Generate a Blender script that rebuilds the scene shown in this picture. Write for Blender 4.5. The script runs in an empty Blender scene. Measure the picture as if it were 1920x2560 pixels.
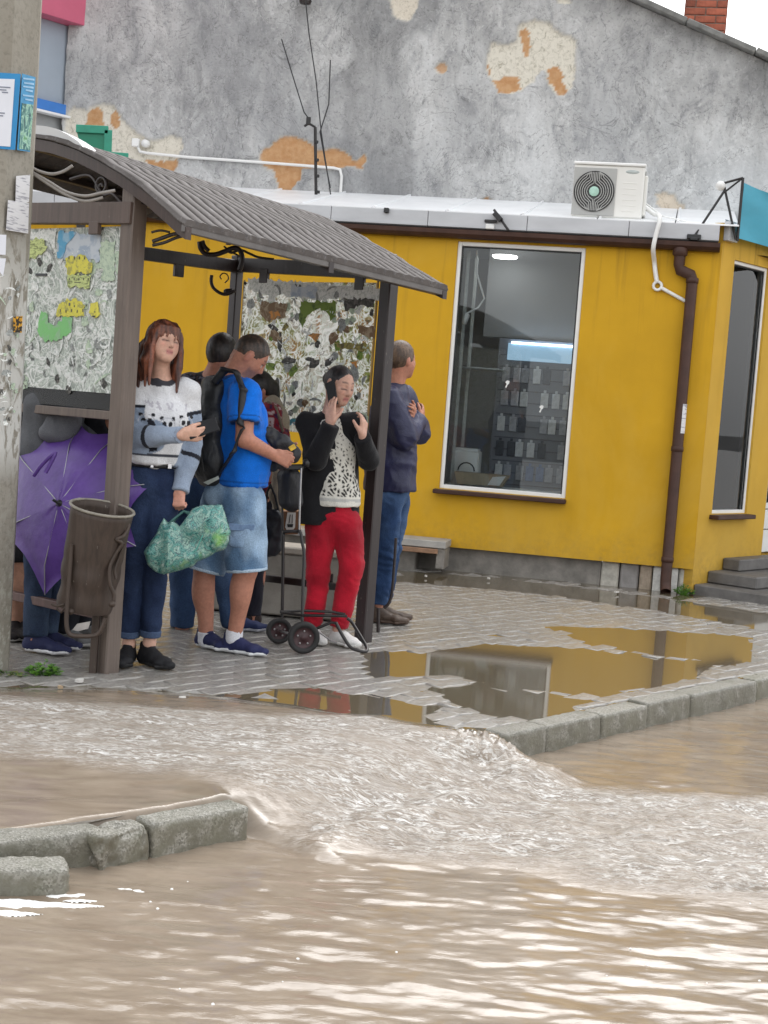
import bpy, math, random
import numpy as np
from math import sin, cos, pi, radians, atan2, sqrt, floor
from mathutils import Vector, Matrix
random.seed(7)
RNG = np.random.default_rng(11)
scene = bpy.context.scene
COL = scene.collection

# ------------------------------------------------------------------ camera, sky, sun, exposure
FPX, EYE, ROLL, PITCH = 3700.0, 1.38, radians(4.25), radians(4.27)
cam = bpy.data.cameras.new('camera'); camo = bpy.data.objects.new('camera', cam); COL.objects.link(camo)
cam.sensor_fit = 'VERTICAL'; cam.sensor_height = 36.0; cam.lens = FPX/2560*36.0
cam.clip_start = 0.05; cam.clip_end = 2000
CM = Matrix.Rotation(pi/2-PITCH, 4, 'X') @ Matrix.Rotation(ROLL, 4, 'Z')
camo.matrix_world = Matrix.Translation((0, 0, EYE)) @ CM
scene.camera = camo
SUN_EL, SUN_AZ = radians(44), radians(12)     # azimuth clockwise from +Y
world = bpy.data.worlds.new('World'); scene.world = world; world.use_nodes = True
wn = world.node_tree; wn.nodes.clear()
sky = wn.nodes.new('ShaderNodeTexSky'); sky.sky_type = 'NISHITA'; sky.sun_disc = False
sky.sun_elevation = SUN_EL; sky.sun_rotation = SUN_AZ
sky.air_density = 1.0; sky.dust_density = 4.0; sky.ozone_density = 1.0; sky.altitude = 100
hsv = wn.nodes.new('ShaderNodeHueSaturation'); hsv.inputs['Saturation'].default_value = 0.14
mixs = wn.nodes.new('ShaderNodeMix'); mixs.data_type = 'RGBA'; mixs.inputs[0].default_value = 0.45
mixs.inputs[7].default_value = (8.85, 9.05, 9.3, 1)          # the even grey-white of a closed cloud deck
bg = wn.nodes.new('ShaderNodeBackground'); bg.inputs[1].default_value = 0.10
wo = wn.nodes.new('ShaderNodeOutputWorld')
wn.links.new(sky.outputs[0], hsv.inputs['Color']); wn.links.new(hsv.outputs[0], mixs.inputs[6])
wn.links.new(mixs.outputs[2], bg.inputs[0]); wn.links.new(bg.outputs[0], wo.inputs[0])
sl = bpy.data.lights.new('sun', 'SUN'); sl.energy = 0.5;  sl.angle = radians(60); sl.color = (1.0, 0.985, 0.965)
so = bpy.data.objects.new('sun', sl); COL.objects.link(so)
sd = Vector((sin(SUN_AZ)*cos(SUN_EL), cos(SUN_AZ)*cos(SUN_EL), sin(SUN_EL)))
so.rotation_euler = sd.to_track_quat('Z', 'Y').to_euler(); so.location = sd*30
vs = scene.view_settings; vs.view_transform = 'Standard'; vs.look = 'None'; vs.gamma = 1.0
vs.exposure = 1.48; vs.use_curve_mapping = False
scene.render.engine = 'CYCLES'
scene.cycles.max_bounces = 8; scene.cycles.transparent_max_bounces = 12
scene.cycles.caustics_reflective = False; scene.cycles.caustics_refractive = False
try:
    scene.cycles.use_denoising = True
except Exception: pass

# ------------------------------------------------------------------ measuring helpers (photo survey: ray against a real plane)
CMn = np.array(CM.to_3x3())
CO = np.array([0, 0, EYE])
def ray(nx, ny): return CMn @ np.array([(nx-960)/FPX, -(ny-1280)/FPX, -1.0])
def P(nx, ny, Y):
    d = ray(nx, ny); return CO + d*(Y/d[1])
def G(nx, ny, z=0.0):
    d = ray(nx, ny); return CO + d*((z-EYE)/d[2])
def hit(nx, ny, p0, n):
    d = ray(nx, ny); return CO + d*(np.dot(n, np.asarray(p0)-CO)/np.dot(n, d))
U = np.array([.64, .7684, 0.0]); V = np.array([-.7684, .64, 0.0]); Z = np.array([0, 0, 1.0])   # along the street / away from it
K0 = np.array([.53, 6.27, 0.0])
def A3(a, b, z=0.0): return K0 + U*a + V*b + np.array([0, 0, z])
def nrm(v): v = np.asarray(v, float); return v/np.linalg.norm(v)

# ------------------------------------------------------------------ noise (numpy)
_perm = RNG.permutation(256).astype(np.int64); _perm = np.concatenate([_perm, _perm, _perm])
_g2 = np.stack([np.cos(np.arange(256)*2*pi/256*37), np.sin(np.arange(256)*2*pi/256*37)], 1).astype(np.float32)
def noise2(x, y):
    xi = np.floor(x).astype(np.int64); yi = np.floor(y).astype(np.int64)
    xf = (x-xi).astype(np.float32); yf = (y-yi).astype(np.float32); xi &= 255; yi &= 255
    u = xf*xf*xf*(xf*(xf*6-15)+10); v = yf*yf*yf*(yf*(yf*6-15)+10)
    def gr(ix, iy, dx, dy):
        g = _g2[_perm[_perm[ix]+iy]]; return g[..., 0]*dx+g[..., 1]*dy
    n00 = gr(xi, yi, xf, yf); n10 = gr(xi+1, yi, xf-1, yf); n01 = gr(xi, yi+1, xf, yf-1); n11 = gr(xi+1, yi+1, xf-1, yf-1)
    a = n00+u*(n10-n00); b = n01+u*(n11-n01)
    return (a+v*(b-a))*1.5
def fbm(x, y, o=4, lac=2.03, g=0.5):
    s = 0; a = 1; t = 0
    for i in range(o):
        s = s+a*noise2(x+i*17.3, y+i*9.1); t += a; a *= g; x = x*lac; y = y*lac
    return s/t
def ridged(x, y, o=4):
    s = 0; a = 1; t = 0
    for i in range(o):
        s = s+a*(1-2*np.abs(noise2(x+i*31.7, y+i*5.3))); t += a; a *= .5; x = x*2.1; y = y*2.1
    return s/t
def sstep(a, b, x):
    t = np.clip((x-a)/(b-a), 0, 1); return t*t*(3-2*t)

# ------------------------------------------------------------------ scene-graph helpers
def tag(o, label=None, cat=None, group=None, kind=None):
    if label: o['label'] = label
    if cat: o['category'] = cat
    if group: o['group'] = group
    if kind: o['kind'] = kind
    return o
WL = {}
def thing(name, label, cat, loc, group=None):
    o = bpy.data.objects.new(name, None); COL.objects.link(o); o.location = tuple(float(v) for v in loc)
    o.empty_display_size = .1; WL[o.name] = np.array(loc, float)
    return tag(o, label, cat, group)
def link_mesh(name, me, mats, parent=None, org=None):
    o = bpy.data.objects.new(name, me); COL.objects.link(o)
    for m in (mats if isinstance(mats, (list, tuple)) else [mats]): me.materials.append(m)
    if parent is not None:
        o.parent = parent; WL[o.name] = WL.get(parent.name, np.zeros(3))
    else:
        o.location = tuple(org) if org is not None else (0, 0, 0); WL[o.name] = np.array(o.location)
    return o
def np_mesh(name, verts, quads, smooth=True, col=None, attrs=None):
    """verts (n,3), quads (m,4) or (m,3)"""
    me = bpy.data.meshes.new(name); n = len(verts); m = len(quads); k = quads.shape[1] if m else 4
    me.vertices.add(n); me.vertices.foreach_set('co', np.ascontiguousarray(verts, dtype=np.float32).ravel())
    me.loops.add(m*k); me.loops.foreach_set('vertex_index', np.ascontiguousarray(quads, dtype=np.int32).ravel())
    me.polygons.add(m); me.polygons.foreach_set('loop_start', np.arange(0, m*k, k, dtype=np.int32))
    me.polygons.foreach_set('loop_total', np.full(m, k, dtype=np.int32))
    me.polygons.foreach_set('use_smooth', np.full(m, smooth, dtype=bool))
    me.update(calc_edges=True)
    if col is not None:
        a = me.color_attributes.new('Col', 'FLOAT_COLOR', 'POINT')
        c = np.ones((n, 4), np.float32); c[:, :3] = col; a.data.foreach_set('color', c.ravel())
    for kx, vx in (attrs or {}).items():
        a = me.attributes.new(kx, 'FLOAT', 'POINT'); a.data.foreach_set('value', np.ascontiguousarray(vx, dtype=np.float32))
    return me
class MB:
    def __init__(s): s.v = []; s.f = []; s.sm = []
    def add(s, vs_, fs, smooth=False):
        o = len(s.v); s.v += [tuple(map(float, p)) for p in vs_]
        for f in fs: s.f.append(tuple(i+o for i in f)); s.sm.append(smooth)
        return s
    def obox(s, c, x, y, z, taper=1.0):
        """oriented box, half-axis vectors x, y, z"""
        c, x, y, z = (np.asarray(q, float) for q in (c, x, y, z)); V_ = []
        for k in (-1, 1):
            t = taper if k > 0 else 1
            for j in (-1, 1):
                for i in (-1, 1): V_.append(c+x*i*t+y*j*t+z*k)
        fs = [(0, 2, 3, 1), (4, 5, 7, 6), (0, 1, 5, 4), (2, 6, 7, 3), (0, 4, 6, 2), (1, 3, 7, 5)]
        if np.dot(np.cross(x, y), z) < 0: fs = [f[::-1] for f in fs]
        return s.add(V_, fs)
    def bbox(s, c, x, y, z, bv=.004):
        """oriented box with bevelled edges"""
        c, x, y, z = (np.asarray(q, float) for q in (c, x, y, z)); L = [np.linalg.norm(q) for q in (x, y, z)]
        b = min(bv, min(L)*.45); X, Y, Zv = x/L[0], y/L[1], z/L[2]; vid = {}; V_ = []
        for sx in (-1, 1):
            for sy in (-1, 1):
                for sz in (-1, 1):
                    for ax in range(3):
                        o = [L[0]-b, L[1]-b, L[2]-b]; o[ax] = L[ax]
                        vid[(sx, sy, sz, ax)] = len(V_); V_.append(c+X*sx*o[0]+Y*sy*o[1]+Zv*sz*o[2])
        fs = []
        cyc = [(-1, -1), (1, -1), (1, 1), (-1, 1)]
        for ax in range(3):
            for sg in (-1, 1):
                f = []
                for (p, q) in cyc:
                    k = [0, 0, 0]; k[ax] = sg; k[(ax+1) % 3] = p; k[(ax+2) % 3] = q; f.append(vid[(*k, ax)])
                fs.append(tuple(f if sg > 0 else f[::-1]))
        for ax in range(3):
            a1, a2 = (ax+1) % 3, (ax+2) % 3
            for s1 in (-1, 1):
                for s2 in (-1, 1):
                    k0 = [0, 0, 0]; k0[ax] = -1; k0[a1] = s1; k0[a2] = s2; k1 = list(k0); k1[ax] = 1
                    f = (vid[(*k0, a1)], vid[(*k1, a1)], vid[(*k1, a2)], vid[(*k0, a2)])
                    fs.append(f if s1*s2 < 0 else f[::-1])
        for sx in (-1, 1):
            for sy in (-1, 1):
                for sz in (-1, 1):
                    f = tuple(vid[(sx, sy, sz, ax)] for ax in range(3)); fs.append(f if sx*sy*sz > 0 else f[::-1])
        if np.dot(np.cross(x, y), z) < 0: fs = [f[::-1] for f in fs]
        return s.add(V_, fs)
    def bar(s, a, b, w, h=None, up=(0, 0, 1), bv=.003):
        a = np.asarray(a, float); b = np.asarray(b, float); d = b-a; L = np.linalg.norm(d); d = d/L
        u = np.asarray(up, float)
        if abs(np.dot(u, d)) > .99: u = np.array([1, 0, 0.])
        x = nrm(np.cross(d, u)); u = np.cross(x, d); h = w if h is None else h
        return s.bbox((a+b)/2, x*w/2, d*L/2, u*h/2, bv)
    def tube(s, pts, r, seg=8, caps=True, smooth=True, closed=False):
        pts = [np.asarray(p, float) for p in pts]; n = len(pts); rs = r if hasattr(r, '__len__') else [r]*n
        V_ = []; prev = None
        for i, p in enumerate(pts):
            if closed: t = nrm(pts[(i+1) % n]-pts[i-1])
            else: t = nrm(pts[min(i+1, n-1)]-pts[max(i-1, 0)])
            if prev is None:
                ref = np.array([0, 0, 1.]) if abs(t[2]) < .9 else np.array([1., 0, 0]); x = nrm(np.cross(t, ref))
            else: x = nrm(prev-t*np.dot(prev, t))
            prev = x; y = np.cross(t, x)
            for k in range(seg):
                a = 2*pi*k/seg; V_.append(p+(x*cos(a)+y*sin(a))*rs[i])
        fs = []
        for i in range(n if closed else n-1):
            j = (i+1) % n
            for k in range(seg): fs.append((i*seg+k, i*seg+(k+1) % seg, j*seg+(k+1) % seg, j*seg+k))
        s.add(V_, fs, smooth)
        if caps and not closed: s.add(V_[:seg][::-1], [tuple(range(seg))]); s.add(V_[-seg:], [tuple(range(seg))])
        return s
    def lathe(s, prof, o, ax=(0, 0, 1), seg=20, smooth=True, ref=(1, 0, 0), arc=2*pi, ecc=1.0):
        o = np.asarray(o, float); ax = nrm(ax); r0 = np.asarray(ref, float)
        if abs(np.dot(r0, ax)) > .95: r0 = np.array([0, 1., 0])
        x = nrm(r0-ax*np.dot(r0, ax)); y = np.cross(ax, x); V_ = []; full = arc > 6.28; m = seg if full else seg+1
        for (r, h) in prof:
            for k in range(m):
                a = arc*k/seg; V_.append(o+ax*h+(x*cos(a)+y*sin(a)*ecc)*r)
        fs = []
        for i in range(len(prof)-1):
            for k in range(seg):
                k2 = (k+1) % m; fs.append((i*m+k, i*m+k2, (i+1)*m+k2, (i+1)*m+k))
        return s.add(V_, fs, smooth)
    def prism(s, poly, d):
        """poly: 3-D points, extruded by vector d"""
        poly = [np.asarray(p, float) for p in poly]; d = np.asarray(d, float); n = len(poly)
        nn = sum(np.cross(poly[i]-poly[0], poly[(i+1) % n]-poly[0]) for i in range(n))
        if np.dot(nn, d) < 0: poly = poly[::-1]
        V_ = poly+[p+d for p in poly]
        return s.add(V_, [tuple(range(n))[::-1], tuple(range(n, 2*n))]+[(i, (i+1) % n, n+(i+1) % n, n+i) for i in range(n)])
    def loft(s, rings, closed=True, caps=True, smooth=True):
        n = len(rings[0]); V_ = [p for r in rings for p in r]; fs = []
        for i in range(len(rings)-1):
            for k in range(n if closed else n-1):
                k2 = (k+1) % n; fs.append((i*n+k, i*n+k2, (i+1)*n+k2, (i+1)*n+k))
        s.add(V_, fs, smooth)
        if caps and closed: s.add(rings[0][::-1], [tuple(range(n))]); s.add(rings[-1], [tuple(range(n))])
        return s
    def build(s, name, mats, parent=None, org=None, mesh_only=False):
        o = WL.get(parent.name, np.zeros(3)) if parent is not None else (np.array(org, float) if org is not None else np.zeros(3))
        me = bpy.data.meshes.new(name)
        me.from_pydata([tuple(np.array(p)-o) for p in s.v], [], s.f)
        me.polygons.foreach_set('use_smooth', s.sm); me.update()
        if mesh_only:
            for m in (mats if isinstance(mats, (list, tuple)) else [mats]): me.materials.append(m)
            return me
        return link_mesh(name, me, mats, parent, org)
def inst(name, me, loc, rot=None, parent=None, scale=None):
    o = bpy.data.objects.new(name, me); COL.objects.link(o)
    l = np.asarray(loc, float)
    if parent is not None: o.parent = parent; l = l-WL.get(parent.name, np.zeros(3))
    if rot is not None:
        m = Matrix([[*r] for r in np.array(rot).T.tolist()]) if np.ndim(rot) == 2 else None
        o.matrix_local = Matrix.Translation(tuple(l)) @ (m.to_4x4() if m is not None else Matrix.Rotation(rot, 4, 'Z'))
        # rot given as three rows = local x, y, z axes in world space
    else: o.location = tuple(l)
    if scale is not None: o.scale = scale
    return o

# ------------------------------------------------------------------ materials
def S(r, g, b):
    f = lambda c: ((c/255+.055)/1.055)**2.4 if c/255 > .04045 else c/255/12.92
    return (f(r), f(g), f(b))
class NT:
    def __init__(s, name):
        s.m = bpy.data.materials.new(name); s.m.use_nodes = True; s.t = s.m.node_tree; s.t.nodes.clear()
        s.out = s.t.nodes.new('ShaderNodeOutputMaterial'); s.b = s.t.nodes.new('ShaderNodeBsdfPrincipled')
        s.t.links.new(s.b.outputs[0], s.out.inputs[0]); s._tc = None
    def n(s, ty, **kw):
        nd = s.t.nodes.new(ty)
        for k, v in kw.items(): setattr(nd, k, v)
        return nd
    def l(s, a, b): s.t.links.new(a, b)
    def coord(s, sc=(1, 1, 1), kind='Object'):
        if s._tc is None: s._tc = s.n('ShaderNodeTexCoord')
        mp = s.n('ShaderNodeMapping'); mp.inputs['Scale'].default_value = sc; s.l(s._tc.outputs[kind], mp.inputs[0]); return mp.outputs[0]
    def noise(s, scale, detail=4, rough=.55, sc=(1, 1, 1), dist=0, vec=None):
        nd = s.n('ShaderNodeTexNoise'); nd.inputs['Scale'].default_value = scale; nd.inputs['Detail'].default_value = detail
        nd.inputs['Roughness'].default_value = rough; nd.inputs['Distortion'].default_value = dist
        s.l(vec if vec is not None else s.coord(sc), nd.inputs['Vector']); return nd.outputs['Fac']
    def ramp(s, f, stops, interp='LINEAR'):
        nd = s.n('ShaderNodeValToRGB'); nd.color_ramp.interpolation = interp; e = nd.color_ramp.elements
        while len(e) < len(stops): e.new(.5)
        for i, (p, c) in enumerate(stops):
            e[i].position = p; e[i].color = (*c, 1) if hasattr(c, '__len__') else (c, c, c, 1)
        s.l(f, nd.inputs[0]); return nd.outputs[0]
    def mix(s, f, a, b, mode='MIX'):
        nd = s.n('ShaderNodeMix', data_type='RGBA', blend_type=mode)
        for v, i in ((f, 0), (a, 6), (b, 7)):
            if isinstance(v, (int, float)): nd.inputs[i].default_value = v if i == 0 else (v, v, v, 1)
            elif isinstance(v, (tuple, list)): nd.inputs[i].default_value = (*v, 1)
            else: s.l(v, nd.inputs[i])
        return nd.outputs[2]
    def math(s, op, a, b=0.0):
        nd = s.n('ShaderNodeMath', operation=op)
        for i, v in enumerate((a, b)):
            if isinstance(v, (int, float)): nd.inputs[i].default_value = v
            else: s.l(v, nd.inputs[i])
        return nd.outputs[0]
    def attr(s, name, col=False):
        nd = s.n('ShaderNodeAttribute', attribute_name=name); return nd.outputs['Color' if col else 'Fac']
    def rnd(s):
        return s.n('ShaderNodeObjectInfo').outputs['Random']
    def bump(s, h, strength=.3, dist=.01):
        nd = s.n('ShaderNodeBump'); nd.inputs['Strength'].default_value = strength; nd.inputs['Distance'].default_value = dist
        s.l(h, nd.inputs['Height']); s.l(nd.outputs[0], s.b.inputs['Normal']); return nd
    def set(s, **kw):
        nm = dict(base='Base Color', rough='Roughness', metal='Metallic', ior='IOR', spec='Specular IOR Level', coat='Coat Weight', sub='Subsurface Weight', em='Emission Color', es='Emission Strength', alpha='Alpha', sheen='Sheen Weight', coatr='Coat Roughness')
        for k, v in kw.items():
            i = s.b.inputs[nm[k]]
            if isinstance(v, (int, float)): i.default_value = v
            elif isinstance(v, (tuple, list)): i.default_value = (*v, 1)
            else: s.l(v, i)
        return s
def simple(name, c, rough=.6, var=.18, scale=12, metal=0, bump=0, bscale=80, spec=.5, rnd=0.0, sc=(1, 1, 1), **kw):
    t = NT(name); d = tuple(max(0, x*(1-var)) for x in c); e = tuple(min(1, x*(1+var)) for x in c)
    col = t.ramp(t.noise(scale, 5, .6, sc), [(.3, d), (.7, e)])
    if rnd:
        col = t.mix(t.rnd(), t.mix(1.0, col, 1-rnd, 'MULTIPLY'), t.mix(1.0, col, 1+rnd, 'MULTIPLY'))
    t.set(base=col, rough=rough, metal=metal, spec=spec, **kw)
    if bump: t.bump(t.noise(bscale, 4), bump, .005)
    return t.m
# ================================================================== MATERIALS (setting)
def m_water():
    t = NT('flood_water')
    foam = t.attr('foam'); turb = t.attr('turb'); clear = t.attr('clear')
    fine = t.noise(26, 6, .72, (1, 3.4, 1), .9); big = t.noise(5, 5, .62, (1, 2.4, 1), .6)
    mud = t.ramp(big, [(.3, (.205, .160, .118)), (.55, (.255, .205, .155)), (.75, (.30, .243, .187))])
    mud = t.mix(clear, mud, (.125, .102, .068))
    streak = t.noise(9, 6, .72, (1, 3.6, 1), 1.2)
    col = t.mix(t.math('MULTIPLY', turb, t.ramp(streak, [(.36, .10), (.64, .95)])), mud, (.335, .295, .255))
    patchy = t.ramp(t.noise(2.6, 4, .65, (1, 1.8, 1), 1.0), [(.34, .12), (.60, 1.0)])
    fleck = t.math('MULTIPLY', t.math('MULTIPLY', foam, patchy), t.ramp(fine, [(.48, .0), (.58, 1.0)]))
    col = t.mix(fleck, col, (.74, .72, .69))
    t.set(base=col, rough=t.math('ADD', t.math('MULTIPLY', foam, .22), t.math('ADD', t.math('MULTIPLY', turb, .20), t.math('SUBTRACT', .055, t.math('MULTIPLY', clear, .02)))), ior=1.5, spec=t.math('ADD', .36, t.math('MULTIPLY', clear, .62)))
    h1 = t.noise(17, 5, .62, (1, 3.6, 1), .6); h2 = t.noise(48, 3, .6, (1, 3.0, 1), .6)
    amp = t.math('ADD', t.math('MULTIPLY', t.math('MULTIPLY', turb, 1.5), t.math('ADD', .3, t.math('MULTIPLY', patchy, .6))), t.math('SUBTRACT', .05, t.math('MULTIPLY', clear, .047)))
    hgt = t.math('MULTIPLY', t.math('ADD', h1, t.math('MULTIPLY', h2, .5)), amp)
    t.bump(hgt, .75, .02)
    return t.m
M_WATER = m_water()
def m_paver():
    t = NT('wet_paver')
    n = t.noise(26, 5, .65); g = t.noise(240, 3, .6)
    col = t.ramp(n, [(.3, (.215, .203, .188)), (.7, (.37, .355, .33))])
    col = t.mix(t.math('MULTIPLY', t.rnd(), .55), col, (.26, .24, .215))
    t.set(base=t.mix(t.ramp(g, [(.45, 0.), (.7, .35)]), col, (.33, .32, .30)), rough=t.ramp(t.noise(9, 3), [(.35, .07), (.7, .28)]), spec=.5)
    t.bump(t.math('ADD', g, t.noise(45, 3)), .35, .004)
    return t.m
M_PAVER = m_paver()
M_PAVEBED = simple('wet_joint_sand', (.13, .115, .095), .35, .3, 20, bump=.4, bscale=150)
M_KERB = simple('kerb_concrete', (.30, .29, .255), .75, .3, 14, bump=.8, bscale=60)
def m_aggr(name, c):
    t = NT(name); v = t.n('ShaderNodeTexVoronoi'); v.inputs['Scale'].default_value = 150; t.l(t.coord(), v.inputs['Vector'])
    n = t.noise(9, 5, .65)
    f = t.mix(t.ramp(t.noise(13, 4, .6), [(.42, 0.), (.6, .55)]), c, t.ramp(v.outputs['Color'], [(.25, (.13, .125, .11)), (.5, (.33, .31, .27)), (.8, (.52, .50, .46))]))
    f = t.mix(t.ramp(n, [(.4, 0.), (.7, .6)]), f, (.17, .165, .115))
    gn = t.n('ShaderNodeNewGeometry'); sp_ = t.n('ShaderNodeSeparateXYZ'); t.l(gn.outputs['Normal'], sp_.inputs[0])
    up = t.ramp(t.math('ADD', sp_.outputs['Z'], t.math('MULTIPLY', t.noise(24, 3), .5)), [(.55, 0), (.95, 1)])
    peb = t.ramp(v.outputs['Color'], [(.2, (.17, .163, .135)), (.5, (.25, .238, .205)), (.8, (.37, .355, .32))])
    f = t.mix(t.math('MULTIPLY', up, .6), f, peb); st_ = t.noise(5, 5, .65, (1, 1, .35)); f = t.mix(t.ramp(st_, [(.5, 0), (.72, .55)]), f, (.075, .068, .045))
    mo = t.noise(3.4, 5, .7); f = t.mix(t.ramp(mo, [(.52, 0), (.68, .6)]), f, (.085, .095, .045)); rn_ = t.rnd(); f = t.mix(t.math('MULTIPLY', rn_, .35), f, (.13, .125, .105))
    t.set(base=f, rough=.5); t.bump(t.math('ADD', t.noise(55, 5, .7), t.math('MULTIPLY', v.outputs['Distance'], up)), .6, .006); return t.m
M_AGGR = m_aggr('kerb_broken_aggregate', (.135, .122, .088))
M_KERBS = m_aggr('kerb_worn_concrete', (.165, .155, .118))
M_ASPH = simple('asphalt', (.05, .048, .045), .6, .25, 8, bump=.4, bscale=120)

# ================================================================== GROUND, ROAD, PAVEMENT
g = MB(); g.add([(-250, -250, -.36), (250, -250, -.36), (250, 250, -.36), (-250, 250, -.36)], [(0, 1, 2, 3)])
tag(g.build('ground', M_ASPH), kind='structure')
g = MB(); a_, b_ = 40, -.16
g.prism([A3(-a_, -12, -.30), A3(a_, -12, -.30), A3(a_, b_, -.30), A3(-a_, b_, -.30)], (0, 0, .04))
tag(g.build('road', M_ASPH), kind='structure')

def poly_sd(px, X, Y):
    """signed distance to a polygon, positive inside"""
    px = np.asarray(px, float)[:, :2]; n = len(px); best = np.full(X.shape, 1e9); ins = np.zeros(X.shape, bool)
    for i in range(n):
        x1, y1 = px[i]; x2, y2 = px[(i+1) % n]; dx, dy = x2-x1, y2-y1
        t = np.clip(((X-x1)*dx+(Y-y1)*dy)/(dx*dx+dy*dy+1e-12), 0, 1)
        best = np.minimum(best, (X-x1-t*dx)**2+(Y-y1-t*dy)**2)
        c = ((y1 > Y) != (y2 > Y)); xs = (x2-x1)*(Y-y1)/((y2-y1) if abs(y2-y1) > 1e-12 else 1e-12)+x1
        ins ^= c & (X < xs)
    return np.where(ins, 1, -1)*np.sqrt(best)
def zr(x, y): return (960+.5787*x, 1460+.5787*y)
def gp(pts, z=0.0): return [G(x, y, z)[:2] for x, y in pts]
PUD = [gp([zr(720, 186), zr(1000, 190), zr(1590, 232), zr(1570, 330), zr(1480, 345), zr(1180, 305), zr(900, 262)]),
       gp([zr(160, 375), zr(215, 300), zr(420, 272), zr(600, 268), zr(900, 285), zr(1180, 325), zr(1420, 352), zr(1180, 440), zr(900, 480), zr(640, 448), zr(400, 418)]),
       gp([zr(200, 452), zr(420, 445), zr(700, 478), zr(880, 505), zr(700, 575), zr(560, 580), zr(330, 520)]),
       gp([zr(-60, 300), zr(120, 300), zr(160, 350), zr(150, 395), zr(-60, 400)]),
       gp([(1000, 1427), (1300, 1452), (1640, 1494), (1920, 1535), (1920, 1575), (1640, 1524), (1300, 1480), (1000, 1452)]),
       gp([(640, 1735), (760, 1722), (960, 1745), (1060, 1765), (1040, 1800), (800, 1775)])]
STREAM = gp([(-700, 1650), (0, 1722), (330, 1722), (700, 1762), (930, 1800), (1130, 1822), (1240, 1880), (1180, 1990), (900, 2060), (640, 2050), (625, 2010), (400, 1985), (0, 1950), (-500, 1960)])
FOAMY = gp([(-700, 1690), (0, 1765), (330, 1790), (700, 1810), (950, 1812), (1100, 1850), (1280, 1885), (1450, 1925), (1700, 1945), (2100, 1950), (2300, 2240), (1920, 2215), (1500, 2165), (1150, 2105), (930, 2090), (720, 2070), (640, 2020), (420, 1982), (200, 1965), (0, 1935), (-500, 1925)], -.04)
BROWNB = gp([(-300, 1715), (330, 1722), (700, 1762), (930, 1800), (700, 1812), (330, 1785), (-300, 1745)])
def abXY(X, Y): return (X-K0[0])*U[0]+(Y-K0[1])*U[1], (X-K0[0])*V[0]+(Y-K0[1])*V[1]
def paver_h(X, Y):
    """height of the paving above the still-water level"""
    w = .05*fbm(X*3.1, Y*3.1, 3)
    h = .0065+.004*fbm(X*.9+3, Y*.9, 3)
    for i, p in enumerate(PUD):
        d = poly_sd(p, X, Y)+w*(.5 if i < 4 else 1.2)
        h = h-.022*sstep(-.15, .17, d)
    ds = poly_sd(STREAM, X, Y)+w*2
    return h-.05*sstep(-.10, .16, ds)

# pavement slab (bed under the pavers)
na, nb = 150, 130
aa = np.linspace(-9, 14, na); bb = np.linspace(-.02, 12, nb); AA, BB = np.meshgrid(aa, bb, indexing='ij')
PX = K0[0]+U[0]*AA+V[0]*BB; PY = K0[1]+U[1]*AA+V[1]*BB
PZ = np.minimum(paver_h(PX, PY)-.016, -.006)
vv = np.stack([PX, PY, PZ], -1).reshape(-1, 3); I = np.arange(na*nb).reshape(na, nb)
qq = np.stack([I[:-1, :-1], I[1:, :-1], I[1:, 1:], I[:-1, 1:]], -1).reshape(-1, 4)
skirt = MB()
PAVEMENT = link_mesh('pavement', np_mesh('pavement', vv, qq), M_PAVEBED); tag(PAVEMENT, kind='structure')
# one interlocking paver, shared by all
PL, PW = .225, .1125
ol = []
for s_, xs in ((-1, (-.5, -.22, .22, .5)), (1, (.5, .22, -.22, -.5))):
    for i, x in enumerate(xs): ol.append((x*PL, s_*PW/2+(.008 if (i in (1,)) == (s_ < 0) and i in (1, 2) else (-.008 if i in (1, 2) else 0))))
ol = np.array(ol)
def paver_geo(shr=.0022, bev=.007):
    def ins(k): c = ol.mean(0); L = np.array([PL, PW]); return c+(ol-c)*(1-2*k/L)
    o1, o2 = ins(shr), ins(shr+bev)
    V_ = [(*p, -.03) for p in o1]+[(*p, -.0075) for p in o1]+[(*p, 0) for p in o2]; n = 8
    F_ = [(i, (i+1) % n, n+(i+1) % n, n+i) for i in range(n)]+[(n+i, n+(i+1) % n, 2*n+(i+1) % n, 2*n+i) for i in range(n)]
    return np.array(V_), F_+[tuple(range(2*n, 3*n))]
pv, pf = paver_geo()
pm = bpy.data.meshes.new('paver'); pm.from_pydata(pv.tolist(), [], pf); pm.materials.append(M_PAVER)
pm.polygons.foreach_set('use_smooth', [False]*8+[True]*8+[False]); pm.update()
cand = []
for i in range(-8, 42):
    for j in range(0, 56):
        a = i*PL+(.5*PL if j % 2 else 0)+.02; b = .10+j*PW
        p = A3(a, b)
        # front wall of the shop: keep clear
        if (p[1]-12.0)+(p[0]-2.44)*.187 > -.12: continue
        if a > 5.3 and b > 2.0+.0*(a-5.3): continue
        cand.append((p[0], p[1]))
cand = np.array(cand); ch = paver_h(cand[:, 0], cand[:, 1]); dstr = poly_sd(STREAM, cand[:, 0], cand[:, 1])
keep = (dstr < .12) & (cand[:, 1] > 5.5)
cand, ch = cand[keep], ch[keep]
inview = (np.abs(cand[:, 0]) < .27*cand[:, 1])
score = np.where(inview & (ch > -.004), 1/cand[:, 1]**3, 0)
order = np.argsort(-score)
gx_ = (paver_h(cand[:, 0]+.05*U[0], cand[:, 1]+.05*U[1])-paver_h(cand[:, 0]-.05*U[0], cand[:, 1]-.05*U[1]))/.1; gy_ = (paver_h(cand[:, 0]+.05*V[0], cand[:, 1]+.05*V[1])-paver_h(cand[:, 0]-.05*V[0], cand[:, 1]-.05*V[1]))/.1
tilt = RNG.normal(0, .017, (len(cand), 2))+np.stack([gx_, gy_], 1)*.9; dz = RNG.normal(0, .0016, len(cand)); yawj = RNG.normal(0, .02, len(cand))
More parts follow.
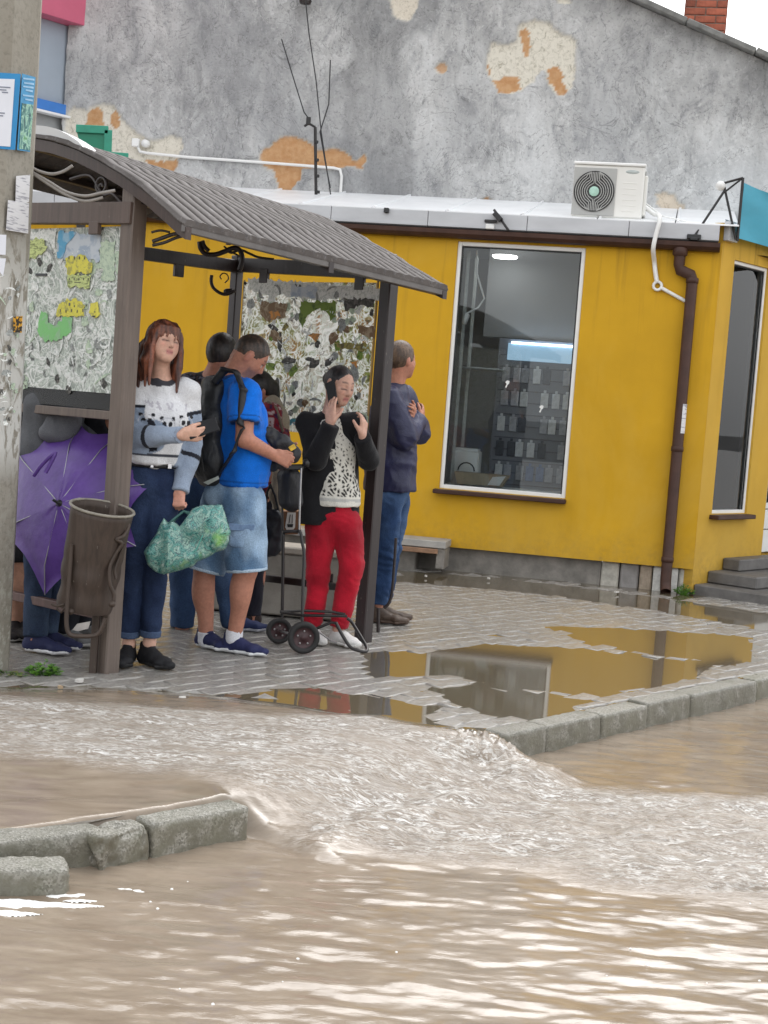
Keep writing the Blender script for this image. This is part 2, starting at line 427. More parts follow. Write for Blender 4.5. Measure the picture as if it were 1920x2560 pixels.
def paver_axes(k):
    c, s = cos(yawj[k]), sin(yawj[k]); x = U*c+V*s; y = V*c-U*s
    x = nrm(x+Z*tilt[k, 0]); z = nrm(np.cross(x, y+Z*tilt[k, 1])); return x, np.cross(z, x), z
rest = MB()
for r, k in enumerate(order):
    x, y, z = paver_axes(k); c = np.array([cand[k, 0], cand[k, 1], ch[k]+dz[k]])
    if r < 300: inst('paver', pm, c, (x, y, z), PAVEMENT)
    else: rest.add([c+x*p[0]+y*p[1]+z*p[2] for p in pv], pf)
tag(rest.build('paver_field', M_PAVER, PAVEMENT), kind='stuff')

# ================================================================== KERB
def rough_block(name, c, x, y, z, n=(12, 5, 5), amp=.006, seed=0, rnd_=.03, parent=None, mat=None, chip=None):
    """worn concrete block: surface grid of a box, corners knocked off, chipped by noise"""
    c, x, y, z = (np.asarray(q, float) for q in (c, x, y, z)); idx = {}; V_ = []; F_ = []
    Lx, Ly, Lz = (np.linalg.norm(q) for q in (x, y, z))
    def vid(i, j, k):
        if (i, j, k) not in idx:
            u = np.array([2*i/n[0]-1, 2*j/n[1]-1, 2*k/n[2]-1]); L = np.array([Lx, Ly, Lz]); p = u*L
            inner = np.clip(p, -(L-rnd_), L-rnd_); d = p-inner; dl = np.linalg.norm(d)
            nn = d/dl if dl > 1e-9 else np.zeros(3)
            p = inner+nn*min(dl, rnd_)
            s1 = seed*3.7
            q = p*11+s1; w = float(noise2(np.array([q[0]+q[2]*.7]), np.array([q[1]-q[2]*.6]))[0])
            q = p*37+s1; w2 = float(noise2(np.array([q[0]+q[2]*.7]), np.array([q[1]-q[2]*.6]))[0])
            e = amp*(w*1.2+w2*.8)
            if chip: e -= chip(u, w, w2)
            p = p+nn*e
            idx[(i, j, k)] = len(V_); V_.append(c+x/Lx*p[0]+y/Ly*p[1]+z/Lz*p[2])
        return idx[(i, j, k)]
    for (A, B, Cx) in ((0, 1, 2), (1, 2, 0), (2, 0, 1)):
        for sg in (0, 1):
            for i in range(n[A]):
                for j in range(n[B]):
                    f = []
                    for (di, dj) in ((0, 0), (1, 0), (1, 1), (0, 1)):
                        k = [0, 0, 0]; k[A] = i+di; k[B] = j+dj; k[Cx] = n[Cx]*sg; f.append(vid(*k))
                    F_.append(tuple(f if sg else f[::-1]))
    m = MB(); m.add(V_, F_, True)
    return m.build(name, mat or M_KERBS, parent, None if parent is not None else (c[0], c[1], c[2]-Lz))
KL = ['short kerb stone at the washed out end of the right kerb where water curls round', 'kerb stone with a chipped top just behind the washed out end stone', 'pale kerb stone in the middle of the right kerb run',
      'cracked kerb stone beside the far half of the yellow puddle', 'longest smooth kerb stone at the far end of the right kerb', 'far kerb stone past the open joint at the right picture edge', 'kerb stone outside the frame following the open joint']
js = [-.02, .30, .76, 1.18, 1.62, 2.36, 3.3, 4.3]
for i in range(7):
    a0, a1 = js[i]+.002, js[i+1]-.002; h = .150+(-.006 if i == 1 else 0)
    if i >= 5: a0 += .03
    off = (-.028 if i < 5 else -.01)+.004*(i % 2)
    tp = .014-.004*(i % 3)
    o = rough_block('kerb_stone', A3((a0+a1)/2, off, tp-h/2-.02), U*(a1-a0)/2, V*.066, Z*(h/2+.02), (max(8, int((a1-a0)*40)), 8, 9), .004, i, .014,
                    chip=lambda u, w, w2: (.010*max(0, w+.2)+.003*abs(w2))*(1 if u[2] > .45 else .12))
    tag(o, KL[i], 'kerb stone', 'kerb stones along the flooded road')
def lk(nx, ny, z): return G(nx, ny, z)
# left kerb: straight stone, broken stone with bare aggregate, stone behind, loose stone in front
p0, p1 = lk(628, 2008, .012), lk(384, 2052, .012); d = nrm(p1-p0); q = np.array([-d[1], d[0], 0]); q = q if q@V > 0 else -q
L = np.linalg.norm(p1-p0)
o = rough_block('kerb_stone', (p0+p1)/2+q*.055-Z*.120, d*(L/2-.004), q*.055, Z*.11, (30, 8, 12), .0022, 21, .012)
tag(o, 'mossy green kerb stone left of the gap where the flood pours through', 'kerb stone', 'kerb stones along the flooded road')
p2 = lk(258, 2085, .010); d2 = nrm(p2-p1); q2 = np.array([-d2[1], d2[0], 0]); q2 = q2 if q2@V > 0 else -q2; L2 = np.linalg.norm(p2-p1)
o = rough_block('kerb_stone', (p1+p2)/2+q2*.062-Z*.122, d2*(L2/2), q2*.058, Z*.112, (22, 12, 18), .012, 33, .022, mat=M_AGGR, chip=lambda u, w, w2: .010*abs(w2))
tag(o, 'broken kerb stone with bare gravel face beside the mossy stone', 'kerb stone', 'kerb stones along the flooded road')
p3 = lk(-120, 2112, .0); s3 = p2+q2*.075; d3 = nrm(p3-s3); d3[2] = 0; d3 = nrm(d3); q3 = np.array([-d3[1], d3[0], 0]); q3 = q3 if q3@V > 0 else -q3; L3 = np.linalg.norm(p3-s3)
o = rough_block('kerb_stone', (s3+p3)/2+q3*.05-Z*.118, d3*(L3/2+.06), q3*.06, Z*.112, (30, 8, 14), .0055, 41, .016)
tag(o, 'brown stained kerb stone set back behind the loose block', 'kerb stone', 'kerb stones along the flooded road')
p4, p5 = lk(170, 2118, -.012), lk(-160, 2122, -.012); d4 = nrm(p5-p4); q4 = np.array([-d4[1], d4[0], 0]); q4 = q4 if q4@V < 0 else -q4; L4 = np.linalg.norm(p5-p4)
o = rough_block('kerb_stone', (p4+p5)/2+q4*.075-Z*.112, d4*(L4/2), q4*.075, Z*.095, (30, 12, 14), .006, 52, .03, chip=lambda u, w, w2: .012*max(0, w))
tag(o, 'loose rounded kerb block lying in the water at bottom left', 'kerb stone', 'kerb stones along the flooded road')

# ================================================================== FLOOD WATER
NR, NC = 760, 640
Yr = np.concatenate([np.array([-20, -6, -1.5, .2, .9, 1.35]), np.geomspace(1.6, 13.2, NR-10), np.array([15, 20, 30, 45])])
tc = np.linspace(-1, 1, NC-8); tc = np.concatenate([[-30, -12, -5, -2], tc, [2, 5, 12, 30]])
YY, TT = np.meshgrid(Yr, tc, indexing='ij'); XX = TT*np.clip(.34*YY+.55, 1.0, 6.0)
aW, bW = abXY(XX, YY)
wj = .06*fbm(XX*2.3, YY*2.3, 3)
bk = np.interp(aW, [-3.2, -2.54, -1.64, 0.0, 6], [.06, .03, -.10, -.03, -.03])
e = bW-bk
gap = sstep(-1.66, -1.58, aW)*(1-sstep(-.05, .03, aW))
foamy = sstep(-.06, .22, poly_sd(FOAMY, XX, YY)+wj*1.6)
stream = sstep(-.05, .20, poly_sd(STREAM, XX, YY)+wj)
brown = sstep(-.02, .12, poly_sd(BROWNB, XX, YY)+wj)
zp = .0+.022*stream; zroad = -.108
drop_gap = sstep(-.30, .16, e+.25*wj); drop_kerb = sstep(-.035, .035, e)
dr = gap*drop_gap+(1-gap)*drop_kerb
lev = zroad+(zp-zroad)*dr
onpav = dr
# left sheet of shallow brown water on the broken pavement
leftpool = sstep(-1.55, -1.8, aW)*(e > 0)
# rolling hump where the fall meets the road, strongest by the right kerb end
hump = .035*np.exp(-((e+.34)/.10)**2)*gap + .034*np.exp(-((aW+.12)**2/.02+(e+.12)**2/.03))*(1-.0*aW)
turb = np.clip(foamy*(1-.55*brown), 0, 1)
fade = np.exp(-np.clip(np.abs(TT)-1.02, 0, 50)*2)*np.where((YY > 1.5) & (YY < 13.3), 1, 0)
xr, yr = XX, YY
calm = .0095*fbm(xr/.36+.4*fbm(xr*2, yr*2, 2), yr/.125+.25*xr, 3, 2.0, .42)+.0034*fbm(xr/.14, yr/.045+.5*xr, 2)+.004*fbm(xr/.9, yr/.4, 2)+.0011*fbm(xr/.06, yr/.026, 2)
road_amp = (1-onpav)*(1-.35*turb)
near = sstep(8.2, 4.5, YY)
fx = (aW*.8-bW*.6); fy = (aW*.6+bW*.8)
tb = .026*ridged(fx/.34+1.2*wj, fy/.13, 3)+.013*fbm(XX/.20, YY/.065, 3)+.007*ridged(XX/.11+wj, YY/.032, 2)
fallz = np.exp(-((e+.05)/.16)**2)*gap
strk = .010*ridged(aW/.075, (bW)/.5, 3)*fallz
shal = (.0026*stream+.0062*leftpool)*fbm(fx/.45, fy/.085, 3)*(1-turb)*onpav
Wz = lev+fade*(calm*road_amp*(.75+.25*near)+tb*turb*(.55+.45*(1-onpav))+strk+shal+hump*(1+.22*ridged(XX/.11, YY/.07, 3)))
Wz = Wz+fade*.0032*brown*ridged(fx/.6, fy/.07, 3)
fo = turb*np.clip(.30+.95*ridged(fx/.26+3, fy/.09, 4)+.5*fbm(XX*7, YY*10, 3)+.35*fbm(XX*1.6, YY*2.2, 2), 0, 1)
fo = np.clip(fo+.5*np.clip(hump/.04, 0, 1)*(fbm(XX*14, YY*14, 3) > -.1)+.25*stream*(1-brown)*turb, 0, 1)*fade
spl = np.exp(-((aW+.20)**2/.022+(e+.10)**2/.030)); Wz = Wz+fade*spl*(.026+.044*ridged(XX/.07, YY/.05, 3)+.012*fbm(XX/.025, YY/.022, 2))
# brown tongue of clear muddy water sliding round both kerb ends
tong = np.exp(-((aW+.16)**2/.020+(e+.05)**2/.04))+np.exp(-((aW+1.50)**2/.012+(e+.10)**2/.06))
fo = fo*(1-.7*np.clip(tong, 0, 1)); tu = turb*(1-.6*np.clip(tong, 0, 1)); fo = np.clip(fo+spl*.7*(fbm(XX*22, YY*30, 3) > .08), 0, 1)
clear = np.clip(onpav*(1-turb)*(1-stream)*(1-leftpool), 0, 1)
I = np.arange(Wz.size).reshape(Wz.shape)
qq = np.stack([I[:-1, :-1], I[:-1, 1:], I[1:, 1:], I[1:, :-1]], -1).reshape(-1, 4)
wme = np_mesh('water', np.stack([XX, YY, Wz], -1).reshape(-1, 3), qq, attrs=dict(foam=fo.ravel(), turb=tu.ravel(), clear=clear.ravel()))
tag(link_mesh('water', wme, M_WATER), kind='structure')
def water_z(x, y):
    i = int(np.argmin(np.abs(Yr-y))); j = int(np.argmin(np.abs(XX[i]-x))); return float(Wz[i, j])
# ================================================================== SHOP BUILDING
WN = nrm([.184, .983, 0]); WD = nrm([.983, -.184, 0]); W0 = np.array([2.44, 12.0, 0.0])
def Wp(w, z, off=0.0): return W0+WD*w+WN*off+np.array([0, 0, z])      # front wall frame
C0 = Wp(.10, 0)
def Sp(k, z, off=0.0): return C0+U*k+V*off+np.array([0, 0, z])         # side wall frame (off > 0 = inside)
def m_stucco(name, c):
    t = NT(name); n = t.noise(1.3, 4, .6); f = t.noise(160, 3, .6)
    col = t.mix(t.ramp(n, [(.35, 0.), (.7, 1.)]), tuple(x*.90 for x in c), tuple(min(1, x*1.06) for x in c))
    st = t.noise(5, 4, .6, (1, 1, .12)); col = t.mix(t.ramp(st, [(.5, 0.), (.78, .35)]), col, tuple(x*.78 for x in c))
    sz = t.n('ShaderNodeSeparateXYZ'); t.l(t.coord(), sz.inputs[0]); zz = sz.outputs['Z']
    spl = t.math('MULTIPLY', t.ramp(t.math('ADD', zz, t.math('MULTIPLY', t.noise(7, 5, .7), .5)), [(.25, .8), (.75, 0.)]), t.ramp(t.noise(22, 5, .7), [(.35, .15), (.65, .9)])); col = t.mix(spl, col, (.25, .165, .045))
    drp = t.math('MULTIPLY', t.ramp(t.noise(11, 4, .6, (1, 1, .05)), [(.54, 0), (.70, .65)]), t.ramp(t.math('DIVIDE', zz, 3.0), [(.45, 0), (.93, .9)])); col = t.mix(drp, col, (.27, .15, .015))
    fadep = t.ramp(t.noise(.9, 5, .7, (1, 1, .6), .7), [(.5, 0), (.75, .35)]); col = t.mix(fadep, col, (.64, .42, .09))
    t.set(base=col, rough=.72, spec=.3); t.bump(f, .35, .003); return t.m
M_YEL = m_stucco('yellow_stucco', (.60, .335, .012)); M_YEL2 = m_stucco('paler_yellow_stucco', (.60, .36, .045))  # second is a slightly paler yellow for the side wall and jamb
M_BRN = simple('brown_coated_metal', (.058, .027, .019), .5, .25, 8, spec=.3)
M_WHT = simple('white_plastic', (.78, .78, .76), .35, .05, 6)
M_WHM = simple('white_roof_metal', (.80, .81, .82), .38, .06, 3)
M_GRM = simple('grey_fascia_metal', (.50, .51, .53), .42, .10, 2.5, sc=(1, 1, 3))
M_CONC = simple('rough_concrete', (.20, .185, .165), .8, .35, 7, bump=.7, bscale=40)
M_STEP = simple('dark_concrete_step', (.125, .118, .112), .55, .25, 9, bump=.4, bscale=90)
M_INT = simple('shop_inside_grey', (.30, .31, .315), .8, .05, 2)
M_DISP = simple('slatwall_grey', (.20, .21, .235), .6, .08, 5)
M_BLK = simple('black_plastic', (.012, .012, .013), .4, .2, 20)
M_BLKM = simple('black_iron', (.014, .012, .012), .45, .3, 30, bump=.2)
M_DARKW = simple('dark_rubber', (.02, .019, .019), .7, .2, 20)
def emis(name, c, s):
    t = NT(name); t.set(base=c, em=c, es=s); return t.m
M_LAMP = emis('lit_lamp', (1, .98, .94), 5.0); M_FILL_LAMP = emis('added_fill_lamp', (1, .98, .94), 55.0); M_STRIP = emis('lit_blue_white_strip', (.62, .80, 1.0), 2.6); M_HEAD = emis('backlit_header', (.30, .45, .58), .30)
def glass(name, tint=(.80, .84, .86), rough=.0):
    t = NT(name); t.t.nodes.remove(t.b)
    tr = t.n('ShaderNodeBsdfTransparent'); tr.inputs[0].default_value = (*tint, 1); gl = t.n('ShaderNodeBsdfGlossy'); gl.inputs['Roughness'].default_value = rough
    fr = t.n('ShaderNodeFresnel'); fr.inputs['IOR'].default_value = 1.5; mx = t.n('ShaderNodeMixShader')
    t.l(fr.outputs[0], mx.inputs[0]); t.l(tr.outputs[0], mx.inputs[1]); t.l(gl.outputs[0], mx.inputs[2]); t.l(mx.outputs[0], t.out.inputs[0]); return t.m
M_GLASS = glass('window_glass', (.88, .91, .92)); M_PLEXI = glass('scratched_plexiglass', (.55, .57, .58), .12)

shop = thing('shop_building', 'yellow one storey phone shop with a tall display window and brown gutter', 'shop', Wp(-3, 0))
WL_ = -7.0; wx0, wx1, wz0, wz1 = -2.03, -.975, .69, 2.742      # window opening
m = MB(); T_ = .22
def wbox(m, w0, w1, z0, z1, o0=0.0, o1=T_):
    m.obox(Wp((w0+w1)/2, (z0+z1)/2, (o0+o1)/2), WD*(w1-w0)/2, WN*(o1-o0)/2, Z*(z1-z0)/2)
def quadw(m, pts, smooth=False): m.add(pts, [tuple(range(len(pts)))], smooth)
wbox(m, WL_, wx0, .205, 2.84); wbox(m, wx1, .10-.25, .205, 2.84); wbox(m, wx0, wx1, .205, wz0); wbox(m, wx0, wx1, wz1, 2.84)
# corner piece joining the two faces
m.prism([Wp(-.15, .205, 0), Wp(.10, .205, 0), Sp(.16, .205, 0)-0*V, Wp(-.15, .205, T_)], (0, 0, 2.635))
m.build('wall', M_YEL, shop)
m = MB()
def sbox(m, k0, k1, z0, z1, o0=0.0, o1=.2):
    m.obox(Sp((k0+k1)/2, (z0+z1)/2, (o0+o1)/2), U*(k1-k0)/2, V*(o1-o0)/2, Z*(z1-z0)/2)
sx0, sx1, sz0, sz1 = .235, .865, .655, 2.735
sbox(m, .003, sx0, .02, 3.0, -.003, .082); sbox(m, sx1, 1.05, .02, 3.0, -.003, .082); sbox(m, sx0, sx1, .02, sz0, -.003, .082); sbox(m, sx0, sx1, sz1, 3.0, -.003, .082)
m.build('wall', M_YEL2, shop)
# door recess: return wall and door
m = MB(); m.obox(Sp(1.05+.09, 1.5, .05), U*.088, V*.05, Z*1.48); m.build('door_jamb', M_YEL2, shop)
door = MB(); 
for (z0, z1) in ((.30, .50), (.505, .68), (.685, .74)):
    door.bbox(Sp(1.75, (z0+z1)/2, .06), U*.50, V*.025, Z*(z1-z0)/2-Z*.002, .004)
door.bbox(Sp(1.28, 1.7, .06), U*.03, V*.025, Z*.96); door.bbox(Sp(1.75, 2.68, .06), U*.5, V*.025, Z*.04)
door = door.build('door', M_WHT, shop)
gm = MB(); gm.obox(Sp(1.78, 1.69, .06), U*.465, V*.005, Z*.945); gm.build('pane', M_GLASS, door)
m = MB(); sbox(m, 1.23, 4.5, .02, .28, .03, .12); sbox(m, 2.26, 4.5, .28, 3.0, .0, .17); sbox(m, 1.23, 2.26, 2.74, 3.0, .0, .17); m.build('wall', M_YEL2, shop)
# plinth under the cladding
m = MB(); wbox(m, WL_, -.64, -.1, .2, .07, .25); m.build('plinth', M_CONC, shop)
m = MB(); wbox(m, -.638, .07, -.1, .2, .26, .30); m.build('plinth_backing', M_CONC, shop)
M_STONE = [simple('plinth_stone_pale', (.42, .40, .35), .7, .25, 20, bump=.5), simple('plinth_stone_grey', (.27, .255, .245), .7, .2, 14, bump=.5), simple('plinth_stone_buff', (.36, .29, .22), .7, .3, 16, bump=.5), simple('plinth_stone_whitewashed', (.58, .57, .54), .7, .22, 22, bump=.6)]
for (w0, w1, mi, of) in ((-.635, -.49, 0, .05), (-.48, -.33, 1, .06), (-.32, -.22, 2, .055), (-.212, -.012, 3, .02), (-.005, .09, 0, .03)):
    m = MB(); m.bbox(Wp((w0+w1)/2, .05, .13+of), WD*(w1-w0)/2, WN*.12, Z*.149, .012); m.build('plinth_stone', M_STONE[mi], shop)
# fascia, drip edge, gutter, roof
m = MB(); 
for i in range(9):
    w0 = -7.2+i*.82; w1 = w0+.816
    if w1 > .07: w1 = .07
    m = MB(); m.bbox(Wp((w0+w1)/2, 2.905, -.075), WD*(w1-w0)/2, WN*.012, Z*.062, .004); m.build('fascia_panel', M_GRM, shop)
m = MB(); m.bar(Wp(-7.1, 2.838, -.055), Wp(.07, 2.838, -.055), .05, .012); m.build('drip_edge', M_BLKM, shop)
m = MB(); prof = [(-.115, 2.825), (-.112, 2.79), (-.085, 2.765), (-.05, 2.755), (-.02, 2.765), (-.006, 2.79), (-.004, 2.828), (-.012, 2.828), (-.016, 2.79), (-.05, 2.77), (-.09, 2.78), (-.104, 2.80), (-.106, 2.825)]
m.loft([[Wp(w, z, o) for o, z in prof] for w in (-7.1, .085)], True, True, False); m.build('gutter', M_BRN, shop)
m = MB(); m.bbox(Wp(-3.5, 2.80, .005), WD*3.6, WN*.004, Z*.04); m.build('soffit_board', M_BRN, shop)
RS = (3.285-2.962)/1.55
def roofp(w, o, dz=0): return Wp(w, 2.966+(o+.075)*RS+dz, o)
for i in range(12):
    w0 = -7.1+i*.62; w1 = min(w0+.62, .22)
    m = MB(); m.prism([roofp(w0+.004, -.085), roofp(w1-.004, -.085), roofp(w1-.004, 1.5), roofp(w0+.004, 1.5)], (0, 0, .008))
    m.bar(roofp(w0+.02, -.08, .012), roofp(w0+.02, 1.5, .012), .02, .02); m.build('roof_panel', M_WHM, shop)
m = MB(); m.prism([Sp(.02, 3.0, 0)+V*.0, Sp(4.5, 3.0, 0), Sp(4.5, 3.0, 1.5), Wp(.3, 3.0, 1.5)], (0, 0, .03)); m.prism([Sp(0, 2.86, -.05), Sp(.16, 2.86, -.05), Sp(.16, 2.86, -.008), Sp(0, 2.86, -.008)], (0, 0, .15)); m.build('roof_edge', M_GRM, shop)

def window(parent, fr, x0, x1, z0, z1, fw=.035, sash=None, inward=.05, cross=None):
    """fr(x, z, off) maps into the wall plane"""
    ex = nrm(fr(1, 0, 0)-fr(0, 0, 0)); ey = nrm(fr(0, 0, 1)-fr(0, 0, 0))
    m = MB()
    m.bbox(fr(x0+fw/2, (z0+z1)/2, inward), ex*fw/2, ey*.035, Z*(z1-z0)/2); m.bbox(fr(x1-fw/2, (z0+z1)/2, inward), ex*fw/2, ey*.035, Z*(z1-z0)/2)
    m.bbox(fr((x0+x1)/2, z0+fw/2, inward), ex*((x1-x0)/2-fw), ey*.035, Z*fw/2); m.bbox(fr((x0+x1)/2, z1-fw/2, inward), ex*((x1-x0)/2-fw), ey*.035, Z*fw/2)
    w = m.build('window', M_WHT, parent)
    g_ = MB(); g_.obox(fr((x0+x1)/2, (z0+z1)/2, inward), ex*((x1-x0)/2-fw+.004), ey*.006, Z*((z1-z0)/2-fw+.004)); g_.build('pane', M_GLASS, w)
    gk = MB()
    for (a, b) in ((fr(x0+fw+.006, z0+fw, inward-.02), fr(x0+fw+.006, z1-fw, inward-.02)), (fr(x1-fw-.006, z0+fw, inward-.02), fr(x1-fw-.006, z1-fw, inward-.02)), (fr(x0+fw, z1-fw-.006, inward-.02), fr(x1-fw, z1-fw-.006, inward-.02))): gk.bar(a, b, .010, .012, ey)
    gk.build('gasket', M_BLK, w)
    s_ = MB(); s_.bbox(fr((x0+x1)/2-.015, z0-.022, -.03), ex*((x1-x0)/2+.025), ey*.06, Z*.018, .006); s_.build('sill', M_BRN, w)
    return w
w1_ = window(shop, Wp, wx0, wx1, wz0, wz1, .034)
w2_ = window(shop, Sp, sx0, sx1, sz0, sz1, .030)
# shop inside
m = MB()
D = 2.2
quadw(m, [Wp(-3.6, .2, D), Wp(2.6, .2, D), Wp(2.6, 2.82, D), Wp(-3.6, 2.82, D)]); quadw(m, [Wp(-3.6, .2, .23), Wp(-3.6, .2, D), Wp(-3.6, 2.82, D), Wp(-3.6, 2.82, .23)])
quadw(m, [Wp(-3.6, .2, .23), Wp(0, .2, .23), Sp(2.4, .2, .25), Wp(2.6, .2, D), Wp(-3.6, .2, D)]); quadw(m, [Wp(-3.6, 2.82, .23), Wp(-3.6, 2.82, D), Wp(2.6, 2.82, D), Sp(2.4, 2.82, .25), Wp(0, 2.82, .23)])
m.build('room_lining', M_INT, shop)
# display wall, header lights
def Dp(w, z, o=0.0): return Wp(w, z, 1.05+o)
m = MB()
m.bbox(Dp(-1.16, 1.11), WD*.585, WN*.02, Z*.91, .004); m.bbox(Dp(-.30, 1.11), WD*.25, WN*.02, Z*.91, .004); m.build('display_board', M_DISP, shop); m = MB(); m.bbox(Dp(-.95, 2.42, .03), WD*.95, WN*.01, Z*.395, .004); m.build('upper_board', simple('upper_grey_board', (.26, .265, .27), .8, .05, 3), shop)
m = MB(); m.bbox(Dp(-.565, 1.3, -.02), WD*.012, WN*.03, Z*1.1); m.build('display_post', M_GRM, shop)
m = MB()
for i in range(16): m.bbox(Dp(-1.0, .3+i*.105, -.022), WD*.72, WN*.003, Z*.004, .001)
m.build('slat_groove', simple('slat_groove', (.10, .105, .115), .6), shop)
for (w0, w1) in ((-1.66, -.60), (-.53, -.05)):
    m = MB(); m.bbox(Dp((w0+w1)/2, 1.905, -.03), WD*(w1-w0)/2, WN*.012, Z*.075); h_ = m.build('display_header', M_HEAD, shop)
    m = MB(); m.bbox(Dp((w0+w1)/2-.03, 1.985, -.045), WD*((w1-w0)/2-.06), WN*.012, Z*.009); m.build('light_strip', M_STRIP, h_)
m = MB(); m.lathe([(0, .0), (.10, .0), (.11, .01), (.11, .02), (0, .02)], Wp(-1.72, 2.70, .75), seg=20); l_ = m.build('ceiling_or_fill_lamp', M_LAMP, shop)
m = MB(); m.lathe([(0, .0), (.10, .0), (.11, .01), (.11, .02), (0, .02)], Sp(1.45, 2.70, .40), seg=20); m.build('ceiling_or_fill_lamp', M_FILL_LAMP, shop)  # unseen lamp, added to brighten the shelves behind the side window
# goods hanging on the display wall
CASEM = [simple('case_pale', (.60, .62, .64), .4, .2, 30), simple('case_dark', (.05, .055, .065), .4, .3, 30), simple('case_blue', (.10, .16, .30), .4, .3, 30), simple('case_mid', (.36, .37, .40), .4, .2, 30)]
cm = []
for k in range(4):
    b = MB(); b.bbox((0, 0, 0), (.034, 0, 0), (0, .006, 0), (0, 0, .066), .005); b.bbox((0, .002, .080), (.012, 0, 0), (0, .003, 0), (0, 0, .012), .002)
    b.bbox((-.012, -.008, .038), (.012, 0, 0), (0, .003, 0), (0, 0, .013), .002); cm.append(b.build('phone_case', CASEM[k], mesh_only=True))
CL = ['pale phone case hanging on the grey display wall inside the shop', 'black phone case hanging on the grey display wall inside the shop', 'blue phone case hanging on the grey display wall inside the shop', 'mid grey phone case hanging on the grey display wall inside the shop']
rr = random.Random(5); CG = ['pale phone cases on the display wall', 'black phone cases on the display wall', 'blue phone cases on the display wall', 'mid grey phone cases on the display wall']
ORD = 'first second third fourth fifth sixth seventh eighth ninth tenth eleventh twelfth'.split(); ROWN = ('topmost', 'second', 'third', 'fourth', 'fifth', 'lowest'); nth = [0]*6
for row, z in enumerate((1.70, 1.49, 1.26, 1.04, .83, .60)):
    for ci in range(12):
        w = -1.66+ci*.092+rr.uniform(-.012, .012)
        if w > -.60: w += .07
        if rr.random() < (.10, .16, .28, .12, .14, .35)[row] or w > -.12: continue
        k = rr.choices((0, 1, 2, 3), (.38, .28, .10, .24))[0]
        o = inst('phone_case', cm[k], Dp(w, z, -.035), (WD, WN, Z)); nth[row] += 1; tag(o, '%s phone case, %s from the left in the %s row of the shop display' % (('pale', 'black', 'blue', 'mid grey')[k], ORD[nth[row]-1], ROWN[row]), 'phone case', 'phone cases on the display wall')
# things behind the glass
m = MB(); m.bbox(Wp(-1.87, .86, .42), WD*.115, WN*.10, Z*.15, .012); m.bbox(Wp(-1.87, 1.02, .42), WD*.10, WN*.085, Z*.012, .006); m.bbox(Wp(-1.87, .92, .318), WD*.08, WN*.004, Z*.05, .002)
b_ = m.build('printer', M_WHT, org=Wp(-1.87, .70, .42)); tag(b_, 'white printer standing behind the cardboard box in the tall shop window', 'printer')
M_CARD = simple('cardboard', (.40, .33, .23), .8, .15, 14)
bx = thing('cardboard_box', 'low cardboard box with a pale torn label on the tall window ledge', 'box', Wp(-1.72, .72, .23))
m = MB(); m.prism([Wp(-1.90, .735, .14), Wp(-1.52, .735, .14), Wp(-1.47, .835, .12), Wp(-1.93, .835, .12)], WN*.15); m.build('body', M_CARD, bx)
m = MB(); m.prism([Wp(-1.64, .745, .118), Wp(-1.54, .745, .118), Wp(-1.49, .83, .100), Wp(-1.60, .815, .102)], WN*.004); m.build('paper_label', M_WHT, bx)
m = MB(); m.tube([Wp(-1.84+.07*cos(a), .845+.07*sin(a), .19) for a in np.linspace(0, pi, 9)], .006); m.build('handle', M_BLK, bx)
m = MB(); m.bbox(Wp(-1.4, .711, .33), WD*.62, WN*.105, Z*.012); m.build('window_ledge', M_WHT, shop)
# open inner sash, glass shelf cabinet and its cable at the left of the window
m = MB(); 
for (o0, o1) in ((.30, .33), (.82, .85)): m.bar(Wp(-1.975, .75, o0), Wp(-1.975, 2.70, o0), .035, .03)
m.bar(Wp(-1.975, 1.72, .30), Wp(-1.975, 1.72, .84), .05, .012); m.bar(Wp(-1.78, 1.72, .30), Wp(-1.78, 1.72, .9), .26, .012, Z); m.build('side_shelf', simple('shelf_frame', (.42, .45, .44), .4), shop)
m = MB(); m.tube([Wp(-1.90, 2.70, .25), Wp(-1.88, 2.5, .22), Wp(-1.80, 2.30, .2), Wp(-1.84, 2.22, .16), Wp(-1.93, 2.16, .13)], .008); m.lathe([(.0, 0), (.02, .005), (.022, .09), (0, .095)], Wp(-1.945, 2.07, .13), nrm(WD*.25+Z)); m.build('window_cable', M_WHT, shop)
# small bright stickers on the pane
for (nx, ny) in ((1268, 960), (1353, 1022)):
    h = hit(nx, ny, Wp(0, 0, .04), WN); m = MB(); pts = [(-.016, -.028), (-.004, -.032), (.003, -.008), (.016, .006), (.018, .026), (-.002, .030), (-.018, .014), (-.004, 0)]
    m.prism([h+WD*a+Z*b for a, b in pts], WN*.002); m.build('pane_sticker', M_WHT, w1_)
# inside the side window
m = MB()
for z in (.98, 1.58, 1.86):
    m = MB(); m.bbox(Sp(1.40, z, .5), U*.36, V*.12, Z*.016, .003); m.build('window_shelf', M_WHT, shop)
m = MB(); m.bbox(Sp(1.26, 1.6, .27), U*.085, V*.015, Z*1.05); m.build('side_curtain', simple('pale_green_panel', (.66, .72, .62), .6), shop)
m = MB(); m.bbox(Sp(1.62, 1.25, .72), U*.40, V*.02, Z*.85); m.build('back_panel', simple('shelf_back', (.20, .25, .25), .5), shop)
for (z, h_) in ((1.12, .11), (1.70, .08), (2.0, .11)):
    m = MB(); m.bbox(Sp(1.38, z, .52), U*.10, V*.06, Z*h_, .006); m.build('display_box', simple('pale_box', (.70, .78, .76), .5), shop)
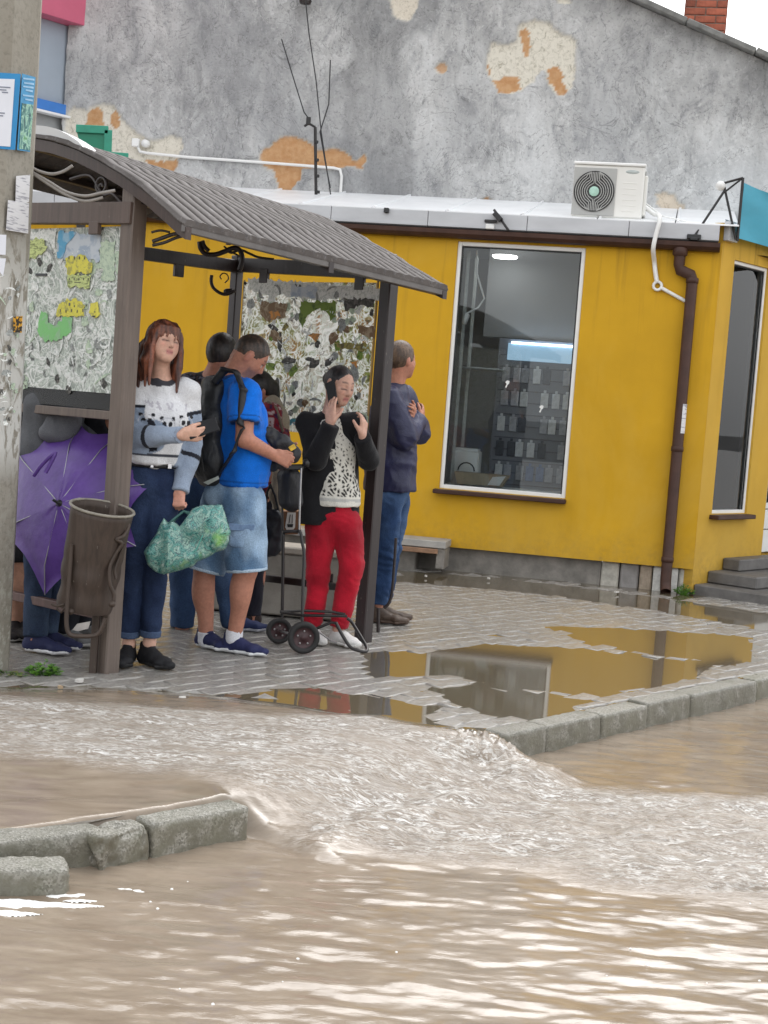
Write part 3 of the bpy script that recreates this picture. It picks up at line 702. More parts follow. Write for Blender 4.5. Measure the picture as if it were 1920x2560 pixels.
# steps
st = thing('steps', 'three dark concrete steps leading up to the white shop door', 'steps', Sp(1.2, 0, -.4))
for i, (k0, z1, o) in enumerate(((.03, .085, -.72), (.25, .185, -.44), (.50, .285, -.16))):
    m = MB(); z0 = -.05 if i == 0 else (.087 if i == 1 else .187); m.bbox(Sp((k0+3.2)/2, (z0+z1)/2, o/2+(-.006)), U*(3.2-k0)/2, V*(abs(o)/2), Z*(z1-z0)/2, .01); m.build('step', M_STEP, st)
# low concrete block by the wall
cb = thing('concrete_step', 'low broken concrete step against the yellow wall behind the man in navy', 'step', Wp(-2.9, 0, -.15))
m = MB(); m.bbox(Wp(-3.2, .245, -.17), WD*1.31, WN*.155, Z*.03, .006); m.build('slab', simple('step_slab', (.36, .345, .32), .7, .15, 8, bump=.4), cb)
m = MB(); m.bbox(Wp(-1.93, .13, -.17), WD*.035, WN*.14, Z*.085, .006); m.bbox(Wp(-3.3, .10, -.10), WD*1.15, WN*.09, Z*.11, .01); m.build('support', M_CONC, cb)
m = MB(); m.bbox(Wp(-2.5, .19, -.335), WD*.55, WN*.012, Z*.02, .004); m.build('rusty_board', simple('rusty_board', (.26, .15, .09), .8, .3, 20), cb)

# downpipe
dp = thing('downpipe', 'brown round downpipe with a swan neck and a white paper sticker', 'pipe', Wp(-.09, .02, -.07))
m = MB(); pipe = [Wp(-.222, 2.775, -.06), Wp(-.222, 2.64, -.06), Wp(-.212, 2.60, -.06), Wp(-.12, 2.565, -.06), Wp(-.108, 2.53, -.06), Wp(-.108, .10, -.06), Wp(-.105, .05, -.075), Wp(-.10, .01, -.12)]
m.tube(pipe, .045, 14, False); m.build('pipe', M_BRN, dp)
for z in (2.50, 1.15, .25):
    m = MB(); m.lathe([(.046, 0), (.051, .003), (.051, .04), (.046, .043)], Wp(-.108, z, -.06), seg=14); m.bbox(Wp(-.108, z+.02, -.008), WD*.012, WN*.012, Z*.012); m.build('bracket', M_BRN, dp)
m = MB(); m.lathe([(.05, 0), (.06, .01), (.06, .06), (.05, .07)], Wp(-.222, 2.71, -.06), seg=14); m.build('outlet', M_BRN, dp)
M_PAPERP = NT('printed_paper')
_n = M_PAPERP.noise(40, 2, .5, (.35, .35, 2.2)); M_PAPERP.set(base=M_PAPERP.ramp(_n, [(.36, (.34, .34, .38)), (.46, (.68, .68, .70)), (1, (.76, .76, .77))]), rough=.7); M_PAPERP = M_PAPERP.m
m = MB(); m.lathe([(.0468, 1.30), (.0468, 1.535)], Wp(-.108, 0, -.06), seg=14, ref=tuple(WD*.3-WN), arc=2.6); m.build('paper_sticker', M_PAPERP, dp)

# ================================================================== GREY PLASTER GABLE WALL
GO = 1.5
def m_plaster():
    t = NT('grey_cement_plaster'); pa = t.attr('patch'); ti = t.attr('tint'); stn = t.attr('stain')
    a = t.noise(1.1, 6, .62, (1, 1, 1), .6); b = t.noise(5.5, 6, .68, (1, 1, .55), 1.2); c = t.noise(38, 4, .6)
    col = t.ramp(a, [(.28, (.33, .330, .326)), (.5, (.455, .452, .444)), (.72, (.575, .570, .558))])
    col = t.mix(t.ramp(b, [(.30, .75), (.48, 0.), (1, 0)]), col, (.20, .205, .213))
    col = t.mix(t.ramp(b, [(.5, 0.), (.62, .5), (.8, .75)]), col, (.60, .605, .60))
    col = t.mix(t.ramp(t.noise(20, 3, .7, (1, 1, .8), .8), [(.55, 0.), (.68, .55)]), col, (.66, .66, .65))
    col = t.mix(t.ramp(c, [(.32, .5), (.45, 0)]), col, (.14, .14, .145))
    drip = t.noise(7, 3, .55, (1, 1, .06)); col = t.mix(t.ramp(drip, [(.55, 0.), (.75, .35)]), col, (.50, .51, .51))
    L1 = t.noise(.55, 4, .6, (1, 1, .8), .5); col = t.mix(t.ramp(L1, [(.38, .55), (.52, 0)]), col, (.23, .235, .245)); col = t.mix(t.ramp(L1, [(.50, 0), (.66, .6)]), col, (.70, .705, .705))
    d2 = t.noise(3.2, 4, .62, (1, 1, .09), .3); col = t.mix(t.ramp(d2, [(.34, .2), (.46, 0)]), col, (.22, .225, .23)); col = t.mix(t.ramp(d2, [(.57, 0), (.70, .2)]), col, (.68, .68, .67))
    crk = t.noise(2.2, 5, .6, (1, 1, 1), 1.0); col = t.mix(t.ramp(t.math('ABSOLUTE', t.math('SUBTRACT', crk, .5)), [(.0, .55), (.006, 0)]), col, (.10, .10, .10))
    col = t.mix(stn, col, (.11, .112, .115))
    o1 = t.mix(t.ramp(t.noise(16, 4), [(.35, 0), (.65, 1)]), (.47, .25, .115), (.55, .335, .175))
    w1 = t.mix(t.ramp(t.noise(24, 5, .7, (1, 1, .8), 1.0), [(.30, 0), (.5, 1)]), (.36, .33, .26), (.68, .64, .55))
    col = t.mix(pa, col, t.mix(ti, w1, o1))
    t.set(base=col, rough=.85, spec=.25)
    t.bump(t.math('ADD', t.math('MULTIPLY', b, 1.2), c), .55, .012); return t.m
M_PLAS = m_plaster()
gx = np.arange(-6.25, 5.2, .02); gz = np.arange(2.94, 6.9, .02); GX, GZ = np.meshgrid(gx, gz, indexing='ij')
def wl2(px): # photo points -> (w, z) on the gable wall
    r = []
    for x, y in px:
        h = hit(x, y, Wp(0, 0, GO), WN)-W0; r.append((h@WD, h[2]))
    return r
zA = lambda pts: [(x*.5787, y*.5787) for x, y in pts]; zB = lambda pts: [(960+x*.5787, y*.5787) for x, y in pts]
PAT = [(wl2(zA([(1115, 690), (1125, 655), (1165, 625), (1205, 590), (1260, 583), (1300, 600), (1350, 620), (1378, 640), (1440, 635), (1500, 660), (1545, 690), (1575, 655), (1583, 690), (1560, 728), (1380, 725), (1305, 730), (1300, 770), (1262, 815), (1240, 860), (1212, 850), (1195, 790), (1175, 745), (1140, 715)])), 1.0),
       (wl2(zA([(280, 560), (290, 490), (320, 458), (345, 468), (375, 482), (400, 455), (440, 443), (480, 450), (510, 490), (545, 530), (590, 570), (640, 606), (690, 600), (740, 588), (775, 600), (793, 635), (775, 665), (750, 720), (730, 762), (640, 770), (560, 720), (400, 690)])), .0),
       (wl2(zA([(365, 540), (385, 480), (420, 460), (435, 480), (442, 560), (430, 600), (370, 590)])), 1.0), (wl2(zA([(478, 500), (500, 480), (520, 540), (500, 560), (480, 560)])), 1.0), (wl2(zA([(630, 690), (760, 690), (750, 745), (640, 755)])), 1.0),
       (wl2(zB([(430, 300), (440, 240), (470, 180), (500, 190), (530, 188), (568, 165), (575, 110), (650, 86), (720, 96), (740, 125), (770, 140), (830, 178), (832, 240), (835, 310), (822, 370), (805, 400), (770, 415), (735, 395), (720, 370), (700, 340), (690, 305), (660, 330), (640, 355), (600, 385), (560, 395), (490, 400), (470, 360)])), .0),
       (wl2(zB([(465, 345), (520, 335), (575, 330), (590, 385), (490, 402)])), 1.0), (wl2(zB([(700, 300), (740, 282), (775, 310), (770, 350), (800, 385), (790, 418), (745, 410), (735, 365), (705, 345)])), 1.0), (wl2(zB([(580, 130), (610, 120), (640, 200), (620, 260), (600, 220)])), 1.0), (wl2(zB([(430, 280), (450, 270), (470, 320), (455, 340)])), 1.0),
       (wl2(zB([(1180, 838), (1210, 825), (1255, 832), (1265, 860), (1300, 885), (1305, 912), (1200, 908), (1185, 880)])), .25), (wl2(zB([(15, -30), (150, -30), (140, 30), (110, 85), (70, 95), (40, 60)])), .1),
       (wl2(zB([(228, 275), (258, 268), (262, 300), (245, 315), (225, 300)])), .8), (wl2(zB([(415, 858), (440, 846), (470, 858), (465, 872), (420, 872)])), 1.0), (wl2(zB([(740, -40), (800, 10), (760, 5)])), 0.)]
wn1 = .05*fbm(GX*5, GZ*5, 4)+.02*fbm(GX*25, GZ*25, 3)
patch = np.zeros_like(GX); tint = np.zeros_like(GX)
for pl, tv in PAT:
    d = poly_sd(pl, GX, GZ)+wn1*.85; s_ = sstep(-.012, .012, d); patch = np.maximum(patch, s_); tint = np.where(s_ > .5, tv, tint)
topd = (4.78-.397*(GX-0)) - GZ
stain = np.clip(sstep(.75, 0.0, topd)*.55*(.6+.8*fbm(GX*3, GZ*3, 4)), 0, .7)*(GX > -2.2)
stain = np.maximum(stain, np.clip(.45*sstep(.25, .75, fbm(GX*.8+4, GZ*.5, 4)*2.2), 0, .4)*(GX < -2.3))
off = GO+.026*patch+.010*fbm(GX*2.2, GZ*2.2, 4)+.0035*fbm(GX*14, GZ*14, 3)*(1+patch)
# irregular left edge and raked top: trim cells
zt = np.minimum(6.85, 4.775-.397*GX); zt = np.minimum(zt, 6.0+.397*(GX+6.3))
kz = np.minimum(GZ, zt)
le = -6.22+.03*fbm(GZ*4, GZ*0+2.5, 4); kx = np.maximum(GX, le)
v_ = W0[None, None, :]+WD*kx[..., None]+WN*off[..., None]+np.stack([0*kz, 0*kz, kz], -1)
I = np.arange(GX.size).reshape(GX.shape); q_ = np.stack([I[:-1, :-1], I[1:, :-1], I[1:, 1:], I[:-1, 1:]], -1).reshape(-1, 4)
q_ = q_[((kz.ravel()[q_].max(1)-kz.ravel()[q_].min(1)) > 1e-5) & ((kx.ravel()[q_].max(1)-kx.ravel()[q_].min(1)) > 1e-5)]
gw = thing('gable_wall', 'tall grey cement plastered gable wall with patches fallen off', 'wall', Wp(-2, 2.4, GO))
me = np_mesh('plaster_face', v_.reshape(-1, 3)-WL[gw.name], q_, attrs=dict(patch=patch.ravel(), tint=tint.ravel(), stain=stain.ravel()))
link_mesh('plaster_face', me, M_PLAS, gw)
m = MB(); pl = [(-6.18, -.2), (5.0, -.2), (5.0, 2.75), (-5.25+4.45, 6.4), (-3.1, 6.4), (-6.18, 5.9)]
m.prism([Wp(w, z, GO+.05) for w, z in ((-6.18, 2.94), (4.6, 2.94), (-4.05, 6.32), (-6.18, 5.95))], WN*.35); m.build('wall_core', M_CONC, gw)
M_COPE = simple('asbestos_coping', (.19, .19, .18), .8, .35, 9, bump=.6)
for i in range(16):
    w0 = -5.3+i*.62; w1 = w0+.613
    a, b = Wp(w0, 4.775-.397*w0+.03, GO+.06), Wp(w1, 4.775-.397*w1+.03, GO+.06)
    m = MB(); m.bar(a+Z*.008*(i % 2), b, .34, .05, Z, .008); m.build('coping_tile', M_COPE, gw)
# chimney
ch = thing('chimney', 'red brick chimney behind the raked edge of the grey wall', 'chimney', Wp(.3, 4.4, 3.0))
M_BRK = simple('red_brick', (.30, .085, .048), .8, .3, 12, bump=.6, rnd=.35); M_MORT = simple('mortar', (.20, .15, .12), .85, .2, 20)
cN = [hit(x, 60, Wp(0, 0, 3.0), WN) for x in (1709, 1815)]; cw = (np.array(cN)-W0)@WD; cx0, cx1 = cw
m = MB(); m.obox(Wp((cx0+cx1)/2, 4.9, 3.2), WD*((cx1-cx0)/2-.012), WN*.19, Z*1.0); m.build('core', M_MORT, ch)
bl, bh = (cx1-cx0)/2, .075; bmesh_ = MB(); bmesh_.bbox((0, 0, 0), (bl/2-.005, 0, 0), (0, .05, 0), (0, 0, bh/2-.005), .006); bm_ = bmesh_.build('brick', M_BRK, mesh_only=True)
for r in range(24):
    z = 4.25+r*bh
    for k in range(3):
        x = cx0+bl/2+(k-.5*(r % 2))*bl
        if x-bl/2 < cx0-.01 or x+bl/2 > cx1+.01:
            if r % 2 == 0: continue
            xx = cx0+bl/4 if x < (cx0+cx1)/2 else cx1-bl/4
            inst('brick', bm_, Wp(xx, z, 3.05+random.uniform(-.004, .004)), (WD, WN, Z), ch, (.49, 1, 1)); continue
        inst('brick', bm_, Wp(x, z, 3.05+random.uniform(-.004, .004)), (WD, WN, Z), ch)
    for k in range(2):
        for sx in (cx0+.045, cx1-.045): inst('brick', bm_, Wp(sx, z, 3.13+k*.15+.04*(r % 2)), (WN, -WD, Z), ch, (.75, 1, 1))

# ================================================================== SIGNS AND FITTINGS ON THE BUILDINGS
M_PINK = simple('pink_sign', (.58, .12, .20), .5, .06, 3); M_BLUEG = simple('blue_grey_sign', (.33, .38, .44), .45, .08, 2); M_BLUE = simple('blue_sign', (.045, .20, .58), .45, .08, 4)
FS0 = np.array([-3.46, 14.66, 0.0])
def Fp(k, z, o=0.0): return FS0-U*k+V*o+np.array([0, 0, z])     # facade along the street, k runs towards the camera
def fz(nx, ny): return hit(nx, ny, FS0, V)
z_p = fz(182, 72)[2]; z_b1 = fz(165, 268)[2]; z_b0 = fz(163, 293)[2]
sg = thing('shop_sign', 'blue grey shop sign with a pink box above and a blue lower strip', 'sign', Fp(1, z_b0, -.05))
m = MB(); m.bbox(Fp(1.1, z_p+.5, -.12), U*1.9, V*.10, Z*.5); m.build('pink_box', M_PINK, sg)
m = MB(); m.bbox(Fp(1.1, (z_p+z_b1)/2-.02, -.03), U*1.9, V*.02, Z*((z_p-z_b1)/2+.02)); m.build('panel', M_BLUEG, sg)
m = MB(); m.bbox(Fp(1.1, (z_b1+z_b0)/2, -.06), U*1.9, V*.04, Z*(z_b1-z_b0)/2); m.build('lower_strip', M_BLUE, sg)
m = MB(); m.bbox(Fp(1.1, z_b0-.015, -.07), U*1.9, V*.05, Z*.012); m.build('lower_trim', M_WHM, sg)
m = MB(); m.bbox(Fp(.42, (z_p+z_b1)/2-.05, -.06), U*.02, V*.02, Z*.27); m.build('upright_strip', M_BLUE, sg)
fb = thing('neighbour_building', 'grey rendered house front behind the concrete pole', 'house', Fp(2, 0, .3))
m = MB(); m.obox(Fp(1.6, 3, .25), U*2.4, V*.25, Z*3.2); m.build('wall', simple('grey_render', (.33, .34, .34), .85, .2, 2, bump=.4), fb)
# green sign over the shelter roof
M_GREEN = simple('green_sign', (.006, .19, .11), .45, .1, 4)
def gq(nx, ny, Y): return P(nx, ny, Y)
gs = thing('green_sign', 'dark green sheet metal bracket sign standing behind the shelter roof', 'sign', gq(250, 400, 9.6))
pts = [(190, 322), (270, 326), (268, 388), (320, 392), (318, 410), (270, 400), (200, 360)]
m = MB(); m.prism([gq(x, y, 9.6) for x, y in pts], (0, .03, 0)); m.build('sheet', M_GREEN, gs)
m = MB(); m.bar(gq(190, 321, 9.59), gq(271, 325, 9.59), .012, .05); m.bar(gq(271, 325, 9.59), gq(269, 389, 9.59), .012, .05); m.bar(gq(269, 389, 9.59), gq(321, 393, 9.59), .012, .05); m.build('rim', simple('green_rim', (.02, .26, .17), .4), gs)
m = MB(); m.bar(gq(215, 350, 9.63), P(215, 350, 9.63)*np.array([1, 1, 0])+np.array([0, 0, .3]), .05); m.build('post', M_BLKM, gs)
def Gw(nx, ny, o=.0): return hit(nx, ny, Wp(0, 0, GO-o), WN)
jb = thing('junction_box', 'small white junction box with round cap on the grey wall', 'junction box', Gw(350, 358))
m = MB(); m.bbox(Gw(340, 357, .03), WD*.035, WN*.03, Z*.038, .006); m.build('box', M_WHT, jb)
m = MB(); m.lathe([(0, .06), (.035, .055), (.038, .0)], Gw(366, 360, .0), -WN, 14); m.build('cap', M_WHT, jb)
cd = thing('white_conduit', 'long white conduit running across the grey wall from the junction box', 'conduit', Gw(600, 395))
m = MB(); m.tube([Gw(x, y, .025) for x, y in ((345, 368), (350, 379), (370, 383), (470, 393), (640, 405), (760, 414), (835, 420), (850, 424), (854, 440), (850, 505))], .014, 8); m.build('tube', M_WHT, cd)
mast = thing('cable_mast', 'thin black mast with a clamp standing on the white roof edge', 'mast', Gw(795, 508, .25))
mt = P(788, 318, 13.7); mbz = P(796, 512, 13.7)
m = MB(); m.tube([mbz-Z*.25, mt], .014, 8); m.build('pole', M_BLKM, mast)
m = MB(); m.tube([mt, mt+np.array([-.06, 0, .03]), mt+np.array([-.10, 0, .0])], .012, 6); m.bbox(mt+np.array([-.065, 0, .05]), (.02, 0, 0), (0, .02, 0), (0, 0, .035)); m.build('clamp', M_BLKM, mast)
for zz in (355, 400, 440, 480):
    p = P(790+(zz-318)*.03, zz, 13.69); m = MB(); m.lathe([(.018, -.012), (.018, .012)], p, seg=8); m.build('cable_tie', M_BLK, mast)
ins = thing('insulator', 'dark porcelain insulator on a bracket at the very top of the grey wall', 'insulator', Gw(762, -4, .1))
c = Gw(764, -4, .12); m = MB(); m.lathe([(0, -.06), (.05, -.05), (.06, -.02), (.04, 0), (.05, .03), (.03, .08), (0, .09)], c, seg=14); m.build('bell', simple('dark_porcelain', (.03, .022, .02), .25), ins); m = MB(); m.tube([c+Z*.05, c+Z*.05+WN*.16], .012); m.build('bracket', M_BLKM, ins)
M_WIRE = simple('black_cable', (.02, .02, .022), .6)
for (pts, lab) in (([(764, 2), (772, 80), (790, 200), (803, 330), (818, 430), (830, 508)], 'black cable dropping from the insulator past the mast to the roof'), ([(704, 98), (735, 200), (760, 280), (774, 300)], 'loose black cable slanting down to the mast clamp'), ([(826, 150), (822, 260), (800, 330), (812, 400), (826, 470)], 'thin cable looping beside the mast')):
    m = MB(); Yc = 13.72; m.tube([P(x, y, Yc) for x, y in pts], .006, 6); o = m.build('overhead_cable', M_WIRE, org=P(*pts[-1], Yc)); tag(o, lab, 'cable')
# air conditioner
M_ACB = simple('ivory_ac_shell', (.74, .73, .69), .35, .04, 3); M_ACG = simple('grey_grille', (.40, .40, .385), .4, .06, 6); M_ACD = simple('dark_grille_gap', (.045, .045, .045), .6)
ac = thing('air_conditioner', 'white outdoor air conditioner unit with round grille on the shop roof', 'air conditioner', Wp(-.83, 2.975, .1))
def Ap(x, z, o=0.0): return Wp(-1.125+x, 2.995+z, .02+o)
AW, AH, AD = .57, .425, .30
m = MB(); m.bbox(Ap(AW/2, AH/2, AD/2), WD*AW/2, WN*AD/2, Z*AH/2, .014); m.build('shell', M_ACB, ac)
m = MB(); m.bbox(Ap(AW/2, AH+.006, AD/2-.004), WD*(AW/2+.006), WN*(AD/2+.008), Z*.012, .008); m.build('top_cover', M_WHT, ac)
gc = Ap(.175, .205, 0); R_ = .158
m = MB(); m.bbox(Ap(.175, .205, -.003), WD*.172, WN*.006, Z*.19, .004); m.build('front_plate', M_ACG, ac)
m = MB(); m.lathe([(0, 0), (R_, 0), (R_+.006, .006)], gc-WN*.0105, -WN, 32); m.build('fan_opening', M_ACD, ac)
ringm = MB()
for k, rr_ in enumerate((.150, .132, .114, .096, .078, .060)):
    # oval ribs pinched into straight bars at top and bottom
    for sgn in (-1, 1):
        pts = []
        x_in = .006+.0135*(5-k)
        for q in np.linspace(-1, 1, 15):
            zz = q*R_*.98; lim = sqrt(max(0, R_**2-zz**2))*.99
            bulge = sqrt(max(0, rr_**2-zz**2)) if abs(zz) < rr_ else 0
            pts.append(gc+WD*sgn*min(max(x_in, bulge), lim)+Z*zz-WN*.014)
        ringm.tube(pts, .0042, 5)
ringm.build('grille', M_ACG, ac)
m = MB(); m.lathe([(0, .006), (.030, .005), (.040, .0)], gc-WN*.016, -WN, 20); m.build('hub', simple('hub_mint', (.40, .62, .52), .4, .15, 20), ac)
m = MB()
for i in range(6): m.bbox(Ap(.46, .06+i*.045, .004), WD*.055, WN*.006, Z*.004, .002)
m.build('louvre', M_ACB, ac)
m = MB(); m.lathe([(0, .003), (.05, .002), (.055, 0)], Ap(.47, .375, 0), -WN, 20, ecc=.28, ref=tuple(WD)); m.build('badge', simple('grey_badge', (.42, .46, .45), .4), ac)
m = MB(); m.bbox(Ap(AW+.012, .20, .15), WD*.014, WN*.09, Z*.16, .008); m.build('valve_cover', M_ACB, ac)
for z in (.33, .15): 
    m = MB(); m.bbox(Ap(AW+.006, z+.05, .12), WD*.004, WN*.045, Z*.018, .003); m.build('side_handle', M_ACG, ac)
for x in (.08, .46):
    m = MB(); m.bbox(Ap(x, -.018, .14), WD*.03, WN*.17, Z*.014, .004); m.build('foot', M_ACB, ac)
m = MB(); m.bbox(Ap(.30, -.028, .03), WD*.12, WN*.05, Z*.006, .003); m.build('rubber_pad', M_BLK, ac)
# refrigerant hose
hs = thing('ac_hose', 'white hose hanging from the air conditioner over the gutter to a round clip', 'hose', Wp(-.37, 2.47, -.02))
pts = [Ap(AW+.02, .12, .15), Ap(AW+.10, .06, .10), Ap(AW+.14, .03, -.08), Wp(-.405, 2.97, -.13), Wp(-.425, 2.85, -.14), Wp(-.435, 2.75, -.13), Wp(-.42, 2.66, -.03), Wp(-.405, 2.58, -.02), Wp(-.385, 2.50, -.02)]
def catm(p, n=5):
    p = [np.asarray(q, float) for q in p]; r = []
    for i in range(len(p)-1):
        a, b, c, d = p[max(i-1, 0)], p[i], p[i+1], p[min(i+2, len(p)-1)]
        for t in np.linspace(0, 1, n, endpoint=False): r.append(.5*((2*b)+(-a+c)*t+(2*a-5*b+4*c-d)*t*t+(-a+3*b-3*c+d)*t**3))
    return r+[p[-1]]
m = MB(); m.tube(catm(pts), .019, 8); m.build('hose', M_WHT, hs)
m = MB(); m.tube([Wp(-.378, 2.468, -.02)+WD*.033*cos(a)+Z*.033*sin(a) for a in np.linspace(0, 2*pi, 15)[:-1]], .012, 7, closed=True); m.build('clip', M_WHT, hs)
m = MB(); m.tube([Wp(-.35, 2.455, -.02), Wp(-.15, 2.36, -.02)], .015, 8); m.build('tail', M_WHT, hs)
m = MB(); m.tube([Ap(AW+.02, .16, .2), Ap(AW+.16, .05, .1), Ap(AW+.35, -.0, -.02), Ap(AW+.42, -.03, -.05)], .007, 6); m.build('thin_cable', M_WHT, hs)
# floodlight on fascia
fl = thing('floodlight', 'small black floodlight on a tilted arm clipped to the grey fascia', 'floodlight', Wp(-1.72, 2.90, -.09))
m = MB(); m.bbox(Wp(-1.76, 2.905, -.10), WD*.05, WN*.012, Z*.012); m.bar(Wp(-1.74, 3.0, -.10), Wp(-1.60, 2.83, -.16), .018); m.build('arm', M_BLKM, fl)
m = MB(); m.bbox(Wp(-1.70, 2.94, -.13), WD*.03-Z*.03, WN*.03, WD*.015+Z*.015); m.build('lamp_head', M_BLK, fl); m = MB(); m.bbox(Wp(-1.76, 2.86, -.10), WD*.035, WN*.02, Z*.02); m.build('lens', M_WHT, fl)
fb2 = thing('fascia_clip', 'tiny dark lamp holder on the fascia above the shelter roof', 'lamp holder', Wp(-2.6, 2.95, -.09))
m = MB(); m.bbox(Wp(-2.63, 2.95, -.1), WD*.02, WN*.02, Z*.02); m.build('holder', M_BLK, fb2)
# teal banner on its frame
M_TEAL = simple('teal_banner', (.055, .34, .47), .5, .10, 3, sc=(1, 1, 2))
bn = thing('teal_banner', 'teal banner stretched on a black strut frame over the side wall', 'banner', Sp(.4, 2.9, -.1))
nb_ = 14; v_ = []; f_ = []
for i in range(nb_+1):
    for j in range(9):
        k = .085+i/nb_*1.9; z = 2.885+(3.325-2.885+.06*i/nb_)*j/8; sag = .018*sin(i*.9+j*.5)*(sin(pi*j/8))-.02*sin(pi*i/nb_)*(j == 8)
        v_.append(Sp(k, z-(.03*sin(pi*min(1, i/nb_*2)) if j == 8 else 0), -.10+sag))
for i in range(nb_):
    for j in range(8): a = i*9+j; f_.append((a, a+9, a+10, a+1))
m = MB(); m.add(v_, f_, True); m.add([np.array(p)+V*.006 for p in v_], [f[::-1] for f in f_], True); m.build('cloth', M_TEAL, bn)
m = MB(); b0 = Sp(.06, 2.86, -.10); b1 = Sp(.06, 3.36, -.10); q = P(1809, 458, 12.0); q2 = P(1735, 592, 11.93)
m.tube([b0, b1], .012, 6); m.tube([b1, q], .010, 6); m.tube([q, Sp(.05, 2.87, -.09)], .010, 6); m.tube([q+(b1-q)*.1-Z*.06, q2], .010, 6); m.tube([P(1812, 480, 12.0), b1], .008, 6); m.build('frame', M_BLKM, bn)
m = MB(); m.bbox(q2, WD*.055, WN*.02, Z*.018); m.bbox(q2-Z*.018, WD*.03, WN*.03, Z*.012); m.build('foot_plate', M_BLK, bn)
m = MB(); m.lathe([(0, .05), (.03, .045), (.042, .01), (.036, -.02), (0, -.03)], P(1802, 466, 12.02), nrm((-.3, -.9, .2)), 14); m.build('white_lamp', M_WHT, bn)
# ================================================================== BUS SHELTER
def m_wood(name, c, rough=.5):
    t = NT(name); g_ = t.noise(9, 5, .6, (6, 6, .35), .5); n = t.noise(3, 4, .6)
    col = t.ramp(g_, [(.3, tuple(x*.72 for x in c)), (.7, tuple(x*1.25 for x in c))])
    col = t.mix(t.ramp(n, [(.5, 0), (.8, .4)]), col, tuple(x*1.5 for x in c)); col = t.mix(t.ramp(t.noise(60, 3, .7, (1, 1, .25)), [(.68, 0), (.74, .7)]), col, (.22, .19, .16))
    t.set(base=col, rough=rough); t.bump(g_, .25, .004); return t.m
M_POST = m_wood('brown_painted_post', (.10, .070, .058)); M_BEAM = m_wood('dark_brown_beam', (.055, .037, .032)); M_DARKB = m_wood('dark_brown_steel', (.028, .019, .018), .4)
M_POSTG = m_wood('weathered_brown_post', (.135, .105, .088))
SA0, SA1, SB0, SB1 = -.629, 1.234, 1.783, 3.03
sh = thing('bus_shelter', 'brown bus shelter with a curved ribbed metal roof and papered side panels', 'bus shelter', A3(.3, 2.4, 0))
def post(a, b, z1, w, mt, z0=-.03):
    m = MB(); m.bbox(A3(a, b, (z0+z1)/2), U*w/2, V*w/2, Z*(z1-z0)/2, .006); return m.build('post', mt, sh)
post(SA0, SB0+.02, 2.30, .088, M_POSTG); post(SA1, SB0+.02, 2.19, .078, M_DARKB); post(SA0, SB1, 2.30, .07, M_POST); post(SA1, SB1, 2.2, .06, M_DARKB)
def beam(p, q, w, h, mt, name='beam'):
    m = MB(); m.bar(p, q, w, h); return m.build(name, mt, sh)
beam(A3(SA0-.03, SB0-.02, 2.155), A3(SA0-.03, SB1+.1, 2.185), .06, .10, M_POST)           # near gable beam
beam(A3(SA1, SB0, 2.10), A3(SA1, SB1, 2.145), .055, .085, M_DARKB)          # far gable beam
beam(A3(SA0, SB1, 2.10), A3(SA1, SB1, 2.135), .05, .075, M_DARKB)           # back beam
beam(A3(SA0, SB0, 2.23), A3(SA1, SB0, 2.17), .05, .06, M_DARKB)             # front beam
beam(A3(SA0, SB0+.06, 1.218), A3(SA0, SB1, 1.21), .05, .042, M_POSTG, 'rail')
beam(A3(SA0, SB0+.06, .27), A3(SA0, SB1, .262), .045, .042, m_wood('rusty_brown_rail', (.115, .066, .058)), 'rail')
beam(A3(SA1, SB0+.06, .30), A3(SA1, SB1, .245), .045, .042, M_DARKB, 'rail')
m = MB(); m.bar(A3(SA1+.02, 2.10, .285), A3(SA1+.02, 2.10, .36), .05, .03); m.build('bracket', M_DARKB, sh)
for (a, b, z) in ((SA1, 2.771, 2.075), (SA1, 2.003, 2.04)):
    m = MB(); m.bbox(A3(a-.02, b, z), U*.012, V*.035, Z*.042, .003); m.build('bracket', M_DARKB, sh)
m = MB(); m.bbox(A3(.751, SB1-.01, 2.06), U*.035, V*.012, Z*.042, .003); m.build('bracket', M_DARKB, sh)
m = MB(); m.bbox(A3(SA0-.05, 2.02, 2.09), U*.012, V*.035, Z*.03, .003); m.build('bracket', M_POST, sh)
# roof: ribbed sheet strips laid over curved rafters
PB = np.array([1.385, 1.40, 1.51, 1.648, 1.834, 2.0, 2.187, 2.378, 2.542, 2.72, 2.90, 3.10, 3.30, 3.48]); PZn = np.array([2.072, 2.08, 2.148, 2.229, 2.318, 2.386, 2.452, 2.500, 2.525, 2.515, 2.47, 2.37, 2.22, 2.08])
PZf = np.interp(PB, [1.39, 1.448, 1.688, 1.93, 2.303, 2.55, 2.75, 3.1, 3.48], [1.985, 2.017, 2.125, 2.232, 2.380, 2.43, 2.42, 2.29, 2.0])
RA0, RA1 = -.70, 1.225
def roof_z(a, b):
    f = (a-RA0)/(RA1-RA0); return np.interp(b, PB, PZn)*(1-f)+np.interp(b, PB, PZf)*f
def m_roofmetal():
    t = NT('worn_metal_tile'); n = t.noise(5, 5, .6); s = t.noise(30, 4, .65)
    col = t.ramp(n, [(.3, (.080, .070, .066)), (.7, (.135, .122, .116))]); col = t.mix(t.ramp(s, [(.56, 0), (.72, .6)]), col, (.25, .24, .235)); col = t.mix(t.ramp(s, [(.25, .6), (.4, 0)]), col, (.07, .06, .058))
    col = t.mix(t.math('MULTIPLY', t.rnd(), .35), col, (.13, .115, .108))
    t.set(base=col, rough=.72, spec=.18); t.bump(s, .12, .004); return t.m
M_ROOF = m_roofmetal()
NS = 25; sw = (RA1-RA0)/NS; bs = np.linspace(1.375, 3.09, 38)
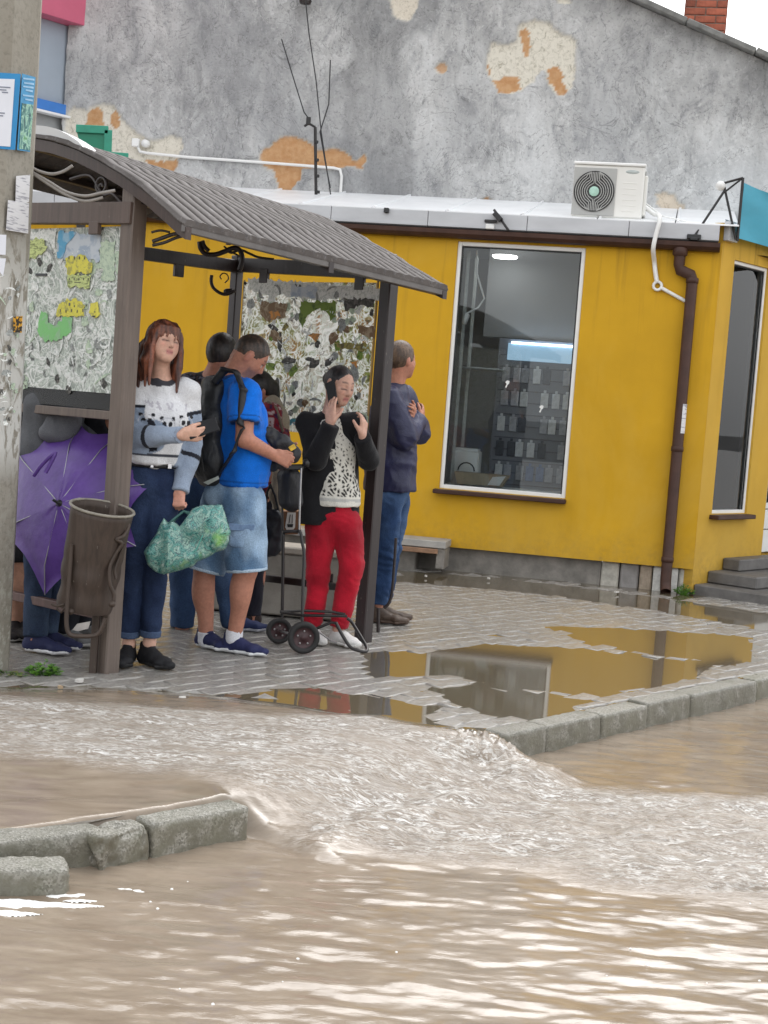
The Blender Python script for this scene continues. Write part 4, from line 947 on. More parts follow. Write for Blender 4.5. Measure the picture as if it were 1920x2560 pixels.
for i in range(NS):
    rings = []; prof = [(0, .002), (.11, .002), (.16, .015), (.21, .019), (.50, .022), (.84, .019), (.90, .015), (.94, .002), (1.0, .002), (1.0, .000), (0, .000)]
    for j, b in enumerate(bs):
        stp = .009*(1-((b-1.375) % .29)/.29)
        ring = []
        for (u, hgt) in prof:
            a = RA0+(i+u)*sw; z = roof_z(a, b)+.016+hgt*1.0+stp*(1 if hgt > .001 else 0)
            ring.append(A3(a-.012*(b-1.4)*0, b, z))
        rings.append(ring)
    m = MB(); m.loft(rings, True, True, True); o = m.build('roof_panel', M_ROOF, sh)
# pale strip added on the crown near the gable, standing in for sky glare
m = MB(); rings = []
for b in np.linspace(2.13, 2.75, 14):
    t_ = sin(pi*min(1, max(0, (b-2.13)/.62)))**.7
    rings.append([A3(RA0+.02, b, roof_z(RA0, b)+.03), A3(RA0+.02, b, roof_z(RA0, b)+.034+.045*t_), A3(RA0+.10, b, roof_z(RA0+.1, b)+.034+.04*t_), A3(RA0+.10, b, roof_z(RA0+.1, b)+.03)])
m.loft(rings, True, True, False); m.build('crown_glare', simple('painted_crown_glare', (.62, .63, .64), .3, .06, 4), sh)
def rafter(a, w, h, mt):
    m = MB(); bb = np.linspace(1.39, 3.46, 30); rings = []
    for b in bs:
        z = roof_z(a, b)+.012; rings.append([A3(a-w/2, b, z-h), A3(a+w/2, b, z-h), A3(a+w/2, b, z), A3(a-w/2, b, z)])
    m.loft(rings, True, True, False); return m.build('rafter', mt, sh)
rafter(-.672, .035, .055, M_BEAM); rafter(1.20, .035, .045, M_DARKB); rafter(.28, .035, .05, M_DARKB)
for b in (1.42, 1.75, 2.05, 2.32, 2.6, 2.9):
    m = MB(); m.bar(A3(RA0+.03, b, roof_z(RA0, b)-.012), A3(RA1-.03, b, roof_z(RA1, b)-.012), .045, .03); m.build('purlin', M_DARKB, sh)
m = MB(); m.bar(A3(RA0, 1.387, roof_z(RA0, 1.39)+.002), A3(RA1, 1.387, roof_z(RA1, 1.39)+.002), .018, .035); m.build('eave_strip', simple('grey_brown_eave', (.13, .12, .115), .5, .2, 10), sh)
# wrought-iron scrolls
def scroll(pts, r=.008, name='scroll'):
    m = MB(); m.tube(catm(pts, 5), r, 6); return m.build(name, M_DARKB, sh)
def circ(c, e1, e2, r, a0, a1, n=12, sp=0.0): return [np.asarray(c)+(e1*cos(a)+e2*sin(a))*(r*(1-sp*i/n)) for i, a in enumerate(np.linspace(a0, a1, n))]
ga = -.66
scroll(circ(A3(ga, 2.014, 2.292), V, Z, .036, 0, 2*pi*1.1)); scroll(circ(A3(ga, 1.80, 2.20), V, Z, .026, .6, 2*pi))
scroll(circ(A3(ga, 2.014, 2.285), V, Z, .012, 0, pi)); scroll([A3(ga, 1.86, 2.205), A3(ga, 1.93, 2.25), A3(ga, 2.0, 2.25), A3(ga, 2.10, 2.34), A3(ga, 2.25, 2.33)])
# braces at the front posts and the back scrolls seen against the yellow wall
zf = lambda x, y: (360+x*770/1659, 560+y*770/1659)
def bp(x, y, Yd=8.75): return P(*zf(x, y), Yd)
scroll([bp(300, 95), bp(305, 130), bp(330, 160), bp(380, 165), bp(430, 150), bp(480, 130), bp(515, 140), bp(530, 190), bp(515, 250)], .016)
scroll([bp(315, 90), bp(325, 120), bp(350, 145)], .014)
scroll([bp(440, 135), bp(470, 155), bp(520, 140), bp(570, 160), bp(620, 180), bp(700, 190)], .008); scroll([bp(430, 120), bp(470, 150), bp(540, 185)], .006)
scroll([bp(365, 275), bp(362, 310), bp(375, 345), bp(410, 372), bp(445, 378), bp(490, 360)], .011)
m = MB(); c = bp(450, 365); m.lathe([(0, -.03), (.02, -.015), (.022, .0), (.010, .02), (0, .035)], c, nrm((.4, 0, .3)), 8, ecc=.4); m.build('iron_leaf', M_DARKB, sh)
scroll([c+np.array([q[0], 0, q[1]]) for q in ((-.02, .05), (.0, .075), (-.01, .10), (-.035, .105), (-.05, .085), (-.04, .07))], .004)
m = MB(); m.lathe([(0, -.012), (.012, 0), (0, .012)], bp(545, 320), seg=8); m.build('iron_knob', M_DARKB, sh)
fb_ = lambda x, y, Yd=6.95: P(360+x*770/1659, 560+y*770/1659, Yd)
scroll([fb_(45, 95), fb_(100, 75), fb_(160, 55), fb_(215, 50)], .010, 'brace'); scroll([fb_(45, 115), fb_(110, 100), fb_(170, 75), fb_(220, 62)], .008, 'brace'); scroll([fb_(40, 45), fb_(90, 35), fb_(140, 45)], .006, 'brace')

# ---- glued-over advert panels
def m_torn(name, base, tones, sc, seed, blot=None):
    t = NT(name); v = t.coord((1, 1, 1)); mp = t.t.nodes[-1]; mp.inputs['Location'].default_value = (seed, seed*.7, seed*.3)
    n1 = t.noise(sc, 2, .5, dist=2.2, vec=v); n2 = t.noise(sc*2.1, 3, .6, dist=1.6, vec=v); n3 = t.noise(sc*.33, 3, .6, vec=v)
    r1 = t.ramp(t.math('ABSOLUTE', t.math('SUBTRACT', n1, .5)), [(.012, 1), (.055, 0)]); r2 = t.ramp(t.math('ABSOLUTE', t.math('SUBTRACT', n2, .52)), [(.02, 1), (.07, 0)])
    col = t.ramp(n3, tones)
    if blot:
        for (bc, bs_, lo_, hi_, sd_) in blot:
            nb_ = t.noise(bs_, 4, .65, dist=.8, vec=v if False else None); 
            col = t.mix(t.ramp(nb_, [(lo_, 0), (hi_, .85)]), col, bc)
    col = t.mix(r2, col, (.60, .65, .60)); col = t.mix(r1, col, (.78, .80, .78)); col = t.mix(t.ramp(n2, [(.30, .9), (.40, 0)]), col, base)
    t.set(base=col, rough=.6); t.bump(t.math('ADD', r1, r2), .3, .003)
    if blot:      # paper glued on clear sheet lets daylight through
        tl_ = t.n('ShaderNodeBsdfTranslucent'); t.l(col, tl_.inputs[0]); mx = t.n('ShaderNodeMixShader'); mx.inputs[0].default_value = .5; t.l(t.b.outputs[0], mx.inputs[1]); t.l(tl_.outputs[0], mx.inputs[2]); t.l(mx.outputs[0], t.out.inputs[0])
    return t.m
M_TORNA = m_torn('torn_paper_layers', (.06, .062, .06), [(.35, (.24, .26, .24)), (.5, (.42, .47, .43)), (.65, (.26, .29, .26))], 8, 3.0)
M_TORNB = m_torn('torn_poster_layers', (.07, .06, .05), [(.32, (.66, .65, .60)), (.45, (.40, .38, .31)), (.53, (.22, .24, .09)), (.62, (.40, .27, .13)), (.72, (.60, .60, .54))], 7, 9.0, [((.05, .045, .035), 9, .54, .62, 1), ((.16, .22, .03), 6.3, .56, .63, 2), ((.30, .16, .06), 5.1, .57, .64, 3)])
SCR = {}
def paper_mat(k, c, c2=None, s=60, sc=(1, 1, 1)):
    t = NT('paper_'+k); n = t.noise(s, 3, .6, sc, .8)
    t.set(base=t.ramp(n, [(.40, c2 or tuple(x*.6 for x in c)), (.52, c), (1, tuple(min(1, x*1.1) for x in c))]), rough=.65); SCR[k] = t.m
paper_mat('white', (.80, .82, .80), (.56, .60, .57)); paper_mat('pale_green', (.52, .62, .48), (.36, .46, .36)); paper_mat('grey', (.34, .36, .35)); paper_mat('yellow', (.72, .66, .09), (.40, .38, .10), 34); paper_mat('lime', (.56, .64, .26), (.22, .26, .10), 30, (1, 1, 3))
paper_mat('green', (.22, .56, .20), (.30, .52, .30), 14); paper_mat('blue_white', (.55, .60, .66), (.36, .44, .55), 12); paper_mat('blue', (.10, .36, .58), (.30, .50, .66), 14); paper_mat('orange', (.62, .26, .05), (.35, .20, .08), 20); paper_mat('leaf', (.17, .26, .03), (.07, .12, .015), 18); paper_mat('brown', (.20, .12, .06), (.36, .28, .18), 22); paper_mat('dark', (.05, .05, .045), (.14, .13, .12), 30); paper_mat('olive', (.30, .26, .06), (.12, .10, .04), 26); paper_mat('cyan', (.10, .50, .68), (.2, .55, .7), 10)
def scrap_mesh(kind, rnd, w, h, curl=False):
    n = 9 if not curl else 8; b = MB()
    if curl:      # narrow torn ribbon, curved in its plane
        L = []; R = []
        ph = rnd.uniform(-1.6, 1.6); a = rnd.uniform(0, 6.28)
        x = y = 0; wd = h*rnd.uniform(.5, 1.2)
        for i in range(n):
            a += ph/n*1.6; ww = wd*sin(pi*(i+.6)/(n+.2))*rnd.uniform(.7, 1.2); dx, dy = cos(a), sin(a); L.append((x-dy*ww/2, y+dx*ww/2)); R.append((x+dy*ww/2, y-dx*ww/2)); x += dx*w/n; y += dy*w/n
        poly = L+R[::-1]; cx, cy = x/2, y/2; poly = [(p[0]-cx, p[1]-cy) for p in poly]
        V_ = [(p[0], -.0012-.003*abs(sin(i*1.3)), p[1]) for i, p in enumerate(poly)]; k = len(L)
        b.add(V_, [(i, i+1, 2*k-2-i, 2*k-1-i) for i in range(k-1)], True)
    else:
        poly = []
        for i in range(12):
            a = 2*pi*i/12; r_ = 1/max(abs(cos(a)), abs(sin(a))); r_ *= rnd.uniform(.62, 1.0); poly.append((cos(a)*r_*w/2, sin(a)*r_*h/2))
        V_ = [(0, -.0015, 0)]+[(p[0], -.0006-.0025*(i % 3 == 0), p[1]) for i, p in enumerate(poly)]
        b.add(V_, [(0, 1+i, 1+(i+1) % 12) for i in range(12)])
    return b.build('paper_scrap', SCR[kind], mesh_only=True)
rp = random.Random(21)
RIB = [scrap_mesh(k, rp, rp.uniform(.06, .14), rp.uniform(.012, .022), True) for k in ['white']*14+['pale_green']*3+['grey']*3]
FLK = [scrap_mesh(k, rp, rp.uniform(.03, .08), rp.uniform(.03, .07)) for k in ['white']*6+['pale_green']*5+['grey']*5+['dark']*3]
def put_scraps(parent, fr, ex, n, x0, x1, z0, z1, sets, seed, zpow=1.0):
    r = random.Random(seed); ny_ = np.cross(Z, ex)
    for i in range(n):
        me = r.choice(r.choice(sets)); x = r.uniform(x0, x1); z = z0+(z1-z0)*r.random()**zpow; an = r.uniform(-1.6, 1.6)
        e1 = ex*cos(an)+Z*sin(an); e3 = -ex*sin(an)+Z*cos(an); s = r.uniform(.7, 1.25)
        inst('paper_scrap', me, fr(x, z, .0055+.0004*i/n*8), (e1, np.cross(e3, e1), e3), parent, (s, 1, s))
def sheet(parent, fr, pts, mat_, off, name='paper_sheet', jag=.010):
    r = random.Random(int(abs(pts[0][0])*9973)); q = []
    for i in range(len(pts)):
        (x0, z0), (x1, z1) = pts[i], pts[(i+1) % len(pts)]; L_ = sqrt((x1-x0)**2+(z1-z0)**2); k = max(1, int(L_/.018))
        for j in range(k): t_ = j/k; q.append((x0+(x1-x0)*t_+r.uniform(-jag, jag)*(j > 0), z0+(z1-z0)*t_+r.uniform(-jag, jag)*(j > 0)))
    pts = q; m = MB(); ps = [fr(x, z, off) for x, z in pts]; nn = fr(0, 0, 1)-fr(0, 0, 0); m.prism(ps, nn*.0012); return m.build(name, mat_, parent)
# panel A, near gable; local x runs towards the post, offset towards the viewer
def FA(x, z, o=0.0): return A3(SA0-.012-o, SB1-x, z)
EXA = -V
def xa(nx, ny):
    h = hit(nx, ny, A3(SA0-.015, 0, 0), U)-K0; return SB1-h@V, h[2]
pa = MB(); pa.obox(FA(.585, 1.71), EXA*.615, U*.006, Z*.39); PA = pa.build('advert_panel', M_TORNA, sh)
pp = MB(); pp.obox(FA(.585, 1.28), EXA*.615, U*.003, Z*.038); pp.build('clear_pane', M_PLEXI, sh)
m = MB(); m.bar(FA(1.207, 1.25, .0), FA(1.207, 2.10, .0), .014, .016, U); m.build('panel_edge', simple('ochre_edge', (.42, .27, .10), .6), sh)
put_scraps(PA, FA, EXA, 88, .30, 1.15, 1.40, 2.02, [RIB, FLK], 4)
put_scraps(PA, FA, EXA, 30, .35, 1.17, 1.36, 1.62, [RIB, RIB, RIB], 9)
put_scraps(PA, FA, EXA, 8, .40, 1.17, 1.315, 1.38, [FLK], 19)
q8 = lambda x, y: xa(x*330/1460, 560+y*330/1460)
sheet(PA, FA, [q8(660, 90), q8(1130, 120), q8(1110, 420), q8(900, 400), q8(655, 385)], SCR['blue_white'], .0105)
sheet(PA, FA, [q8(665, 92), q8(860, 100), q8(780, 200), q8(740, 300), q8(690, 385), q8(655, 380)], SCR['blue'], .0128)
sheet(PA, FA, [q8(1130, 200), q8(1290, 180), q8(1280, 620), q8(1170, 630), q8(1120, 420)], SCR['pale_green'], .0100); sheet(PA, FA, [q8(1290, 290), q8(1380, 290), q8(1370, 560), q8(1300, 560)], SCR['pale_green'], .0106)
sheet(PA, FA, [q8(300, 170), q8(470, 160), q8(540, 250), q8(480, 330), q8(380, 380), q8(310, 430), q8(280, 300)], SCR['lime'], .0108)
sheet(PA, FA, [q8(280, 120), q8(500, 60), q8(640, 70), q8(620, 270), q8(500, 180), q8(320, 160)], SCR['white'], .0098)
sheet(PA, FA, [q8(470, 960), q8(540, 1000), q8(545, 1090), q8(620, 1130), q8(700, 1080), q8(730, 1000), q8(820, 1040), q8(800, 1200), q8(640, 1300), q8(500, 1290), q8(430, 1180)], SCR['green'], .0112)
f1 = sheet(PA, FA, [q8(740, 380), q8(960, 350), q8(1040, 430), q8(1030, 540), q8(760, 560)], SCR['yellow'], .0130); f2 = sheet(PA, FA, [q8(770, 560), q8(1030, 560), q8(1010, 710), q8(770, 700)], SCR['lime'], .0136)
f3 = sheet(PA, FA, [q8(640, 1010), q8(670, 890), q8(760, 820), q8(800, 860), q8(860, 820), q8(960, 900), q8(950, 1020), q8(800, 1020)], SCR['yellow'], .0130); f4 = sheet(PA, FA, [q8(1020, 880), q8(1100, 860), q8(1130, 1000), q8(1060, 1040), q8(1000, 980)], SCR['yellow'], .0131)
# dark print and tear-off ticks on the yellow leaflets, black slot in the board
tk = MB()
def mark(x, y, w, h, o=.0152):
    a = q8(x, y); tk.obox(FA(a[0], a[1], o), EXA*w/2, U*.0004, Z*h/2)
for i in range(5): mark(790+i*52, 612, .006, .011)
for i in range(4): mark(785+i*58, 378, .007, .014)
for i in range(3): mark(860+i*45, 560, .010, .006)
for i in range(5): mark(690+i*62, 960+8*(i % 2), .006, .014)
mark(790, 890, .012, .014); mark(845, 910, .006, .008); mark(975, 900, .008, .010); mark(1070, 975, .012, .004); mark(1060, 1025, .022, .008); mark(880, 650, .05, .003)
tk.build('leaflet_print', SCR['dark'], PA)
m = MB(); a = q8(470, 562); m.obox(FA(a[0], a[1], .009), EXA*.045, U*.003, Z*.006); m.build('slot', M_BLK, PA)
# panel B, far gable, seen from inside
def FB(x, z, o=0.0): return A3(SA1-.02-o, SB0+x, z)
def xb(nx, ny):
    h = hit(nx, ny, A3(SA1-.02, 0, 0), U)-K0; return h@V-SB0, h[2]
pb = MB(); pb.add([FB(.09, 1.16, .006), FB(1.15, 1.16, .006), FB(1.15, 2.04, .006), FB(.09, 2.04, .006)], [(0, 1, 2, 3)]); PB_ = pb.build('advert_panel', M_TORNB, sh)
q5 = lambda x, y: xb(600+x*500/1659, 780+y*500/1659); qz = lambda x, y: xb(*zf(x, y))
EXB = -V
def FBx(x, z, o=0.0): return FB(x, z, o)
put_scraps(PB_, FBx, EXB, 46, .12, 1.1, 1.80, 2.02, [RIB, FLK], 31); put_scraps(PB_, FBx, EXB, 44, .10, .55, 1.22, 1.95, [RIB, FLK], 32); put_scraps(PB_, FBx, EXB, 40, .5, 1.1, 1.2, 1.45, [RIB, FLK], 33)
sheet(PB_, FB, [qz(565, 290), qz(1290, 345), qz(1280, 420), qz(1060, 400), qz(950, 420), qz(800, 390), qz(640, 380), qz(565, 350)], SCR['white'], .0075)
sheet(PB_, FB, [qz(800, 330), qz(940, 340), qz(930, 400), qz(800, 395)], SCR['blue_white'], .0098)
sheet(PB_, FB, [qz(850, 415), qz(1040, 420), qz(1040, 470), qz(940, 460), qz(890, 490), qz(860, 560), qz(840, 520)], SCR['leaf'], .0105); sheet(PB_, FB, [qz(985, 470), qz(1035, 455), qz(1040, 500), qz(1010, 525)], SCR['leaf'], .0108)
sheet(PB_, FB, [qz(640, 420), qz(780, 430), qz(770, 500), qz(660, 520), qz(630, 480)], SCR['brown'], .0102); sheet(PB_, FB, [qz(680, 475), qz(730, 465), qz(745, 500), qz(690, 512)], SCR['orange'], .0118)
sheet(PB_, FB, [qz(1075, 395), qz(1250, 410), qz(1245, 450), qz(1150, 440), qz(1090, 470)], SCR['dark'], .0102); sheet(PB_, FB, [qz(1150, 540), qz(1255, 560), qz(1250, 620), qz(1160, 590)], SCR['brown'], .0102)
RB2 = [scrap_mesh(k, rp, rp.uniform(.04, .10), rp.uniform(.03, .08)) for k in ['brown']*4+['olive']*3+['leaf']*3+['dark']*4+['grey']*2]
put_scraps(PB_, FBx, EXB, 26, .15, .95, 1.32, 1.78, [RB2], 51)
put_scraps(PB_, FBx, EXB, 26, .15, 1.0, 1.25, 1.85, [RIB, FLK], 52)
for (pts, k) in (([(570, 190), (690, 180), (640, 250)], 'orange'), ([(780, 260), (1080, 260), (1090, 330), (960, 310), (840, 300)], 'olive'), ([(920, 420), (990, 400), (980, 470)], 'orange'), ([(330, 905), (480, 880), (480, 930), (330, 935)], 'cyan')):
    sheet(PB_, FB, [q5(*p) for p in pts], SCR[k], .0085+.0004*(len(pts) % 4))
for x_ in (1.155, .085):
    m = MB(); m.bar(FB(x_, 1.15), FB(x_, 2.05), .012, .012, U); m.build('panel_edge', bpy.data.materials['ochre_edge'], sh)
# cables under the near gable
for pts, lab in (([(75, 545), (150, 585), (270, 612), (380, 590), (480, 530)], 'upper pale cable sagging from the pole into the shelter gable'), ([(75, 590), (250, 690), (420, 790), (600, 830), (760, 800), (900, 775)], 'middle pale cable sagging under the shelter gable'), ([(75, 600), (250, 720), (420, 820), (600, 880), (780, 845)], 'lowest pale cable sagging under the shelter gable')):
    m = MB(); ps = [P(60+x*420/1659, 280+y*420/1659, 6.86+.0*x) for x, y in pts]; m.tube(catm(ps, 5), .0075, 6); o = m.build('cable', simple('pale_cable', (.27, .25, .23), .5), org=ps[0]); tag(o, lab, 'cable', 'cables under the gable')

# ================================================================== CONCRETE POLE
pole = thing('concrete_pole', 'thick concrete utility pole plastered with paper scraps at the left edge', 'pole', (-1.90, 6.70, -.05))
def m_pole():
    t = NT('pole_concrete'); n = t.noise(3, 5, .62, (1, 1, .5)); f = t.noise(45, 4, .6); p = t.noise(12, 5, .7, (1, 1, .45), 1.4)
    col = t.ramp(n, [(.3, (.235, .215, .175)), (.7, (.345, .322, .275))]); col = t.mix(t.ramp(f, [(.35, .5), (.5, 0)]), col, (.17, .155, .125))
    sx_ = t.n('ShaderNodeSeparateXYZ'); t.l(t.coord(), sx_.inputs[0]); hz = sx_.outputs['Z']
    msk = t.math('MULTIPLY', t.ramp(t.math('DIVIDE', hz, 2.3), [(.40, 0), (.48, 1), (.78, 1), (.93, 0)]), t.ramp(p, [(.42, 0), (.50, 1)]))
    col = t.mix(msk, col, (.60, .60, .57)); lo = t.math('MULTIPLY', t.ramp(t.math('DIVIDE', hz, 2.3), [(.05, 1), (.5, 0)]), t.ramp(t.noise(22, 4, .7), [(.5, 0), (.6, .6)]))
    col = t.mix(lo, col, (.48, .48, .42))
    t.set(base=col, rough=.8); t.bump(t.math('ADD', f, p), .4, .006); return t.m
M_POLE = m_pole()
rings = []
for z in np.linspace(-.05, 3.6, 20):
    tp = 1-.012*z; xr = -1.69-.006*z; rings.append([np.array([xr-.44*tp, 6.86, z]), np.array([xr-.38*tp, 6.60, z]), np.array([xr-.085*tp, 6.60, z]), np.array([xr-.070*tp, 6.607, z]), np.array([xr, 6.80, z]), np.array([xr-.01, 6.86, z])])
m = MB(); m.loft(rings, True, True, False); m.build('shaft', M_POLE, pole)
def pq(nx, ny, o=0.0): return hit(nx, ny, (-1.8, 6.60-o, 0), (0, 1, 0))
RN = nrm((.193, -.07, 0))
def pr(nx, ny, o=0.0): return hit(nx, ny, np.array([-1.76, 6.607, 0])+nrm((.94, -.34, 0))*(o+.001), nrm((.94, -.34, 0)))
nt = thing('blue_notice', 'blue notice with a white sheet wrapped round the concrete pole', 'notice', pq(40, 380))
m = MB(); m.prism([pq(-160, 172, .003), pq(52, 185, .003), pq(38, 375, .003), pq(-160, 360, .003)], (0, -.002, 0)); m.build('front_sheet', simple('notice_blue', (.015, .235, .52), .45, .08, 6), nt)
m = MB(); m.prism([pr(55, 184, .004), pr(88, 193, .004), pr(74, 380, .004), pr(42, 375, .004)], nrm((.94, -.34, 0))*.002); m.build('side_sheet', simple('notice_blue_side', (.03, .26, .50), .45, .2, 18), nt)
m = MB(); m.prism([pr(55, 258, .0075), pr(83, 262, .0075), pr(75, 376, .0075), pr(48, 372, .0075)], nrm((.94, -.34, 0))*.001)
pt = NT('notice_picture'); pt.set(base=pt.ramp(pt.noise(32, 4, .7, (1, 1, .6), 1.0), [(.36, (.01, .06, .06)), (.48, (.05, .20, .18)), (.56, (.35, .58, .45)), (.66, (.10, .30, .12))]), rough=.4); m.build('picture', pt.m, nt)
m = MB(); m.prism([pq(-160, 192, .0065), pq(37, 198, .0065), pq(26, 367, .0065), pq(-160, 352, .0065)], (0, -.001, 0)); wsh = m.build('white_sheet', simple('notice_white', (.72, .74, .80), .5, .04, 6), nt)
m = MB(); 
for (x0, x1, y) in ((-10, 26, 215), (-10, 12, 280), (-10, 8, 287), (-10, 16, 222), (5, 20, 229)):
    m.prism([pq(x0, y, .0085), pq(x1, y+(x1-x0)*.07, .0085), pq(x1, y+3+(x1-x0)*.07, .0085), pq(x0, y+3, .0085)], (0, -.0005, 0))
m.build('print_lines', simple('print_grey', (.20, .22, .28), .6), wsh)
m = MB()
for (x0, x1, y) in ((58, 86, 194), (60, 85, 205), (58, 84, 214), (64, 82, 223), (57, 84, 236), (63, 82, 246)):
    m.prism([pr(x0, y, .0075), pr(x1, y+3, .0075), pr(x1, y+8, .0075), pr(x0, y+4, .0075)], nrm((.94, -.34, 0))*.0005)
m.build('print_lines', simple('print_pale_blue', (.30, .52, .72), .6), nt)
PL_ = [('torn white leaflets hanging on the dark side of the pole above the crossed out sheet', [(40, 440), (75, 437), (72, 505), (38, 515)], 1), ('white leaflet with a dark fold mark on the pole just below the torn strips', [(20, 500), (72, 508), (70, 584), (15, 575)], 1), ('small white sheet at the left picture edge below the folded leaflet', [(-60, 585), (16, 587), (14, 637), (-60, 635)], 0), ('pointed white paper remnant at the left edge of the pole', [(-60, 645), (15, 646), (8, 690), (-20, 655)], 0), ('orange and black sticker low on the side of the pole', [(33, 792), (56, 790), (54, 832), (34, 830)], 1)]
for i, (lab, pts, side) in enumerate(PL_):
    f = pr if side else pq; o_ = .004+.0012*i; m = MB(); m.prism([f(x, y, o_) for x, y in pts], (nrm((.94, -.34, 0)) if side else np.array([0, -1., 0]))*.0012)
    st_ = NT('sticker_print'); st_.set(base=st_.ramp(st_.noise(60, 2, .5), [(.45, (.03, .025, .02)), (.52, (.75, .38, .03))]), rough=.5)
    tag(m.build('paper_notice', st_.m if i == 4 else (M_PAPERP if i in (0, 1) else bpy.data.materials['notice_white']), org=f(*pts[2], o_)), lab, 'paper notice')
rq = random.Random(77)
for i in range(46):
    y = rq.uniform(690, 1060); x = rq.uniform(2, 60-(y-690)*.06); me = rq.choice(RIB+FLK); side = x > 30-(y-700)*.03; nn = nrm((.94, -.34, 0)) if side else np.array([0, -1., 0])
    p = (pr if side else pq)(x, y, .004); e = np.cross(Z, -nn); an = rq.uniform(-1.5, 1.5); e1 = e*cos(an)+Z*sin(an); e3 = -e*sin(an)+Z*cos(an); s = rq.uniform(.3, .6)
    inst('paper_scrap', me, p, (e1, -nn*-1 if False else np.cross(e3, e1), e3), pole, (s, 1, s))

# ================================================================== LITTER BIN
M_RUST = m_wood('rusty_brown_bin', (.052, .035, .026), .6)
bn_ = thing('litter_bin', 'battered brown metal litter bin hanging crooked on a bent tube frame', 'litter bin', A3(-.78, 1.70, .1))
YB = 6.82
z6 = lambda x, y: (x*500/1659, 1160+y*560/1858)
tc_ = P(*z6(870, 352), YB); bc_ = P(*z6(700, 1185), YB)
axb = nrm(tc_-bc_); hb = np.linalg.norm(tc_-bc_)
axb = nrm(axb+np.array([0, -.12, 0]))
prof = []
for i, q in enumerate(np.linspace(0, 1, 16)): prof.append((.128+.016*q+(.004*sin(q*23) if q < .5 else 0), hb*q))
# dented shell
m = MB(); seg = 36; ex_ = nrm(np.cross(axb, (0, 1, 0))); ey_ = np.cross(axb, ex_); V_ = []; R2 = []
for (r_, h_) in prof:
    ring = []
    for k in range(seg):
        a = 2*pi*k/seg; dn = 1-.05*max(0, sin(a*2+1+h_*9))*max(0, 1-abs(h_-.16)/.16)-.03*float(noise2(np.array([cos(a)*2.2+h_*7]), np.array([sin(a)*2.2]))[0]); ring.append(bc_+axb*h_+(ex_*cos(a)+ey_*sin(a))*r_*dn)
    R2.append(ring)
inn = [[p+(bc_+axb*((p-bc_)@axb)-p)*.03 for p in r] for r in R2]
m.loft(R2+inn[::-1], True, False, True); m.add(R2[1][::-1], [tuple(range(seg))]); m.build('body', M_RUST, bn_)
m = MB(); m.tube([bc_+axb*hb+(ex_*cos(a)+ey_*sin(a))*.146 for a in np.linspace(0, 2*pi, 33)[:-1]], .007, 6, closed=True); m.build('rim', simple('worn_bright_rim', (.25, .23, .19), .4, .3, 20), bn_)
fr = lambda x, y, o=-.155: P(*z6(x, y), YB)+np.array([0, o, 0])
m = MB(); m.tube(catm([fr(655, 640), fr(650, 690), fr(635, 900), fr(618, 1120), fr(612, 1290), fr(640, 1370), fr(720, 1385), fr(840, 1380), fr(890, 1340), fr(930, 1240)], 5), .011, 7); m.build('frame_tube', M_RUST, bn_)
m = MB(); m.tube(catm([fr(1050, 440, -.1), fr(1090, 500, -.08), fr(1060, 580, -.12), fr(1010, 600, -.14), fr(1050, 640, -.12), fr(1000, 720, -.12), fr(955, 830, -.13), fr(955, 960, -.13), fr(985, 1060, -.12), fr(975, 1150, -.12)], 5), .009, 6); m.tube(catm([fr(1065, 640, -.1), fr(1020, 760, -.1), fr(990, 860, -.11), fr(1000, 930, -.11)], 5), .007, 6); m.build('hook', M_RUST, bn_)
for (x, y) in ((690, 640), (690, 720), (640, 1190), (975, 1130)):
    m = MB(); m.lathe([(0, .02), (.014, .016), (.016, 0)], fr(x, y, -.13), (0, -1, 0), 8); m.build('pivot', M_RUST, bn_)
m = MB(); m.bar(fr(735, 560, -.148), fr(700, 720, -.15), .012, .006, (0, 1, 0)); m.bar(fr(775, 360, -.140), fr(735, 560, -.146), .008, .006, (0, 1, 0)); m.build('seam_strap', M_RUST, bn_)
# torn bright opening and tongue near the foot
m = MB(); m.prism([fr(690, 1290, -.13), fr(800, 1270, -.13), fr(780, 1330, -.13), fr(700, 1350, -.13), fr(650, 1340, -.13)], (0, -.003, 0)); m.build('paint_scrap', simple('pale_paint_scrap', (.35, .33, .31), .6, .2, 30), bn_)
m = MB(); m.tube([fr(470, 1140, -.1), fr(530, 1150, -.13), fr(590, 1130, -.14)], .006, 6); m.tube([fr(520, 1170, -.12), fr(560, 1200, -.13), fr(600, 1150, -.14)], .005, 6); m.build('bent_rod', M_RUST, bn_)
g1 = G(*z6(770, 1740)); m = MB(); m.bar(g1, np.array([g1[0]+.0, g1[1], .29]), .034, .034); m.build('stand', M_RUST, bn_)
